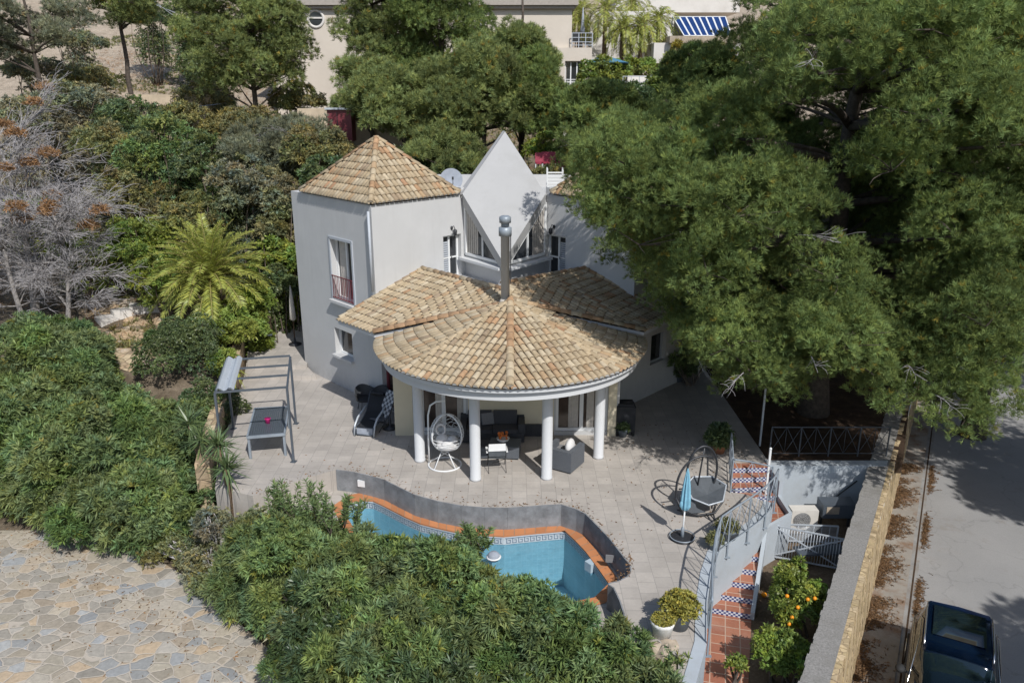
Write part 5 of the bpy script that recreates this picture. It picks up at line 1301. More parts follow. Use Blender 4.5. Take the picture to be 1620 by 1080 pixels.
for sg_ in (-1, 1):
    MB().tube([T(.5, sg_*.62, 1.50), T(.8, sg_*.635, 1.545), T(1.8, sg_*.635, 1.54), T(2.1, sg_*.63, 1.48)], .017, 6).build("roof_rail", "car_trim", ca)
    MB().tube([T(.55, sg_*.74, 1.18), T(1.0, sg_*.72, 1.40), T(1.8, sg_*.72, 1.40), T(2.5, sg_*.80, 1.15), T(2.85, sg_*.83, 1.0), T(.45, sg_*.84, 1.02)], .012, 5, closed=True).build("window_trim", "car_trim", ca)
    mi = MB(); mi.ball(T(2.55, sg_*1.0, 1.05), (.10, .12, .08), 10, 7, rot=math.atan2(fy.y, fx.y)); mi.bar(T(2.55, sg_*.84, 1.0), T(2.55, sg_*.98, 1.03), .04); mi.build("wing_mirror", "rubber", ca)
    for x in (.75, 3.45):
        w_o = MB(); w_o.tube([T(x, sg_*.70, .33), T(x, sg_*.91, .33)], .33, 22); wo = w_o.build("wheel", "rubber", ca); MB().tube([T(x, sg_*.90, .33), T(x, sg_*.92, .33)], .21, 16).build("rim", "car_trim", wo)
    MB().box(T(4.17, sg_*.55, .68), (.3, .16, .12), math.atan2(fx.y, fx.x)).build("headlight", "grey_fabric", ca)
MB().bar(T(4.33, -.25, .45), T(4.33, .25, .45), .02, .11).build("number_plate", "paint_white", ca)
wp_ = MB(); wp_.tube([T(3.0, -.1, 1.0), T(2.75, .55, 1.10)], .01, 4).tube([T(3.0, -.5, 1.0), T(2.75, .1, 1.11)], .01, 4); wp_.build("wipers", "rubber", ca)

# ------------------------------------------------------------------ stone wall and curved kerb at the left of the patio
SW = [g2(334, 760), g2(345, 705), g2(366, 645), g2(381, 600), g2(390, 565), g2(430, 541), g2(438, 520), (-13.0, 35)]
swo = offset(SW, -.38)
sw_ = MB()
for i in range(len(SW)-1):
    h0, h1 = [.55, .55, .7, .85, .95, 1.0, 1.1, 1.3][i:i+2]
    sw_.prism([SW[i], SW[i+1], swo[i+1], swo[i]], -2.5, [h0, h1, h1, h0])
sw_.build("stone_wall", "stone_wall", label="ochre rubble stone wall holding the planting left of the patio", cat="wall")
arc_ = [TR(u, v, 24) for u, v in ((150, 508), (175, 496), (205, 487), (235, 482), (262, 480))]
kb = MB()
P_ = [(p.x, p.y) for p in arc_]; po = offset(P_, .75)
for i in range(len(P_)-1):
    z = arc_[i].z; kb.prism([P_[i], P_[i+1], po[i+1], po[i]], z-1, z+.22)
kb.build("garden_kerb", "white_far", label="pale curved masonry rim in the garden left of the palm", cat="kerb")

# pale stony clearing left of the palm
nu, nv = 12, 9; cp_ = MB(); gr_p = [[TR(118+(150)*i/nu+(6*math.sin(j*1.7) if i in (0, nu) else 0), 486+100*j/nv+(5*math.sin(i*2.1) if j in (0, nv) else 0), 22)+V((0, 0, .05)) for i in range(nu+1)] for j in range(nv+1)]
for j in range(nv):
    for i in range(nu): cp_.poly([gr_p[j+1][i], gr_p[j+1][i+1], gr_p[j][i+1], gr_p[j][i]])
cp_.build("stony_clearing", "stone_wall", label="pale tan flat-stone clearing between hedge and palm", cat="clearing", kind="structure")
rg = random.Random(31); rb_ = MB()
for k in range(60):
    p = TR(rg.uniform(122, 268), rg.choice([rg.uniform(466, 484), rg.uniform(490, 585)]), 22); r = rg.uniform(.06, .24)
    rb_.ball(p+V((0, 0, r*.2)), (r, r*rg.uniform(.7, 1.1), r*.6), 8, 6, jit=.16, rng=rg, rot=rg.uniform(0, 3))
rb_.build("rubble", "rock_pale", label="loose pale rubble lying about the stony clearing left of the palm", cat="rubble", kind="stuff")
# ------------------------------------------------------------------ foliage builders
NR_ = np.random.default_rng(11)
UP = np.array([0, 0, 1.0])
def nrm(a): return a/np.maximum(np.linalg.norm(a, axis=-1, keepdims=True), 1e-9)
def rdir(n, zmin=-1.0, rg=NR_):
    z = rg.uniform(zmin, 1, n); t = rg.uniform(0, 2*math.pi, n); r = np.sqrt(1-z*z)
    return np.stack([r*np.cos(t), r*np.sin(t), z], 1)
def quad_mesh(name, Vt, tint, material, parent):
    """Vt (N,4,3) world coords; tint (N,3)"""
    o0 = np.array(ORG[parent]) if parent is not None else np.zeros(3)
    n = len(Vt); co = (Vt-o0).reshape(-1).astype(np.float32)
    me = bpy.data.meshes.new(name); me.vertices.add(n*4); me.vertices.foreach_set("co", co)
    me.loops.add(n*4); me.loops.foreach_set("vertex_index", np.arange(n*4, dtype=np.int32))
    me.polygons.add(n); me.polygons.foreach_set("loop_start", np.arange(0, n*4, 4, dtype=np.int32))
    try: me.polygons.foreach_set("loop_total", np.full(n, 4, dtype=np.int32))
    except Exception: pass
    at = me.color_attributes.new("tint", 'FLOAT_COLOR', 'POINT')
    c = np.ones((n, 4, 4), np.float32); c[:, :, :3] = tint[:, None, :]; at.data.foreach_set("color", c.reshape(-1))
    me.update(calc_edges=True)
    return link_mesh(name, me, material, parent)
def leaves(base, d, length, width, droop=0.0, side=None, rg=NR_, wpos=0.45):
    """rhombic leaves; arrays (N,3), lengths (N,)"""
    n = len(base); d = nrm(d); r = rdir(n, rg=rg) if side is None else side
    s = nrm(np.cross(d, r)); L_ = length[:, None]; W_ = (width[:, None] if hasattr(width, '__len__') else width)/2
    tip = base+d*L_-UP*droop*L_; mid = base+d*L_*wpos+np.cross(s, d)*L_*0.05
    return np.stack([base, mid+s*W_, tip, mid-s*W_], 1)
def whorls(P, Nn, k, ln, wd, up=0.5, fan=(25, 80), rg=NR_, jl=0.25, droop=0.1):
    """k leaves round each twig tip"""
    n = len(P); ax = nrm(nrm(Nn)*(1-up)+UP*up+rdir(n, rg=rg)*0.35)
    x = nrm(np.cross(ax, rdir(n, rg=rg))); y = np.cross(ax, x)
    a = rg.uniform(0, 2*math.pi, (n, k)); f = np.radians(rg.uniform(fan[0], fan[1], (n, k)))
    if hasattr(ln, '__len__'): ln = np.repeat(ln, k)
    d = ax[:, None]*np.cos(f)[..., None]+(x[:, None]*np.cos(a)[..., None]+y[:, None]*np.sin(a)[..., None])*np.sin(f)[..., None]
    d = d.reshape(-1, 3); b = np.repeat(P, k, 0); l = ln*rg.uniform(1-jl, 1+jl, n*k)
    return leaves(b, d, l, wd*rg.uniform(.8, 1.2, n*k), droop, rg=rg)
def tints(n, k, spread=0.18, hue=0.10, rg=NR_, odd=None, oddf=0.0, leafsp=0.12):
    t = rg.uniform(1-spread, 1+spread, (n, 1))*np.ones((1, 3)); h = rg.uniform(-hue, hue, (n, 1))
    t = t*np.concatenate([1+h, 1+h*.3, 1-h], 1)
    if odd is not None: m = rg.random(n) < oddf; t[m] = np.array(odd)
    t = np.repeat(t, k, 0); return t*rg.uniform(1-leafsp, 1+leafsp, (len(t), 1))
def shell(c, r, n, zmin=-0.45, rough=0.16, rg=NR_, lob=None):
    """points over a lumpy ellipsoid; returns points and outward normals"""
    d = rdir(n, zmin, rg); r = np.array(r); w = 1-rough*rg.random(n)
    return np.array(c)+d*r*w[:, None], nrm(d/r)
def inside_any(P, balls, skip, f=0.86):
    m = np.zeros(len(P), bool)
    for j, (c, r) in enumerate(balls):
        if j == skip: continue
        q = (P-np.array(c))/(np.array(r)*f); m |= (q*q).sum(1) < 1
    return m
def limb_mesh(mb, p0, p1, r0, r1, bend=.12, seg=5, rg=random, n=6):
    p0, p1 = V(p0), V(p1); d = p1-p0; off = V((rg.uniform(-1, 1), rg.uniform(-1, 1), rg.uniform(-.3, .8)))*d.length*bend; pts = []; rr = []
    for i in range(seg+1):
        t = i/seg; pts.append(p0+d*t+off*math.sin(math.pi*t)); rr.append(r0+(r1-r0)*t)
    mb.tube(pts, rr, n); return pts

def bush(name, label, cat, base, lumps, material, density=95, k=9, ln=.13, wd=.024, up=.5, fan=(25, 80), group=None, tint_kw=None, seed=1, zmin=-.5, rough=.2, stems=6, inner=.35, part="foliage", bark="twig_brown", flowers=None):
    """lumps: (centre, radii) in metres"""
    rg = np.random.default_rng(seed); pr_ = random.Random(seed)
    t = thing(name, label, cat, tuple(base), group)
    PP, NN, LT, LS = [], [], [], []
    for i, (c, r) in enumerate(lumps):
        a, b_, c_ = r; area = 4*math.pi*((((a*b_)**1.6+(a*c_)**1.6+(b_*c_)**1.6)/3)**(1/1.6))*(1-zmin)/2
        nn_ = int(area*density); P, Q = shell(c, r, nn_, zmin, rough, rg); lt = np.array([1, 1, 1.0])*rg.uniform(.74, 1.28)*np.array([rg.uniform(.88, 1.16), 1, rg.uniform(.8, 1.15)])
        f = np.sin(P[:, 0]*4.1+c[0])*np.sin(P[:, 1]*4.7)*np.sin(P[:, 2]*5.3+1); P = P+Q*f[:, None]*.22*min(r)
        g = np.sin(P[:, 0]*6.7+1)+np.sin(P[:, 1]*6.1+P[:, 2]*3)+np.sin(P[:, 2]*7.3-P[:, 0]*4)      # gaps
        m = ~inside_any(P, lumps, i) & (g > -1.45); P, Q = P[m], Q[m]; PP.append(P); NN.append(Q); LT.append(np.tile(lt, (len(P), 1))); sz = rg.uniform(.7, 1.2); LS.append(np.full(len(P), sz))
        ni = int(nn_*inner); P, Q = shell(c, tuple(x*.72 for x in r), ni, zmin, .3, rg); m = ~inside_any(P, lumps, i, .6); PP.append(P[m]); NN.append(Q[m]); LT.append(np.tile(lt, (int(m.sum()), 1))); LS.append(np.full(int(m.sum()), sz))
    P = np.concatenate(PP); Q = np.concatenate(NN); LT = np.concatenate(LT); LS = np.concatenate(LS); n = len(P)
    quad_mesh(part, whorls(P, Q, k, ln*LS, wd, up, fan, rg, .38), tints(n, k, rg=rg, **(tint_kw or {}))*np.repeat(LT, k, 0), material, t)
    if stems:
        mb = MB()
        for i in range(stems):
            c, r = lumps[i % len(lumps)]
            limb_mesh(mb, (base[0]+pr_.uniform(-.25, .25), base[1]+pr_.uniform(-.25, .25), base[2]-.1), (c[0]+pr_.uniform(-.4, .4)*r[0], c[1]+pr_.uniform(-.4, .4)*r[1], c[2]+r[2]*.5), .045, .012, .1, 4, pr_, 5)
        mb.build("stems", bark, t)
    if flowers:
        mt, nf, fr_ = flowers; idx = rg.choice(n, min(nf, n), replace=False); mb = MB()
        for i in idx: mb.ball(tuple(P[i]+Q[i]*.04), fr_, 6, 4)
        mb.build("flower_heads", mt, t)
    return t
def lumps_in(base, w, d, h, n, rs, seed, taper=.55):
    """lumpy heap: n overlapping ellipsoids within a w x d footprint and height h above base"""
    r_ = random.Random(seed); out = []
    for i in range(n):
        a = r_.uniform(0, 2*math.pi); q = math.sqrt(r_.random()); x, y = math.cos(a)*q, math.sin(a)*q
        top = h*(1-taper*q*q)*r_.uniform(.82, 1.0); r = rs*r_.uniform(.75, 1.25)
        z = top-r*.8
        out.append(((base[0]+x*w/2, base[1]+y*d/2, base[2]+max(z, r*.5)), (r, r, r*.85)))
        if z > 1.5*rs: out.append(((base[0]+x*w/2*1.08, base[1]+y*d/2*1.08-.1, base[2]+z*.5), (r*.95, r*.95, r*.95)))
    return out

# ------------------------------------------------------------------ oleander hedges
OLE = dict(density=78, k=11, ln=.18, wd=.033, up=.45, fan=(18, 78), rough=.42)
def hedge_bush(i, name, label, x, y, zb, w, d, h, rs, material="leaf_oleander", n=9, group="oleanders along the pool and forecourt", **kw):
    args = dict(OLE); args.update(kw)
    lm = lumps_in((x, y, zb), w, d, h, n, rs, 100+i, taper=.35); r_ = random.Random(900+i)
    for c, r in list(lm):          # small shoots standing proud of the mass
        for q in range(3):
            a = r_.uniform(0, 6.28); s_ = r_.uniform(.25, .4)*rs/.65
            lm.append(((c[0]+math.cos(a)*r[0]*.75, c[1]+math.sin(a)*r[1]*.75, c[2]+r[2]*r_.uniform(.3, .95)), (s_, s_, s_*1.15)))
    return bush(name, label, "shrub", (x, y, zb), lm, material, group=group, seed=200+i, tint_kw=dict(spread=.30, hue=.15, odd=(1.5, 1.1, .7), oddf=.02), **args)
# in front of the pool, left to right
FR_ = [(-6.0, 17.4, 2.0, 1.6, 2.7, .50, "oleander left of the pool with thin sprigs rising against the patio edge"),
       (-4.8, 15.9, 2.2, 2.0, 3.3, .60, "tall oleander overhanging the left tip of the pool"),
       (-3.2, 15.0, 2.3, 2.0, 3.65, .64, "tallest oleander, overhanging the left part of the pool"),
       (-1.8, 14.3, 2.2, 2.2, 3.6, .64, "broad oleander in front of the pool's middle, its top against the orange coping"),
       (-.3, 13.7, 2.2, 2.0, 3.3, .62, "rounded oleander in front of the pale shallow water"),
       (1.2, 13.2, 2.0, 2.0, 2.85, .58, "oleander in front of the dark deep corner of the pool"),
       (2.5, 12.5, 1.7, 1.8, 2.15, .50, "low oleander below the rocks at the bottom"),
       (-3.9, 14.2, 1.7, 1.6, 2.8, .55, "dark-leaved oleander at the bottom edge left of centre"),
       (-2.6, 12.9, 2.0, 1.6, 3.0, .62, "oleander at the bottom edge left of the middle"),
       (-1.2, 11.9, 2.2, 1.8, 2.9, .62, "oleander at the bottom edge in the middle"),
       (.8, 11.4, 2.2, 1.8, 2.4, .58, "oleander at the bottom edge right of the middle")]
for i, (x, y, w, d, h, rs, lab) in enumerate(FR_):
    mt = "leaf_dark" if i in (7, 9) else "leaf_oleander"
    hedge_bush(i, "oleander", lab, x, y, -2.1, w, d, h, rs, mt, n=12)
# left of the patio
LF = [(-16.4, 25.6, 4.2, 3.2, 5.2, 1.0, "large oleander at the left edge below the dead grey tree"),
      (-13.3, 24.0, 3.2, 2.4, 3.4, .85, "large oleander in front of the stony garden clearing"),
      (-11.2, 22.8, 2.6, 2.8, 3.4, .85, "oleander just left of the pergola and the yucca"),
      (-15.4, 22.6, 3.6, 2.6, 4.0, .90, "oleander leaning over the paving at the far left"),
      (-12.6, 21.4, 3.4, 2.6, 3.7, .88, "oleander leaning over the paving, left of the twiggy shrub"),
      (-18.4, 23.2, 3.4, 3.0, 4.3, .95, "oleander cut by the left edge of the picture"),
      (-10.2, 20.2, 2.6, 2.0, 2.5, .70, "oleander below the yucca at the patio corner")]
for i, (x, y, w, d, h, rs, lab) in enumerate(LF):
    hedge_bush(20+i, "oleander", lab, x, y, -2.05, w, d, h, rs, n=14, density=62, ln=.21, wd=.040)
# low mixed shrubs along the paving
MX = [(-8.9, 19.2, 2.2, 1.3, 1.3, .42, "leaf_olive", "yellow-green low shrub at the paving edge, middle of the hedge foot"),
      (-7.2, 18.0, 1.9, 1.5, 1.6, .45, "leaf_olive", "olive-green shrub full of dry twigs left of the front oleanders"),
      (-8.0, 18.5, 2.0, 1.2, 2.2, .42, "leaf_grey", "greyish twiggy shrub below the patio corner"),
      (-6.6, 18.3, 1.8, 1.0, 2.35, .42, "leaf_olive", "loose olive shrub in front of the patio edge between corner and pool"),
      (-5.7, 16.4, 1.5, 1.3, 1.4, .42, "leaf_olive", "yellowish shrub hanging over the paving edge near the bottom"),
      (-10.4, 19.9, 1.8, 1.2, 1.2, .42, "leaf_olive", "small olive shrub at the paving edge farther left"),
      (-4.7, 15.2, 1.2, 1.1, 1.2, .40, "leaf_olive", "small olive shrub at the paving edge nearest the bottom")]
for i, (x, y, w, d, h, rs, mt, lab) in enumerate(MX):
    bush("low_shrub", lab, "shrub", (x, y, -2.0), lumps_in((x, y, -2.0), w, d, h, 9, rs, 300+i), mt, density=105, k=8, ln=.10, wd=.034, seed=320+i, group="low mixed shrubs along the forecourt", tint_kw=dict(spread=.3, hue=.2), stems=34, bark="twig_grey", rough=.6)

# thin sprigs sticking up in front of the patio edge
def sprigs(name, label, cat, pts, h, material, seed, k=14, ln=.15, wd=.028):
    rg = np.random.default_rng(seed); pr_ = random.Random(seed); t = thing(name, label, cat, pts[0]); mb = MB(); P = []; Q = []
    for p in pts:
        for j in range(4):
            top = V(p)+V((pr_.uniform(-.3, .3), pr_.uniform(-.2, .2), h*pr_.uniform(.6, 1))); c = limb_mesh(mb, p, top, .012, .004, .05, 5, pr_, 4)
            for m_ in range(14):
                q = V(p).lerp(top, .25+.75*m_/13); P.append(q); Q.append(V((pr_.uniform(-1, 1), pr_.uniform(-1, 1), .6)))
    P = np.array(P); Q = np.array(Q); quad_mesh("foliage", whorls(P, Q, 6, ln, wd, .5, (20, 70), rg), tints(len(P), 6, rg=rg), material, t); mb.build("stems", "twig_brown", t)
for i, (u, v, y, h, lab) in enumerate(((450, 812, 16.8, .9, "slender sprigs against the patio edge, leftmost"), (500, 822, 16.6, 1.0, "slender sprigs against the patio edge by the left end of the pool"), (545, 835, 16.2, 1.0, "slender sprigs in front of the pool's left tip"), (745, 862, 15.0, .6, "leafy sprig poking up over the orange coping"))):
    p = D(u, v, y); sprigs("oleander_sprig", lab, "shrub", [tuple(p), tuple(p+V((.25, -.1, -.1))), tuple(p+V((-.3, -.1, -.15)))], h, "leaf_oleander", 400+i)

# ------------------------------------------------------------------ pines
def pine(name, label, base, clumps, seed, tuft=.145, dens=44, trunk_top=None, tr=.28, lean=(0, 0), material="needle", group=None, k=13, wdt=.0125, sub=.36, limbs=True, trunk_path=None, inner=.3, dead=0, subd=5.2, cap=130000):
    rg = np.random.default_rng(seed); pr_ = random.Random(seed); t = thing(name, label, "pine tree", tuple(base), group)
    PP, NN, TT = [], [], []
    for (c, r) in clumps:
        c = np.array(c); r = np.array(r)
        ns_ = max(5, int(subd*(r[0]*r[1]+r[0]*r[2]+r[1]*r[2])/3/(sub*sub)))
        d = rdir(ns_, -.55, rg); sc = c+d*r*rg.uniform(.6, 1.05, (ns_, 1)); sr = sub*rg.uniform(.5, 1.15, ns_)
        hue = rg.uniform(.82, 1.18)
        for q, s_ in zip(sc, sr):
            n = max(6, int(dens*4*math.pi*s_*s_*.95)); dd = rdir(n, -.45, rg)
            P = q+dd*np.array([s_, s_, s_*.95])*rg.uniform(.5, 1.0, (n, 1)); PP.append(P); NN.append(nrm(dd+UP*.3)); TT.append(np.full(n, hue*rg.uniform(.68, 1.30)))
    P = np.concatenate(PP); Q = np.concatenate(NN); T_ = np.concatenate(TT)
    if len(P) > cap: m = rg.choice(len(P), cap, replace=False); print('cap', len(P)); P, Q, T_ = P[m], Q[m], T_[m]
    n = len(P)
    Vt = whorls(P, Q, k, tuft, wdt, .25, (12, 62), rg, .25, 0.0)
    tn = tints(n, k, .16, .12, rg, (1.5, .95, .6), .02)*np.repeat(T_, k)[:, None]
    quad_mesh("crown", Vt, tn, material, t)
    mb = MB(); b0 = V(base); top = V(trunk_top); pts = [V(p) for p in trunk_path] if trunk_path else [b0, b0.lerp(top, .35)+V((lean[0], lean[1], 0)), b0.lerp(top, .7)+V((lean[0]*.6, lean[1]*.6, 0)), top]
    m_ = len(pts); fine = []
    for i in range(m_-1):
        for j in range(4): fine.append(pts[i].lerp(pts[i+1], j/4)+V((pr_.uniform(-.05, .05), pr_.uniform(-.05, .05), 0)))
    fine.append(pts[-1]); rr = [tr*(1-.75*i/(len(fine)-1)) for i in range(len(fine))]
    rr[0] *= 1.35; mb.tube(fine, rr, 10); mb.build("trunk", "bark", t)
    if limbs:
        lb = MB()
        for (c, r) in clumps:
            j = min(len(fine)-2, max(3, int(len(fine)*min(.95, max(.25, ((c[2]-base[2])/(top.z-base[2])-.12)))))); p = fine[j]
            cc = V(c)-V((0, 0, r[2]*.3)); L_ = (cc-p).length; limb_mesh(lb, p, cc, min(tr*.45, .03+.018*L_), .02, .07, 6, pr_, 6)
            for q in range(4): limb_mesh(lb, cc, cc+V((pr_.uniform(-1, 1)*r[0], pr_.uniform(-1, 1)*r[1], pr_.uniform(-.3, .7)*r[2])), .02, .006, .1, 3, pr_, 4)
        lb.build("limbs", "bark", t)
    if dead:
        for q in range(dead):
            db = MB()
            c, r = clumps[pr_.randrange(len(clumps))]; p = V(c)+V((pr_.uniform(-.7, .7)*r[0], -.55*r[1], pr_.uniform(-.7, .2)*r[2]))
            
            dr = V((pr_.uniform(-.9, .9), pr_.uniform(-.7, 0), pr_.uniform(-.3, .4))); sp_ = limb_mesh(db, p, p+dr, .014, .005, .12, 5, pr_, 4)
            for s_ in range(12): a_ = sp_[pr_.randint(1, 5)]; limb_mesh(db, a_, a_+dr*.35+V((pr_.uniform(-.3, .3), pr_.uniform(-.3, .1), pr_.uniform(-.25, .25))), .006, .003, .15, 3, pr_, 3)
            db.build("dead_branch", "twig_grey", t)
    print(name, n*k)
    return t
KEEPLIT = [(-1.7, 28, 7.0, .2), (0, 28, 7, .9), (-.3, 27, 5.6, .6), (-.3, 29.5, 8.6, .3), (1.0, 28.2, 6.9, .3), (-.2, 22.9, 5.6, .35), (-.2, 22.9, 6.7, .3), (8.3, 20.1, -.9, .5), (8.6, 20.9, -.9, .3), (8.8, 18.9, -1.5, .5), (3.4, 21.5, 0, .3), (5.2, 20.5, 0, .5), (6.9, 20.3, -.2, .5), (-2.5, 25.5, 4.3, .6)]
def casts(c, r):
    """does a pad of radius r at c shade one of the places the photograph shows in the sun?"""
    for x, y, z, q in KEEPLIT:
        d = V(c)-V((x, y, z)); t = d.dot(SUN)
        if t > 0 and (d-SUN*t).length < r+q: return True
    return False
def crown(center, rad, n, rs, seed, outline=None, hollow=.55, zs=.62, shrink=0.98, zmin=-.8, noshade=False):
    """clump layout: pads scattered in the outer part of an ellipsoid crown; outline = surveyed silhouette"""
    r_ = random.Random(seed); out = []; tries = 0
    while len(out) < n and tries < n*60:
        tries += 1
        z = r_.uniform(zmin, 1); a = r_.uniform(0, 2*math.pi); q = math.sqrt(max(0, 1-z*z))*1.0; f = r_.uniform(hollow, 1.0)
        c = V((center[0]+rad[0]*q*math.cos(a)*f, center[1]+rad[1]*q*math.sin(a)*f, center[2]+rad[2]*z*f)); r = rs*r_.uniform(.75, 1.3)
        if outline:
            u, v = proj(c); px = r*FPX/(c.y*CP-(c.z-CAMH)*SP)*shrink
            ok = all(inpoly(u+dx*px, v+dy*px*zs, outline) for dx, dy in ((1, 0), (-1, 0), (0, 1), (0, -1), (.7, .7), (-.7, .7)))
            if not ok and -50 < u < 1670 and v > -40: continue
        if noshade and casts(c, r): continue
        if any((c-V(o[0])).length < (r+o[1][0])*.42 for o in out): continue
        out.append((tuple(c), (r, r, r*zs)))
    return out
# the big pine over the street wall
OUT1 = [(1135, -200), (1150, 60), (1105, 95), (1050, 130), (960, 128), (905, 142), (888, 200), (893, 260), (878, 292), (915, 332), (965, 385), (945, 395), (1000, 440), (1040, 452), (1003, 482), (1060, 503), (1110, 560), (1150, 602), (1180, 622), (1240, 642),
        (1290, 602), (1330, 600), (1370, 642), (1380, 690), (1450, 717), (1540, 682), (1590, 642), (1625, 600), (1800, 600), (1800, -200)]
def pads(lst): return [(tuple(D(u, v, y)), (r, r, r*.8)) for u, v, y, r in lst]
T1 = (10.3, 25.0, -.02)
c1 = crown((9.6, 22.8, 8.2), (7.4, 5.8, 7.2), 105, 1.25, 21, OUT1, hollow=.68, zs=.78, noshade=True)
c1 += pads([(1085, 520, 22.2, .8), (1130, 560, 21.5, .85), (1175, 590, 20.8, .85), (1225, 600, 20.4, .9), (1265, 580, 20.4, .8), (1210, 560, 21.2, .9), (1300, 560, 20.6, .8), (1060, 470, 23, .8), (1040, 430, 23.4, .8), (1000, 400, 23.8, .8),
            (1375, 560, 19.4, .95), (1400, 610, 19.2, .9), (1420, 660, 18.9, .9), (1470, 690, 18.6, .8), (1520, 665, 18.6, .9), (1560, 630, 18.8, .9), (1480, 620, 18.8, 1.0), (1440, 560, 19.0, 1.0), (1510, 570, 18.8, 1.0), (1350, 520, 19.8, 1.0), (1570, 570, 19.0, .9), (1240, 520, 21.2, 1.0), (1160, 510, 21.6, .9),
            (950, 260, 24.5, .8), (920, 230, 25, .8), (935, 310, 24.6, .7), (975, 350, 24.2, .7), (925, 180, 25.4, .8)])
c1 = [q for q in c1 if not casts(q[0], q[1][0]*.9)]
c1 += pads([(925, 288, 25.6, .55), (955, 300, 25.3, .65), (908, 262, 25.8, .45), (985, 330, 24.8, .65), (945, 335, 25, .45), (905, 225, 25.6, .5)])
c1 += [(p, (r, r, r*.85)) for p, r in (((4.6, 19.9, 8.8), 1.0), ((5.6, 20.3, 9.6), 1.1), ((4.3, 21.5, 7.6), .9), ((5.4, 21.6, 8.2), 1.0), ((6.5, 20.5, 8.0), 1.1), ((4.9, 22.8, 7.0), .9), ((6.0, 22.5, 6.2), .9), ((6.9, 20.2, 4.2), .8), ((8.2, 20.8, 4.6), .9), ((7.6, 21.6, 5.4), .9), ((9.0, 20.0, 4.2), .9), ((5.9, 21.9, 5.0), .8))]  # extra crown pads added to cast shade on the roof and patio
for tg in ((1.5, 23.4, 4.3), (2.4, 24.0, 4.1), (3.2, 25.0, 4.2), (3.5, 22.8, 3.6), (4.5, 24.0, 3.6), (2.3, 25.8, 4.4), (1.1, 24.3, 4.5), (2.9, 22.3, 3.5), (-.7, 24.3, 4.5), (3.6, 26.0, 4.6), (1.9, 25.0, 4.4), (2.0, 22.6, 3.9))+tuple((x, y, 0) for x in np.arange(3.7, 7.8, .75) for y in np.arange(22.1, 27.5, .9)):  # one more pad added up the sun ray from each spot, to shade it
    for t_ in np.arange(3, 16, .4):
        q = V(tg)+SUN*float(t_); u_, v_ = proj(q); px = .75*FPX/(q.y*CP-(q.z-CAMH)*SP)
        if all(inpoly(u_+a*px, v_+b*px, OUT1) for a, b in ((1, 0), (-1, 0), (0, 1), (0, -1))) and not casts(q, .45): c1.append((tuple(q), (.85, .85, .7))); break
    else: print('unshaded', [round(float(k), 1) for k in tg])
pine("stone_pine", "huge dark pine whose crown hides the right tower and shades the patio", T1, c1, 31, trunk_top=(10.2, 24.6, 13.5), tr=.42, dead=26, dens=44, cap=160000)
T2 = (17.5, 27.5, -2.05)
c2 = crown((16.8, 25.0, 7.8), (6.8, 6.4, 7.6), 78, 1.35, 22, OUT1, hollow=.68, zs=.78)
pine("stone_pine", "large pine across the pavement, filling the right edge", T2, c2, 32, trunk_top=(17.3, 27, 13), tr=.38, dead=14, tuft=.16, dens=38, wdt=.014, cap=90000)
T3 = (12.0, 35.0, 1.0)
c3 = crown((12.0, 33.0, 11.0), (8.5, 5.5, 7.0), 60, 1.6, 23, OUT1, hollow=.68, zs=.78)
pine("stone_pine", "tall pine at the top right behind the big pine", T3, c3, 33, trunk_top=(12, 35, 16), tr=.35, tuft=.21, dens=24, wdt=.021, dead=8, cap=45000)
T4 = (24.0, 36.0, -1.6)
c4 = crown((24.0, 34.0, 8.5), (7.5, 5.5, 9.5), 46, 1.7, 24, None, hollow=.68, zs=.78)
pine("stone_pine", "distant pine at the top right corner", T4, c4, 34, trunk_top=(24, 36, 16), tr=.35, tuft=.24, dens=20, wdt=.03, cap=32000)

# pines between the villa and the cream house
def hill_pine(i, label, u, v, y, w, d, h, n, rs, outline=None, mt="needle_light", zb=None, tuft=.21, dens=24, dead=0):
    p = D(u, v, y); zb = hgt(p.x, p.y) if zb is None else zb; cz = p.z
    cl = crown((p.x, p.y, cz), (w/2, d/2, h/2), n, rs*1.1, 500+i, outline, hollow=.55, zs=.75)
    pine("hillside_pine", label, (p.x, p.y+.3, zb-.1), cl, 520+i, tuft=tuft, dens=dens, trunk_top=(p.x, p.y, cz+h*.4), tr=.2, material=mt, group="pines on the slope behind the villa", k=11, wdt=.023, dead=dead, sub=.42, cap=15000)
OUTM = [(520, 40), (528, -60), (775, -60), (778, 45), (806, 62), (815, -5), (845, 5), (868, 80), (885, 110), (908, 160), (930, 215), (880, 245), (820, 222), (793, 205), (745, 245), (700, 262), (640, 240), (610, 215), (560, 200), (530, 150), (545, 95)]
hill_pine(0, "dense pine standing directly before the cream house, left of its centre", 590, 60, 43, 5.5, 4.0, 8.5, 40, .95, OUTM)
hill_pine(1, "dense pine in front of the cream house just right of the first", 700, 50, 42, 6.0, 4.0, 9.5, 46, .95, OUTM, "needle")
hill_pine(2, "pine whose slim top points up before the cream wall", 826, 100, 40, 3.6, 3.4, 7.5, 34, .75, OUTM)
hill_pine(3, "low pine tops directly behind the diamond gable", 640, 175, 38.5, 6.5, 3.0, 4.2, 30, .9, OUTM)
hill_pine(12, "broad pine top behind the diamond's tip", 765, 170, 38, 5.5, 3.2, 4.6, 30, .85, OUTM)
hill_pine(13, "pine between the diamond's tip and the big pine", 862, 170, 38.5, 4.0, 3.2, 4.6, 24, .8, OUTM, "needle")
hill_pine(4, "feathery bright pine left of the round window", 392, 60, 44, 6.0, 4.0, 7.2, 44, .9, None, dens=19)
hill_pine(5, "airy pine at the top left with a slim dark trunk", 185, 5, 50, 6.5, 4.0, 4.0, 15, .8, None, dens=12)
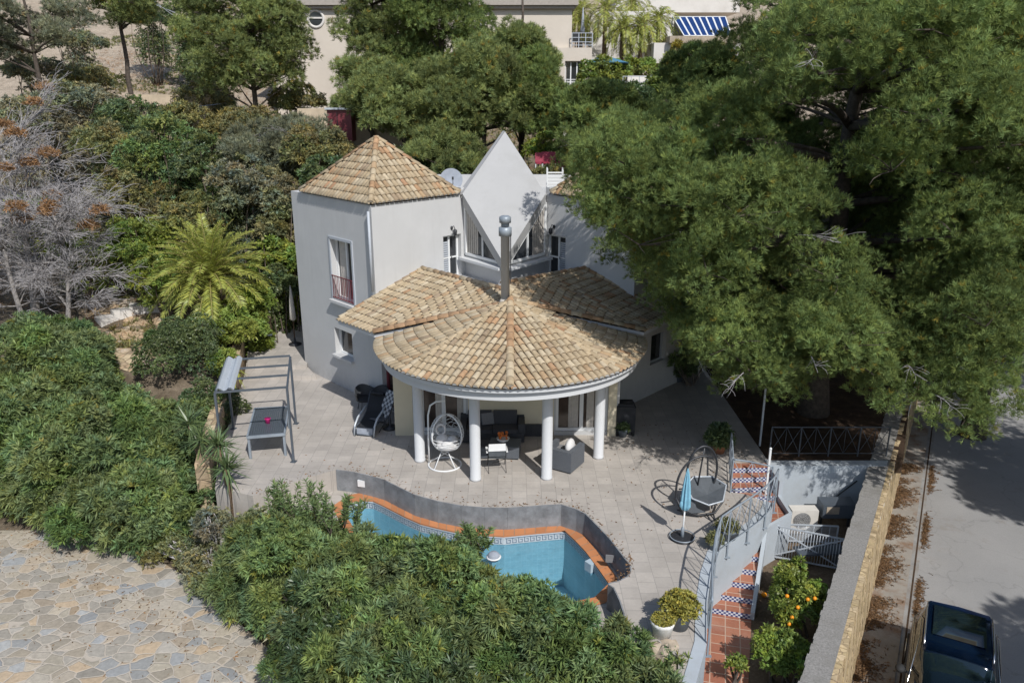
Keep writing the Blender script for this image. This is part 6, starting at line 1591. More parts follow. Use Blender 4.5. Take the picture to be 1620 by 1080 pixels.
hill_pine(6, "thin grey-green pine in the top left corner", 45, 40, 44, 6.0, 4.5, 5.2, 20, .75, None, dens=11, mt="leaf_grey")
hill_pine(7, "bright round pine top left of the satellite dish", 708, 246, 34.5, 2.4, 2.2, 1.7, 9, .6, None, zb=1.0)
hill_pine(8, "pine in front of the terrace with the deck chair", 955, 185, 35, 3.4, 3.4, 2.2, 14, .75, None, "needle")
hill_pine(9, "small dark pine beside the white terraces", 1115, 125, 40, 2.9, 2.6, 2.8, 15, .7, None, "needle")
hill_pine(10, "pine leaning over the rock garden left of the tower, greyest one", 440, 245, 38.5, 4.6, 3.2, 3.0, 20, .7, None, "leaf_grey", dens=20, dead=10)
hill_pine(11, "pine behind the red shed on the slope", 585, 150, 41, 2.6, 2.6, 3.0, 14, .7, None)
# roadside pines just outside the frame whose shade falls on the street and the car
pine("roadside_pine", "roadside pine right of the picture that shades the street", (22.3, 16.8, -2.0), crown((22.0, 16.4, 6.0), (3.4, 3.2, 3.2), 20, 1.3, 71, None, hollow=.5), 71, trunk_top=(23, 17, 9), tr=.3, dens=10, tuft=.25, wdt=.04, cap=12000)
pine("roadside_pine", "roadside pine near the viewer that shades the parked car", (18.5, 5.5, -2.0), crown((16.6, 6.2, 5.2), (4.6, 3.6, 2.6), 28, 1.3, 72, None, hollow=.4), 72, trunk_top=(18, 6, 8), tr=.3, dens=10, tuft=.25, wdt=.04, cap=12000)

# ------------------------------------------------------------------ hillside shrubs
HB = [(262, 225, 39, 4.2, 3.2, "leaf_oleander", "broad dark green shrub mass left of the tower, the tallest on the slope"),
      (215, 185, 43, 4.5, 2.6, "leaf_dark", "dark shrub below the stake fence"),
      (330, 245, 38, 3.0, 2.6, "leaf_dark", "very dark shrub between the green mass and the grey pine"),
      (390, 190, 43, 4.2, 1.8, "leaf_olive", "olive scrub under the feathery pine"),
      (500, 225, 37, 3.2, 2.2, "leaf_olive", "olive shrub just left of the tower roof"),
      (420, 300, 36, 3.6, 2.2, "leaf_grey", "grey-green shrub behind the left tower's back corner"),
      (350, 320, 36.5, 3.2, 1.7, "leaf_dark", "shaded brown-green shrub above the palm"),
      (225, 370, 35, 3.6, 2.4, "leaf_bright", "yellow-green bush left of the palm"),
      (255, 420, 33.5, 2.6, 1.7, "leaf_bright", "smaller yellow-green bush right below, touching the palm fronds"),
      (240, 310, 38, 3.6, 1.9, "leaf_olive", "loose olive bush above the yellow-green one"),
      (440, 400, 34.5, 2.4, 1.8, "leaf_bright", "bright leafy bush against the tower's left edge"),
      (110, 150, 44, 4.5, 2.0, "leaf_grey", "dusty scrub right of the dead tree's top"),
      (150, 120, 50, 4, 1.4, "leaf_olive", "pale green scrub below the airy pine"),
      (60, 330, 38, 4.0, 1.9, "leaf_bright", "green bush behind the dead tree's branches"),
      (330, 150, 48, 4, 1.8, "leaf_olive", "scrub on the bleached slope beside the agave"),
      (470, 150, 46, 3, 1.9, "leaf_olive", "scrub between the feathery pine and the red shed"),
      (520, 265, 35.5, 2.4, 1.6, "leaf_dark", "dark shrub behind the tower roof's left slope"),
      (640, 255, 35.5, 3.0, 1.5, "leaf_dark", "dark shrub behind the tower roof's right slope"),
      (745, 265, 34.5, 1.8, 1.2, "leaf_olive", "twiggy shrub between the dish and the diamond"),
      (870, 225, 37, 2.2, 1.6, "leaf_bright", "bright shrub right of the diamond's tip"),
      (860, 275, 35, 1.8, 1.0, "leaf_olive", "flowering shrub behind the right tower's roof edge"),
      (915, 260, 35.5, 2.4, 2.0, "leaf_dark", "dark shrub under the left fringe of the big pine"),
      (120, 60, 56, 3.5, 1.5, "leaf_grey", "dusty scrub between the two slim-trunked pines at the top left"),
      (235, 20, 62, 3.4, 2.0, "leaf_dark", "dark scrub at the top edge left of the agave"),
      (300, 25, 60, 4.0, 3.0, "leaf_dark", "dark scrub at the top edge right of the agave"),
      (60, 105, 48, 4.0, 1.5, "leaf_grey", "grey scrub below the thin corner pine"),
      (20, 180, 41, 3.4, 1.8, "leaf_grey", "grey scrub at the left edge above the dead tree"),
      (170, 215, 40, 3.4, 2.0, "leaf_olive", "olive shrub between dusty scrub and dark mass"),
      (335, 110, 50, 3.4, 1.8, "leaf_dark", "dark low shrub right below the agave"),
      (290, 180, 43, 3.0, 1.6, "leaf_olive", "olive shrub in front of the stakes' right end"),
      (380, 265, 36.5, 2.6, 1.8, "leaf_grey", "silvery twiggy shrub above the palm's right side"),
      (300, 330, 35.5, 2.6, 1.8, "leaf_olive", "olive-green shrub right behind the palm crown"),
      (185, 300, 37, 3.0, 2.2, "leaf_olive", "yellowish scrub right of the dead tree"),
      (130, 385, 34.5, 3.0, 1.5, "leaf_bright", "green bush glimpsed through the dead tree's right side")]
for i, (u, v, y, w, h, mt, lab) in enumerate(HB):
    p = D(u, v, y); zb = hgt(p.x, p.y); H_ = max(h, p.z-zb+h*.5)
    bush("hillside_shrub", lab, "shrub", (p.x, p.y, zb), lumps_in((p.x, p.y, p.z-h/2) if p.z-h/2 > zb else (p.x, p.y, zb), w, w*.7, h, 20, w*.14, 600+i)+([((p.x, p.y, (p.z+zb)/2), (w*.4, w*.3, max(.3, (p.z-zb)/2)))] if p.z-h/2 > zb+.5 else []),
         mt, density=44, k=8, ln=.17, wd=.048, seed=620+i, group="shrubs on the hillside", tint_kw=dict(spread=.38, hue=.2, odd=(1.5, 1.3, 1.1), oddf=.15), rough=.62, inner=.25, stems=12, bark="twig_brown")
# garden shrubs by the patio
GB = [(300, 585, 27.0, 2.9, 2.4, "leaf_dark", "dense glossy green shrub between the clearing and the pergola", .06, .035),
      (350, 505, 29.6, 2.6, 1.2, "leaf_bright", "bright spreading shrub under the palm fronds", .12, .07),
      (265, 530, 29.0, 1.7, 1.1, "leaf_dark", "green shrub at the right end of the pale curved rim", .08, .04),
      (395, 470, 31.0, 1.8, 1.1, "leaf_bright", "leafy green plant right of the palm trunk", .15, .09),
      (352, 562, 26.6, 1.0, .8, "leaf_bright", "yellow-green plant spilling over the stone wall", .12, .05),
      (330, 640, 24.6, 1.9, 1.8, "leaf_dark", "green shrub directly left of the pergola's canopy", .08, .045),
      (450, 345, 35.5, 2.2, 1.6, "leaf_olive", "climbing greenery beside the tower's left wall", .12, .07),
      (440, 445, 33.6, 1.6, 1.5, "leaf_dark", "dark leafy shrub at the back of the alley", .12, .07)]
for i, (u, v, y, w, h, mt, lab, ln, wd) in enumerate(GB):
    p = D(u, v, y); zb = max(hgt(p.x, p.y), -2); base_ = (p.x, p.y, max(zb, p.z-h/2) if p.z-h/2 < zb+.6 else p.z-h/2)
    bush("garden_shrub", lab, "shrub", (p.x, p.y, zb), lumps_in(base_, w, w*.8, h, 12, w*.2, 700+i)+([((p.x, p.y, (p.z+zb)/2), (w*.38, w*.3, max(.3, (p.z-zb)/2)))] if base_[2] > zb+.3 else []), mt, density=90 if ln < .1 else 55, k=9, ln=ln*1.3, wd=wd, seed=720+i, group="shrubs between clearing and terrace", tint_kw=dict(spread=.25, hue=.12))

# ground cover on the slopes
rg = np.random.default_rng(77); PP = []
n = 26000; X = rg.uniform(-36, 10, n); Y = rg.uniform(29, 80, n)
keep = []
for x, y in zip(X, Y):
    if -9.3 < x < 8.2 and y < 34.8: continue
    if y < 31 and x > -12: continue
    s_ = math.sin(x*.7+y*.4)+math.sin(x*.23-y*.51+2)+math.sin(y*.9-x*.35)
    if s_ < (-.3 if y < 46 else .35): continue
    h_ = hgt(x, y)
    if h_ < -.5: continue
    keep.append((x, y, h_+.03))
P = np.array(keep); Q = np.tile(UP, (len(P), 1)); t_ = tints(len(P), 10, .35, .25, rg)
gc = quad_mesh("ground_cover", whorls(P, Q, 10, .22, .05, .6, (10, 85), rg, .5), t_, "leaf_olive", None); tag(gc, "low scrub, dry grass and seedlings covering the slope", "ground cover", kind="stuff")
n = 9000; X = rg.uniform(-34, 10, n); Y = rg.uniform(29, 70, n)
P = np.array([(x, y, hgt(x, y)) for x, y in zip(X, Y) if not (-9.3 < x < 8.2 and y < 34.8) and not (y < 31 and x > -12) and hgt(x, y) > -.5])
gl_ = quad_mesh("dead_litter", whorls(P, np.tile(UP, (len(P), 1)), 7, .28, .018, .5, (30, 88), rg, .5), tints(len(P), 7, .4, .1, rg), "leaf_dead", None); tag(gl_, "dry twigs and litter strewn over the slope", "litter", kind="stuff")

# ------------------------------------------------------------------ dead grey tree on the left
def dead_tree(name, label, base, top, spread, n1, seed, clumps_=0, r0=.16):
    pr_ = random.Random(seed); t = thing(name, label, "dead tree", tuple(base)); mb = MB(); tw = MB(); b0, tp = V(base), V(top)
    tr_pts = limb_mesh(mb, b0, tp, r0, .04, .06, 8, pr_, 8); tips = []
    for i in range(n1):
        j = pr_.randint(2, 8); p = tr_pts[j]; a = pr_.uniform(0, 2*math.pi); el = pr_.uniform(-.15, .8); L_ = spread*pr_.uniform(.5, 1.0)*(1-.25*(j/8))
        d = V((math.cos(a)*math.cos(el), math.sin(a)*math.cos(el)*.8-.15, math.sin(el))); q = p+d*L_
        lp = limb_mesh(mb, p, q, .035, .012, .12, 6, pr_, 5)
        for m_ in range(13):
            k_ = pr_.randint(2, 6); s_ = lp[k_]; a2 = pr_.uniform(-1.1, 1.1); d2 = (Matrix.Rotation(a2, 3, 'Z') @ d+V((0, 0, pr_.uniform(-.35, .45)))).normalized(); e_ = s_+d2*L_*pr_.uniform(.25, .55)
            l2 = limb_mesh(tw, s_, e_, .014, .007, .14, 4, pr_, 3)
            for z_ in range(7):
                s3 = l2[pr_.randint(1, 4)]; d3 = (d2+V((pr_.uniform(-.8, .8), pr_.uniform(-.8, .8), pr_.uniform(-.8, .3)))).normalized()
                e3 = s3+d3*pr_.uniform(.3, .75); limb_mesh(tw, s3, e3, .008, .005, .18, 3, pr_, 3); tips.append(e3)
    mb.build("trunk", "bark_grey", t); tw.build("twigs", "twig_grey", t)
    if clumps_:
        tips.sort(key=lambda q: -q.z); rg = np.random.default_rng(seed); P = []
        for i in range(clumps_):
            c = tips[int(len(tips)*.45*pr_.random())]; nn_ = 90; d = rdir(nn_, -.3, rg); P.append(np.array(c)+d*np.array([.42, .36, .28])*rg.uniform(.3, 1, (nn_, 1)))
        P = np.concatenate(P); quad_mesh("dry_needles", whorls(P, nrm(P-P.mean(0)), 7, .16, .03, .3, (10, 80), rg), tints(len(P), 7, .2, .1, rg), "leaf_dead", t)
    return t
p = D(50, 470, 33.0); dead_tree("dead_tree", "bare grey dead pine with rusty needle clumps at the left edge", (p.x, p.y, hgt(p.x, p.y)), (p.x-.3, p.y+.3, 8.2), 4.3, 46, 5, 16, .2)
p = D(88, 440, 32.0); dead_tree("dead_tree", "smaller bleached dead tree drooping towards the clearing", (p.x, p.y, hgt(p.x, p.y)), (p.x+.2, p.y+.3, 5.6), 3.6, 36, 6, 4, .12)
p = D(10, 330, 31.5); dead_tree("dead_tree", "bleached dead boughs cut by the left edge of the picture", (p.x, p.y, hgt(p.x, p.y)), (p.x-.2, p.y, 6.6), 3.0, 22, 7, 5, .12)

# ------------------------------------------------------------------ palms, yuccas, agave
def frond_palm(name, label, base, hub, n, L_, seed, material="palm_leaf", rise=(-.2, 1.25), lw=.045, ll=.42, nl=34, r0=.22, droop=1.0, group=None, tintmul=1.0):
    pr_ = random.Random(seed); rg = np.random.default_rng(seed); t = thing(name, label, "palm", tuple(base), group)
    tk = MB(); b0, h0 = V(base), V(hub); H_ = max(.3, (h0-b0).length); prof = []; m_ = max(4, int(H_/.12))
    tk.tube([b0.lerp(h0, i/m_) for i in range(m_+1)], [r0*(1+.10*(i % 2))*(1.25-.3*i/m_) for i in range(m_+1)], 12); tk.build("trunk", "palm_bark", t)
    rc = MB(); B_, D_, S_, LN = [], [], [], []
    for i in range(n):
        a = i*2.39996+pr_.uniform(-.2, .2); el = rise[0]+(rise[1]-rise[0])*((i+.5)/n)**.8; Lf = L_*pr_.uniform(.85, 1.1)*(1-.15*(i/n))
        d = V((math.cos(a)*math.cos(el), math.sin(a)*math.cos(el), math.sin(el))); p = h0.copy(); pts = [p.copy()]; dirs = []
        for s_ in range(12):
            dirs.append(d.copy()); p = p+d*(Lf/12); pts.append(p.copy()); d = (d-V((0, 0, .085*droop*(1+s_*.12)))).normalized()
        dirs.append(d); rc.tube(pts, [.022*(1-.8*k/12)+.004 for k in range(13)], 5)
        for k in range(nl):
            q = .10+.9*k/nl; x = q*12; i0 = min(int(x), 11); c = pts[i0].lerp(pts[i0+1], x-i0); dd = dirs[i0]
            sd = dd.cross(V((0, 0, 1))); sd = sd.normalized() if sd.length > .05 else V((1, 0, 0)); upv = sd.cross(dd).normalized()
            le = ll*math.sin(math.pi*min(1, .12+q*.82))**.6*Lf/L_
            for sg_ in (-1, 1):
                ld = (sd*sg_*.75+dd*.62+upv*pr_.uniform(.05, .45)).normalized(); B_.append(c); D_.append(ld); S_.append(upv); LN.append(le*pr_.uniform(.85, 1.1))
    B_, D_, S_, LN = np.array(B_), np.array(D_), np.array(S_), np.array(LN)
    Vt = leaves(B_, D_, LN, lw, .16, side=S_+rdir(len(B_), rg=rg)*.5, rg=rg, wpos=.35)
    tn = tints(len(B_), 1, .15, .12, rg)*tintmul; quad_mesh("fronds", Vt, tn, material, t); rc.build("frond_stalks", "palm_stalk", t)
    return t
hb = D(333, 440, 31.0); frond_palm("date_palm", "lush yellow-green feather palm left of the tower", (hb.x, hb.y+.1, hgt(hb.x, hb.y)-.1), tuple(hb), 84, 2.85, 41, rise=(-.25, 1.45), ll=.50, lw=.045, nl=46, r0=.28, droop=.82)
FP = [(917, 22, 60, 2.4, "palm behind the balcony of the cream house"), (958, 15, 57, 2.6, "tall palm with hanging dead skirt right of the balcony"), (985, 45, 56, 2.1, "slim palm, third from the cream house"), (1015, 40, 56, 2.3, "slim palm, fourth from the cream house"), (1042, 30, 57, 2.3, "palm just left of the solar panels"), (895, 5, 62, 2.2, "palm peeping over the roof corner of the cream house"), (1000, 5, 64, 2.0, "small palm on the upper terrace")]
for i, (u, v, y, L_, lab) in enumerate(FP):
    p = D(u, v, y); frond_palm("queen_palm", lab, (p.x, p.y, max(hgt(p.x, p.y)+0, p.z-5)), tuple(p), 26, L_, 800+i, rise=(-1.0, 1.2), ll=.55, lw=.07, nl=18, r0=.13, droop=1.7, group="palms beside the cream house")
p = D(-14, 1098, 11.5); frond_palm("fan_palm", "tip of a palm frond in the bottom left corner", (p.x-.1, p.y, -1.98), (p.x-.1, p.y, -1.0), 18, 1.4, 43, rise=(.0, 1.0), ll=.35, nl=26, r0=.12)
def rosette(name, label, c, n, L_, W_, seed, material="yucca_leaf", stem=0.0, el=(-.5, 1.4), cat="yucca", heads=None, droop=.12):
    rg = np.random.default_rng(seed); t = thing(name, label, cat, tuple(c)); hs = heads or [(0, 0, stem)]
    Bs, Ds = [], []
    tk = MB()
    for hx, hy, hz in hs:
        h0 = V(c)+V((hx, hy, hz)); e = rg.uniform(el[0], el[1], n); a = rg.uniform(0, 2*math.pi, n)
        Ds.append(np.stack([np.cos(a)*np.cos(e), np.sin(a)*np.cos(e), np.sin(e)], 1)); Bs.append(np.tile(np.array(h0), (n, 1))+rg.normal(0, .03, (n, 3))+np.array([0, 0, 1])*rg.uniform(-.15, .1, (n, 1)))
        if hz > .1: tk.tube([V(c), V(c).lerp(h0, .5)+V((.03, .03, 0)), h0], [.08, .07, .06], 8)
    B_, D_ = np.concatenate(Bs), np.concatenate(Ds)
    quad_mesh("leaves", leaves(B_, D_, L_*rg.uniform(.75, 1.1, len(B_)), W_, droop, side=np.tile(UP, (len(B_), 1))+rdir(len(B_), rg=rg)*.3, rg=rg, wpos=.3), tints(len(B_), 1, .2, .12, rg), material, t)
    if tk.v: tk.build("stem", "palm_bark", t)
    return t
def yuc(label, hs, seed):
    P_ = [D(u, v, y) for u, v, y in hs]; b0 = P_[0]; rosette("yucca", label, (b0.x, b0.y+.1, -1.2), 95, .78, .055, seed, heads=[(p.x-b0.x, p.y-b0.y-.1, p.z+1.2) for p in P_])
yuc("spiky yucca at the patio corner below the pergola", ((358, 742, 19.4), (345, 705, 19.9)), 51)
yuc("second spiky yucca, farther left beside the pergola's front left post", ((318, 700, 20.6), (300, 672, 21.2)), 52)
c = TR(258, 82, 40); rosette("agave", "big spiky agave on the bleached slope", (c.x, c.y, c.z), 130, 2.0, .14, 53, stem=.4, el=(.0, 1.45), cat="agave", droop=.2)
c = G(385, 598, .75); rosette("spiky_plant", "yellow strappy plant hanging over the stone wall", tuple(c+V((-.25, .1, .1))), 70, .55, .05, 54, material="palm_leaf", cat="plant", droop=.5)
c = TR(48, 138, 36); rosette("agave", "grey-green agave above the dead tree's rusty crown", (c.x, c.y, c.z), 60, 1.1, .1, 55, stem=.2, el=(.1, 1.4), cat="agave", material="leaf_grey")

# ------------------------------------------------------------------ citrus in the sunken garden
def citrus(name, label, c, w, h, seed, fruit=0, cat="tree", zb=GZ):
    t = bush(name, label, cat, (c[0], c[1], zb), lumps_in((c[0], c[1], zb+.5), w, w*.85, h, 10, w*.24, seed), "leaf_bright", density=120, k=8, ln=.10, wd=.045, up=.35, fan=(30, 90), seed=seed, tint_kw=dict(spread=.3, hue=.15), stems=4, bark="bark", part="crown" if cat == "tree" else "foliage", rough=.3)
    if fruit:
        r_ = random.Random(seed); lm = lumps_in((c[0], c[1], zb+.5), w, w*.85, h, 10, w*.24, seed)
        for k in range(fruit):
            q, r = r_.choice(lm); a = r_.uniform(-2.4, -.7); e = r_.uniform(.0, .9); p_ = (q[0]+math.cos(a)*math.cos(e)*r[0]*1.05, q[1]+math.sin(a)*math.cos(e)*r[1]*1.05, q[2]+math.sin(e)*r[2]*1.05)
            MB().ball(p_, .047, 10, 7).build("orange", "orange_fruit", t)
c = G(1262, 1005, GZ); citrus("orange_tree", "small orange tree full of ripe fruit in the sunken garden", (c.x, c.y), 1.25, 1.35, 61, fruit=13)
c = G(1248, 945, GZ); citrus("citrus_shrub", "thin upright citrus branch behind the orange tree", (c.x, c.y), .6, .75, 62, cat="shrub")
c = G(1225, 1072, GZ); citrus("citrus_shrub", "low leafy citrus shrub below the orange tree, left one", (c.x, c.y), .95, .8, 63, cat="shrub")
c = G(1268, 1092, GZ); citrus("citrus_shrub", "low leafy citrus shrub at the bottom, right one", (c.x-.1, c.y), 1.0, .7, 64, cat="shrub")
c = G(1165, 1085, GZ); citrus("citrus_shrub", "sparse seedling on the terracotta path at the bottom edge", (c.x, c.y), .4, .25, 65, cat="shrub")

# fallen leaves on terrace, deck and forecourt
rg = np.random.default_rng(19); P = []
def near_edge(x, y): return math.exp(-abs(y-(12.9+.0*x))*.25)
while len(P) < 1500:
    q = rg.random()
    if q < .45:      # forecourt, thickest by the hedge
        t = rg.random(); a = V(g2(-20, 800, -2)).lerp(V(g2(450, 1060, -2)), t); d_ = rg.exponential(.7); P.append((a.x-d_*.5, a.y-d_*.9, -1.985))
    elif q < .8:
        x, y = rg.uniform(-7.5, 7), rg.uniform(16.8, 24)
        if inpoly(x, y, patio_poly) and rg.random() < .35+.65*(x > 2.5): P.append((x, y, .006))
    else:
        i = rg.integers(0, len(edge_w)-1); a = V(edge_w[i]).lerp(V(edge_w[i+1]), rg.random()); P.append((a.x+rg.normal(0, .05), a.y+abs(rg.exponential(.15))+.03, .006))
P = np.array(P); fl_ = quad_mesh("fallen_leaves", whorls(P, np.tile(UP, (len(P), 1)), 1, .075, .03, .95, (70, 88), rg, .4), tints(len(P), 1, .5, .2, rg)*.6, "leaf_dead", None); tag(fl_, "small fallen leaves scattered over terrace and forecourt", "fallen leaves", kind="stuff")
# pine needles drifted along the wall and the kerb
rg = np.random.default_rng(9); P = []
while len(P) < 5200:
    y = rg.uniform(12.5, 25); w_ = .25+.22*math.sin(y*3.1)+.15*math.sin(y*7.7+1); q = rg.exponential(.12)
    if rg.random() < .72:
        x = wall_x(y)+.12+q*(1+w_*2)
        if x < kerb_x(y)-.02 and w_ > -.02 and rg.random() < w_*2.2: P.append((x, y, RZ+.034))
    elif rg.random() < .3+.5*math.sin(y*1.9): P.append((kerb_x(y)+.26+q*.5, y, RZ+.002))
P = np.array(P); lt_ = quad_mesh("needle_litter", whorls(P, np.tile(UP, (len(P), 1)), 5, .085, .018, .9, (70, 89), rg, .4), tints(len(P), 5, .35, .12, rg)*.55, "leaf_dead", None); tag(lt_, "drifts of brown pine needles on pavement and kerb", "litter", kind="stuff")

# plants in the pots
SP_ = [("succulent", .30, .12, 150, .05), ("succulent", .42, .38, 300, .07), ("leaf_olive", .32, .20, 160, .05), ("leaf_dark", .42, .60, 260, .12), ("leaf_dark", .4, .6, 200, .14), ("leaf_dark", .5, .6, 260, .16), ("leaf_dark", .45, .8, 260, .16), ("leaf_olive", .22, .22, 100, .06), ("leaf_dark", .2, .25, 90, .08)]
for (t, p, r, h), (mt, R_, H_, n, ll) in zip(POTS, SP_):
    rg = np.random.default_rng(int(p.x*100) % 1000+7); n *= 2
    d = rdir(n, -.1, rg); P = np.array(p)+np.array([0, 0, h])+d*np.array([R_, R_, H_])*rg.uniform(.35, 1, (n, 1))
    if H_ < .15: P[:, :2] = np.array(p)[:2]+d[:, :2]*r*.85
    quad_mesh("foliage", whorls(P, d, 6, ll*1.2, ll*.5, .5, (20, 85), rg), tints(n, 6, .25, .15, rg), mt, t)
# vines on the right wall
bush("wall_plant", "dark climbing plant on the shaded right tower wall", "plant", (6.6, 27.6, 0), [((6.5, 27.55, .9), (.35, .3, .9)), ((7.1, 28.1, 1.2), (.4, .3, 1.1)), ((5.9, 26.95, 1.1), (.22, .18, .35))], "leaf_dark", density=60, k=8, ln=.14, wd=.06, seed=911)
# ------------------------------------------------------------------ the cream house on the hill
def fx_(u, y): return D(u, 200, y).x
YB = 56.0
def zat(v, y=YB): return D(810, v, y).z
def X_(u, v=80, y=YB): return D(u, v, y).x
ch_ = thing("cream_house", "large cream hillside house with grey cornice and round porthole window", "house", (X_(680), YB+5, 8))
xl, xr, xr2 = X_(432), X_(904), X_(936)
zt, zb_, zm = zat(6), 7.0, zat(78)
zbal = zat(76)
wm = MB()
wl = wall(wm, (xl, YB), (xr, YB), zb_, zt, [(X_(754)-xl, X_(768)-xl, zat(58), zat(20))], .25)
wl2 = wall(wm, (xr, YB), (xr, YB+9), zb_, zt)
wl3 = wall(wm, (X_(880), YB-.35), (xr2, YB-.35), zb_, zbal, [(X_(893, 120)-X_(880), X_(922, 120)-X_(880), zat(146), zat(97))], .35)
wall(wm, (xr2, YB-.35), (xr2, YB+8), zb_, zbal)
wm.poly([(X_(880), YB-.35, zbal), (xr2, YB-.35, zbal), (xr2, YB+8, zbal), (X_(880), YB+8, zbal)])
wm.poly([(X_(880), YB-.35, zb_), (X_(880), YB-.35, zbal), (X_(880), YB, zbal), (X_(880), YB, zb_)])
wm.build("wall", "cream_wall", ch_)
MB().box(((xl+xr)/2, YB+4.3, zt+.12), (xr-xl+.7, 9.6, .5)).box(((xl+xr)/2, YB+4.3, zt-.22), (xr-xl+.3, 9.2, .2)).build("cornice", "cornice_grey", ch_)
MB().box(((xl+xr)/2, YB+4.3, zt+.6), (xr-xl-.2, 9.0, .5)).build("roof_parapet", "cream_wall", ch_)
# round window
cw = V((X_(503), YB, zat(30))); rw_ = .52
rg_ = MB(); rg_.tube([cw+V((rw_*math.cos(a_), -.02, rw_*math.sin(a_))) for a_ in [2*math.pi*k/32 for k in range(32)]], .09, 8, closed=True); fo = rg_.build("round_window", "white_far", ch_)
MB().poly([cw+V((rw_*math.cos(2*math.pi*k/32), -.012, rw_*math.sin(2*math.pi*k/32))) for k in range(32)]).build("pane", "glass_dark", fo)
MB().bar(cw+V((-rw_, -.05, .05)), cw+V((rw_, -.05, .05)), .06, .10).build("glazing_bar", "white_far", fo)
window(ch_, wl[0], 1, name="window", frame="frame_white")
wo = window(ch_, wl3[0], 2, name="terrace_door", frame="frame_white", rails=(.33,), curt=[(.04, .10)])
bg = MB()
for k in range(9): x = X_(893, 120)+(X_(922, 120)-X_(893, 120))*(k+.5)/9; bg.bar((x, YB-.40, zat(146)), (x, YB-.40, zat(126)), .02)
bg.bar((X_(893, 120), YB-.40, zat(126)), (X_(922, 120), YB-.40, zat(126)), .04); bg.build("guard_rail", "paint_white", wo)
# balcony rail, parasol, chair
rl_ = MB(); xa, xb2 = X_(892, 60), xr2
for z in (zat(53), zat(60), zat(67), zat(72)): rl_.bar((xr, YB-.3, z), (xr2, YB-.3, z), .04).bar((xr2-.05, YB-.3, z), (xr2-.05, YB+3, z), .04)
for k in range(4): x = xr+(xr2-xr)*k/3; rl_.bar((x, YB-.3, zbal), (x, YB-.3, zat(53)), .05)
rl_.build("balcony_rail", "frame_grey", ch_)
c = D(921, 75, YB+1.0); t = thing("closed_parasol", "closed pale parasol on the cream house's balcony", "parasol", tuple(V((c.x, c.y, zbal))))
MB().bar((c.x, c.y, zbal), (c.x, c.y, zbal+1.2), .05).build("pole", "iron_dark", t); MB().lathe([(.14, 1.0), (.16, 1.1), (.10, 1.8), (.02, 2.6)], (c.x, c.y, zbal), 10).build("folded_canopy", "grey_fabric", t)
t = thing("balcony_chair", "dark chair behind the balcony rail of the cream house", "chair", (xr+.5, YB+.7, zbal)); q = V((xr+.5, YB+.7, zbal))
MB().box(q+V((0, 0, .45)), (.5, .5, .06)).build("seat", "iron_dark", t); MB().box(q+V((-.1, .22, .75)), (.5, .05, .6)).build("backrest", "iron_dark", t)
for a in (-.2, .2):
    for b_ in (-.2, .2): MB().bar(q+V((a, b_, 0)), q+V((a, b_, .45)), .04).build("leg", "iron_dark", t)
# blue parasol
c = D(958, 92, 53.0); t = thing("blue_parasol", "open teal-blue parasol just right of the cream house", "parasol", (c.x, c.y, c.z-2.6))
pm_ = MB(); n = 8
for k in range(n):
    a0, a1 = 2*math.pi*k/n, 2*math.pi*(k+1)/n; pm_.poly([(c.x, c.y, c.z+.15), (c.x+1.5*math.cos(a0), c.y+1.5*math.sin(a0), c.z-.28), (c.x+1.5*math.cos(a1), c.y+1.5*math.sin(a1), c.z-.28)])
    pm_.poly([(c.x, c.y, c.z+.11), (c.x+1.5*math.cos(a1), c.y+1.5*math.sin(a1), c.z-.33), (c.x+1.5*math.cos(a0), c.y+1.5*math.sin(a0), c.z-.33)])
pm_.build("canopy", "blue_deep", t); MB().bar((c.x, c.y, c.z-2.6), (c.x, c.y, c.z), .06).build("pole", "paint_white", t)
# terraces to the right
def block(name, label, u0, v0, u1, v1, y, dep, material, cat="wall", zlow=None):
    a, b_ = D(u0, v0, y), D(u1, v1, y); z0 = b_.z if zlow is None else zlow
    return MB().prism([(a.x, y), (b_.x, y), (b_.x, y+dep), (a.x, y+dep)], z0, a.z).build(name, material, label=label, cat=cat)
block("terrace_wall", "tall whitish retaining wall behind the row of palms", 935, 18, 1062, 110, 60, .5, "white_far")
block("upper_house", "pale building block above the palm terrace", 975, -45, 1170, 20, 68, 8, "white_far", "house")
block("terrace_wall", "pale terrace wall below the solar panels", 1035, 68, 1170, 100, 54.5, 6, "white_far")
block("roof_slab", "brown-edged roof under the solar panels", 1060, 57, 1170, 68, 54, 5, "rock_pale", "roof")
block("terrace_wall", "white low wall behind the dark small pine", 1090, 92, 1175, 122, 50, .4, "white_far")
tt = block("terrace", "white terrace slab carrying a deck chair", 985, 139, 1052, 150, 49, 3.2, "white_far", "terrace")
rr_ = thing("terrace_railing", "thin railing in front of the deck chair terrace", "railing", tuple(D(985, 139, 49.0)))
a, b_ = D(985, 139, 49.05), D(1050, 139, 49.05); zt2 = D(985, 121, 49).z; m_ = MB(); m_.bar((a.x, a.y, zt2), (b_.x, b_.y, zt2), .04).bar((a.x, a.y, (zt2+a.z)/2), (b_.x, b_.y, (zt2+a.z)/2), .02); m_.build("rails", "frame_grey", rr_)
for k in range(6): q = a.lerp(b_, k/5); MB().bar((q.x, q.y, a.z), (q.x, q.y, zt2), .035).build("post", "frame_grey", rr_)
block("terrace_back_wall", "white wall at the back of the deck chair terrace", 993, 120, 1050, 139, 52, .3, "white_far")
c = D(1006, 137, 50.2); t = thing("deck_chair", "white deck chair with dark sling on the terrace", "deck chair", (c.x, c.y, c.z-.2))
MB().bar((c.x-.7, c.y, c.z), (c.x+.4, c.y, c.z+.05), .6, .08).build("seat", "paint_white", t); MB().bar((c.x+.35, c.y, c.z+.05), (c.x+.95, c.y, c.z+.65), .6, .08).build("backrest", "cushion_dark", t)
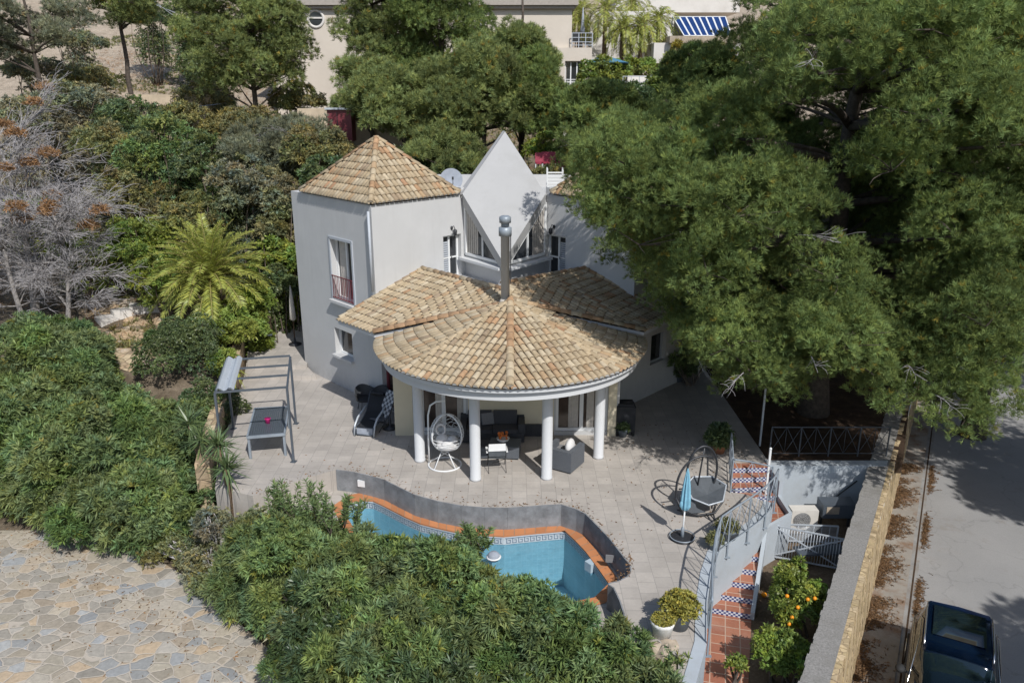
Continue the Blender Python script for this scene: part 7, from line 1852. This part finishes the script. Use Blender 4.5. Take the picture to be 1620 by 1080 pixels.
# solar panels
sa = D(1066, 27, 55.5); sbx = D(1140, 27, 55.5); lo1, lo2 = D(1090, 57, 54.2), D(1150, 58, 54.2)
a, b_, c_, d_ = D(1064, 27, 56.0), D(1148, 27, 56.0), D(1158, 57, 54.2), D(1082, 57, 54.2)
rg2 = thing("solar_array", "row of blue solar panels in white frames on the far roof", "solar panels", tuple(d_))
for k in range(8):
    q0, q1 = k/8+.006, (k+1)/8-.006; A_, B_, C_, D__ = a.lerp(b_, q0), a.lerp(b_, q1), d_.lerp(c_, q1), d_.lerp(c_, q0)
    po_ = MB().poly([D__, C_, B_, A_]).build("solar_panel", "solar_blue", rg2)
    fm = MB(); up_ = (B_-A_).cross(A_-D__).normalized()
    for x_, y_ in ((A_, B_), (B_, C_), (C_, D__), (D__, A_)): fm.bar(x_, y_, .06, .05, up_)
    fm.build("frame", "paint_white", po_)
MB().bar(d_-V((0, 0, .1)), c_-V((0, 0, .1)), .08).bar(a-V((0, -.2, 1.0)), a, .06).bar(b_-V((0, -.2, 1.0)), b_, .06).build("support", "frame_grey", rg2)
# red shed, fence, red awnings, red chairs behind the diamond
p = D(537, 192, 39.5); t = thing("red_shed", "small wine-red shed with grey lid on the slope", "shed", (p.x, p.y, p.z-1))
MB().box((p.x, p.y+.5, p.z-.2), (1.15, 1.0, 1.5)).build("body", "wine_red", t); MB().box((p.x, p.y+.45, p.z+.58), (1.3, 1.2, .08)).build("lid", "frame_grey", t)
MB().bar((p.x-.1, p.y-.02, p.z-.8), (p.x-.1, p.y-.02, p.z+.4), .03).build("door_seam", "iron_dark", t)
fc = thing("stake_fence", "row of rough dark stakes across the sandy slope", "fence", tuple(TR(205, 190, 36)))
r_ = random.Random(3); sk = MB()
for k in range(58):
    u = 203+k*1.85; q = D(u, 178+r_.uniform(-1, 1), 44.0); h_ = r_.uniform(.75, 1.15); g_ = hgt(q.x, q.y); sk.tube([(q.x, q.y, min(g_, q.z-.6)), (q.x+r_.uniform(-.06, .06), q.y, q.z+h_*.5)], [.035, .02], 5)
sk.build("stakes", "twig_brown", fc)
for i, (u, v, w, h, lab) in enumerate(((868, 248, .62, .42, "red folding chair behind the right tower roof, left one"), (894, 258, .62, .36, "red folding chair nearest the big pine"), (852, 249, .3, .40, "narrow red folding chair next to the diamond's edge"))):
    p = D(u, v, 35.5); t = thing("red_chair", lab, "chair", (p.x, p.y, hgt(p.x, p.y)), "red chairs on the rear terrace")
    MB().box((p.x, p.y, p.z), (w, .06, h), 0, -.2).build("backrest", "wine_red" if False else "awning_red", t); MB().box((p.x, p.y-.25, p.z-h/2-.02), (w, .5, .05)).build("seat", "awning_red", t)
    for s_ in (-1, 1): MB().bar((p.x+s_*w*.45, p.y, hgt(p.x, p.y)-.2), (p.x+s_*w*.45, p.y, p.z-h/2), .04).bar((p.x+s_*w*.45, p.y-.48, hgt(p.x, p.y)-.4), (p.x+s_*w*.45, p.y-.48, p.z-h/2), .04).build("leg", "paint_white", t)
# garden walls glimpsed between the trees
block("slope_wall", "sandy masonry wall glimpsed under the middle pines", 470, 172, 720, 215, 41.5, .5, "sand_wall", zlow=1.5)
block("slope_wall", "sandy retaining wall high on the slope by the stakes", 200, 150, 330, 172, 47.5, .5, "sand_wall", zlow=2.0)
block("slope_wall", "white wall fragment behind the red chairs", 880, 185, 925, 245, 38.5, .4, "white_far", zlow=1.0)
# power lines at the top left
wl_ = MB()
for k, (a, b_) in enumerate((((210, -8, 58), (420, 60, 60)), ((232, -8, 58), (330, 50, 60)), ((150, 158, 46), (360, 163, 47)))):
    A_, B_ = D(*a), D(*b_); wl_.tube([A_.lerp(B_, i/8)-V((0, 0, math.sin(math.pi*i/8)*.35)) for i in range(9)], .02, 4)
wl_.build("overhead_cables", "frame_grey", label="thin overhead cables crossing the slope at the top left", cat="cables")
# foliage over the terrace
for i, (u, v, y, w, h, mt, lab) in enumerate(((1000, 108, 53.5, 4.6, 1.7, "leaf_bright", "yellow-green hedge above the deck chair terrace"), (950, 112, 52, 3.2, 1.9, "leaf_bright", "leafy shrub below the teal parasol"), (1065, 130, 48, 2.6, 2.6, "leaf_bright", "rounded bright bush right of the deck chair"), (1068, 88, 53, 1.2, 2.0, "succulent", "yellow column-like shrub beside the pale terrace wall"), (1130, 80, 52.5, 5.0, 1.2, "leaf_olive", "planting strip below the solar panel roof"), (985, 160, 46, 5, 2.4, "leaf_dark", "shrubs filling the slope under the deck chair terrace"))):
    p = D(u, v, y); bush("terrace_shrub", lab, "shrub", (p.x, p.y, p.z-h/2-.2), lumps_in((p.x, p.y, p.z-h/2), w, 1.6, h, 12, min(w, h)*.26, 900+i), mt, density=30, k=8, ln=.2, wd=.08, seed=930+i, group="shrubs on the upper terraces", tint_kw=dict(spread=.3, hue=.2), stems=3)
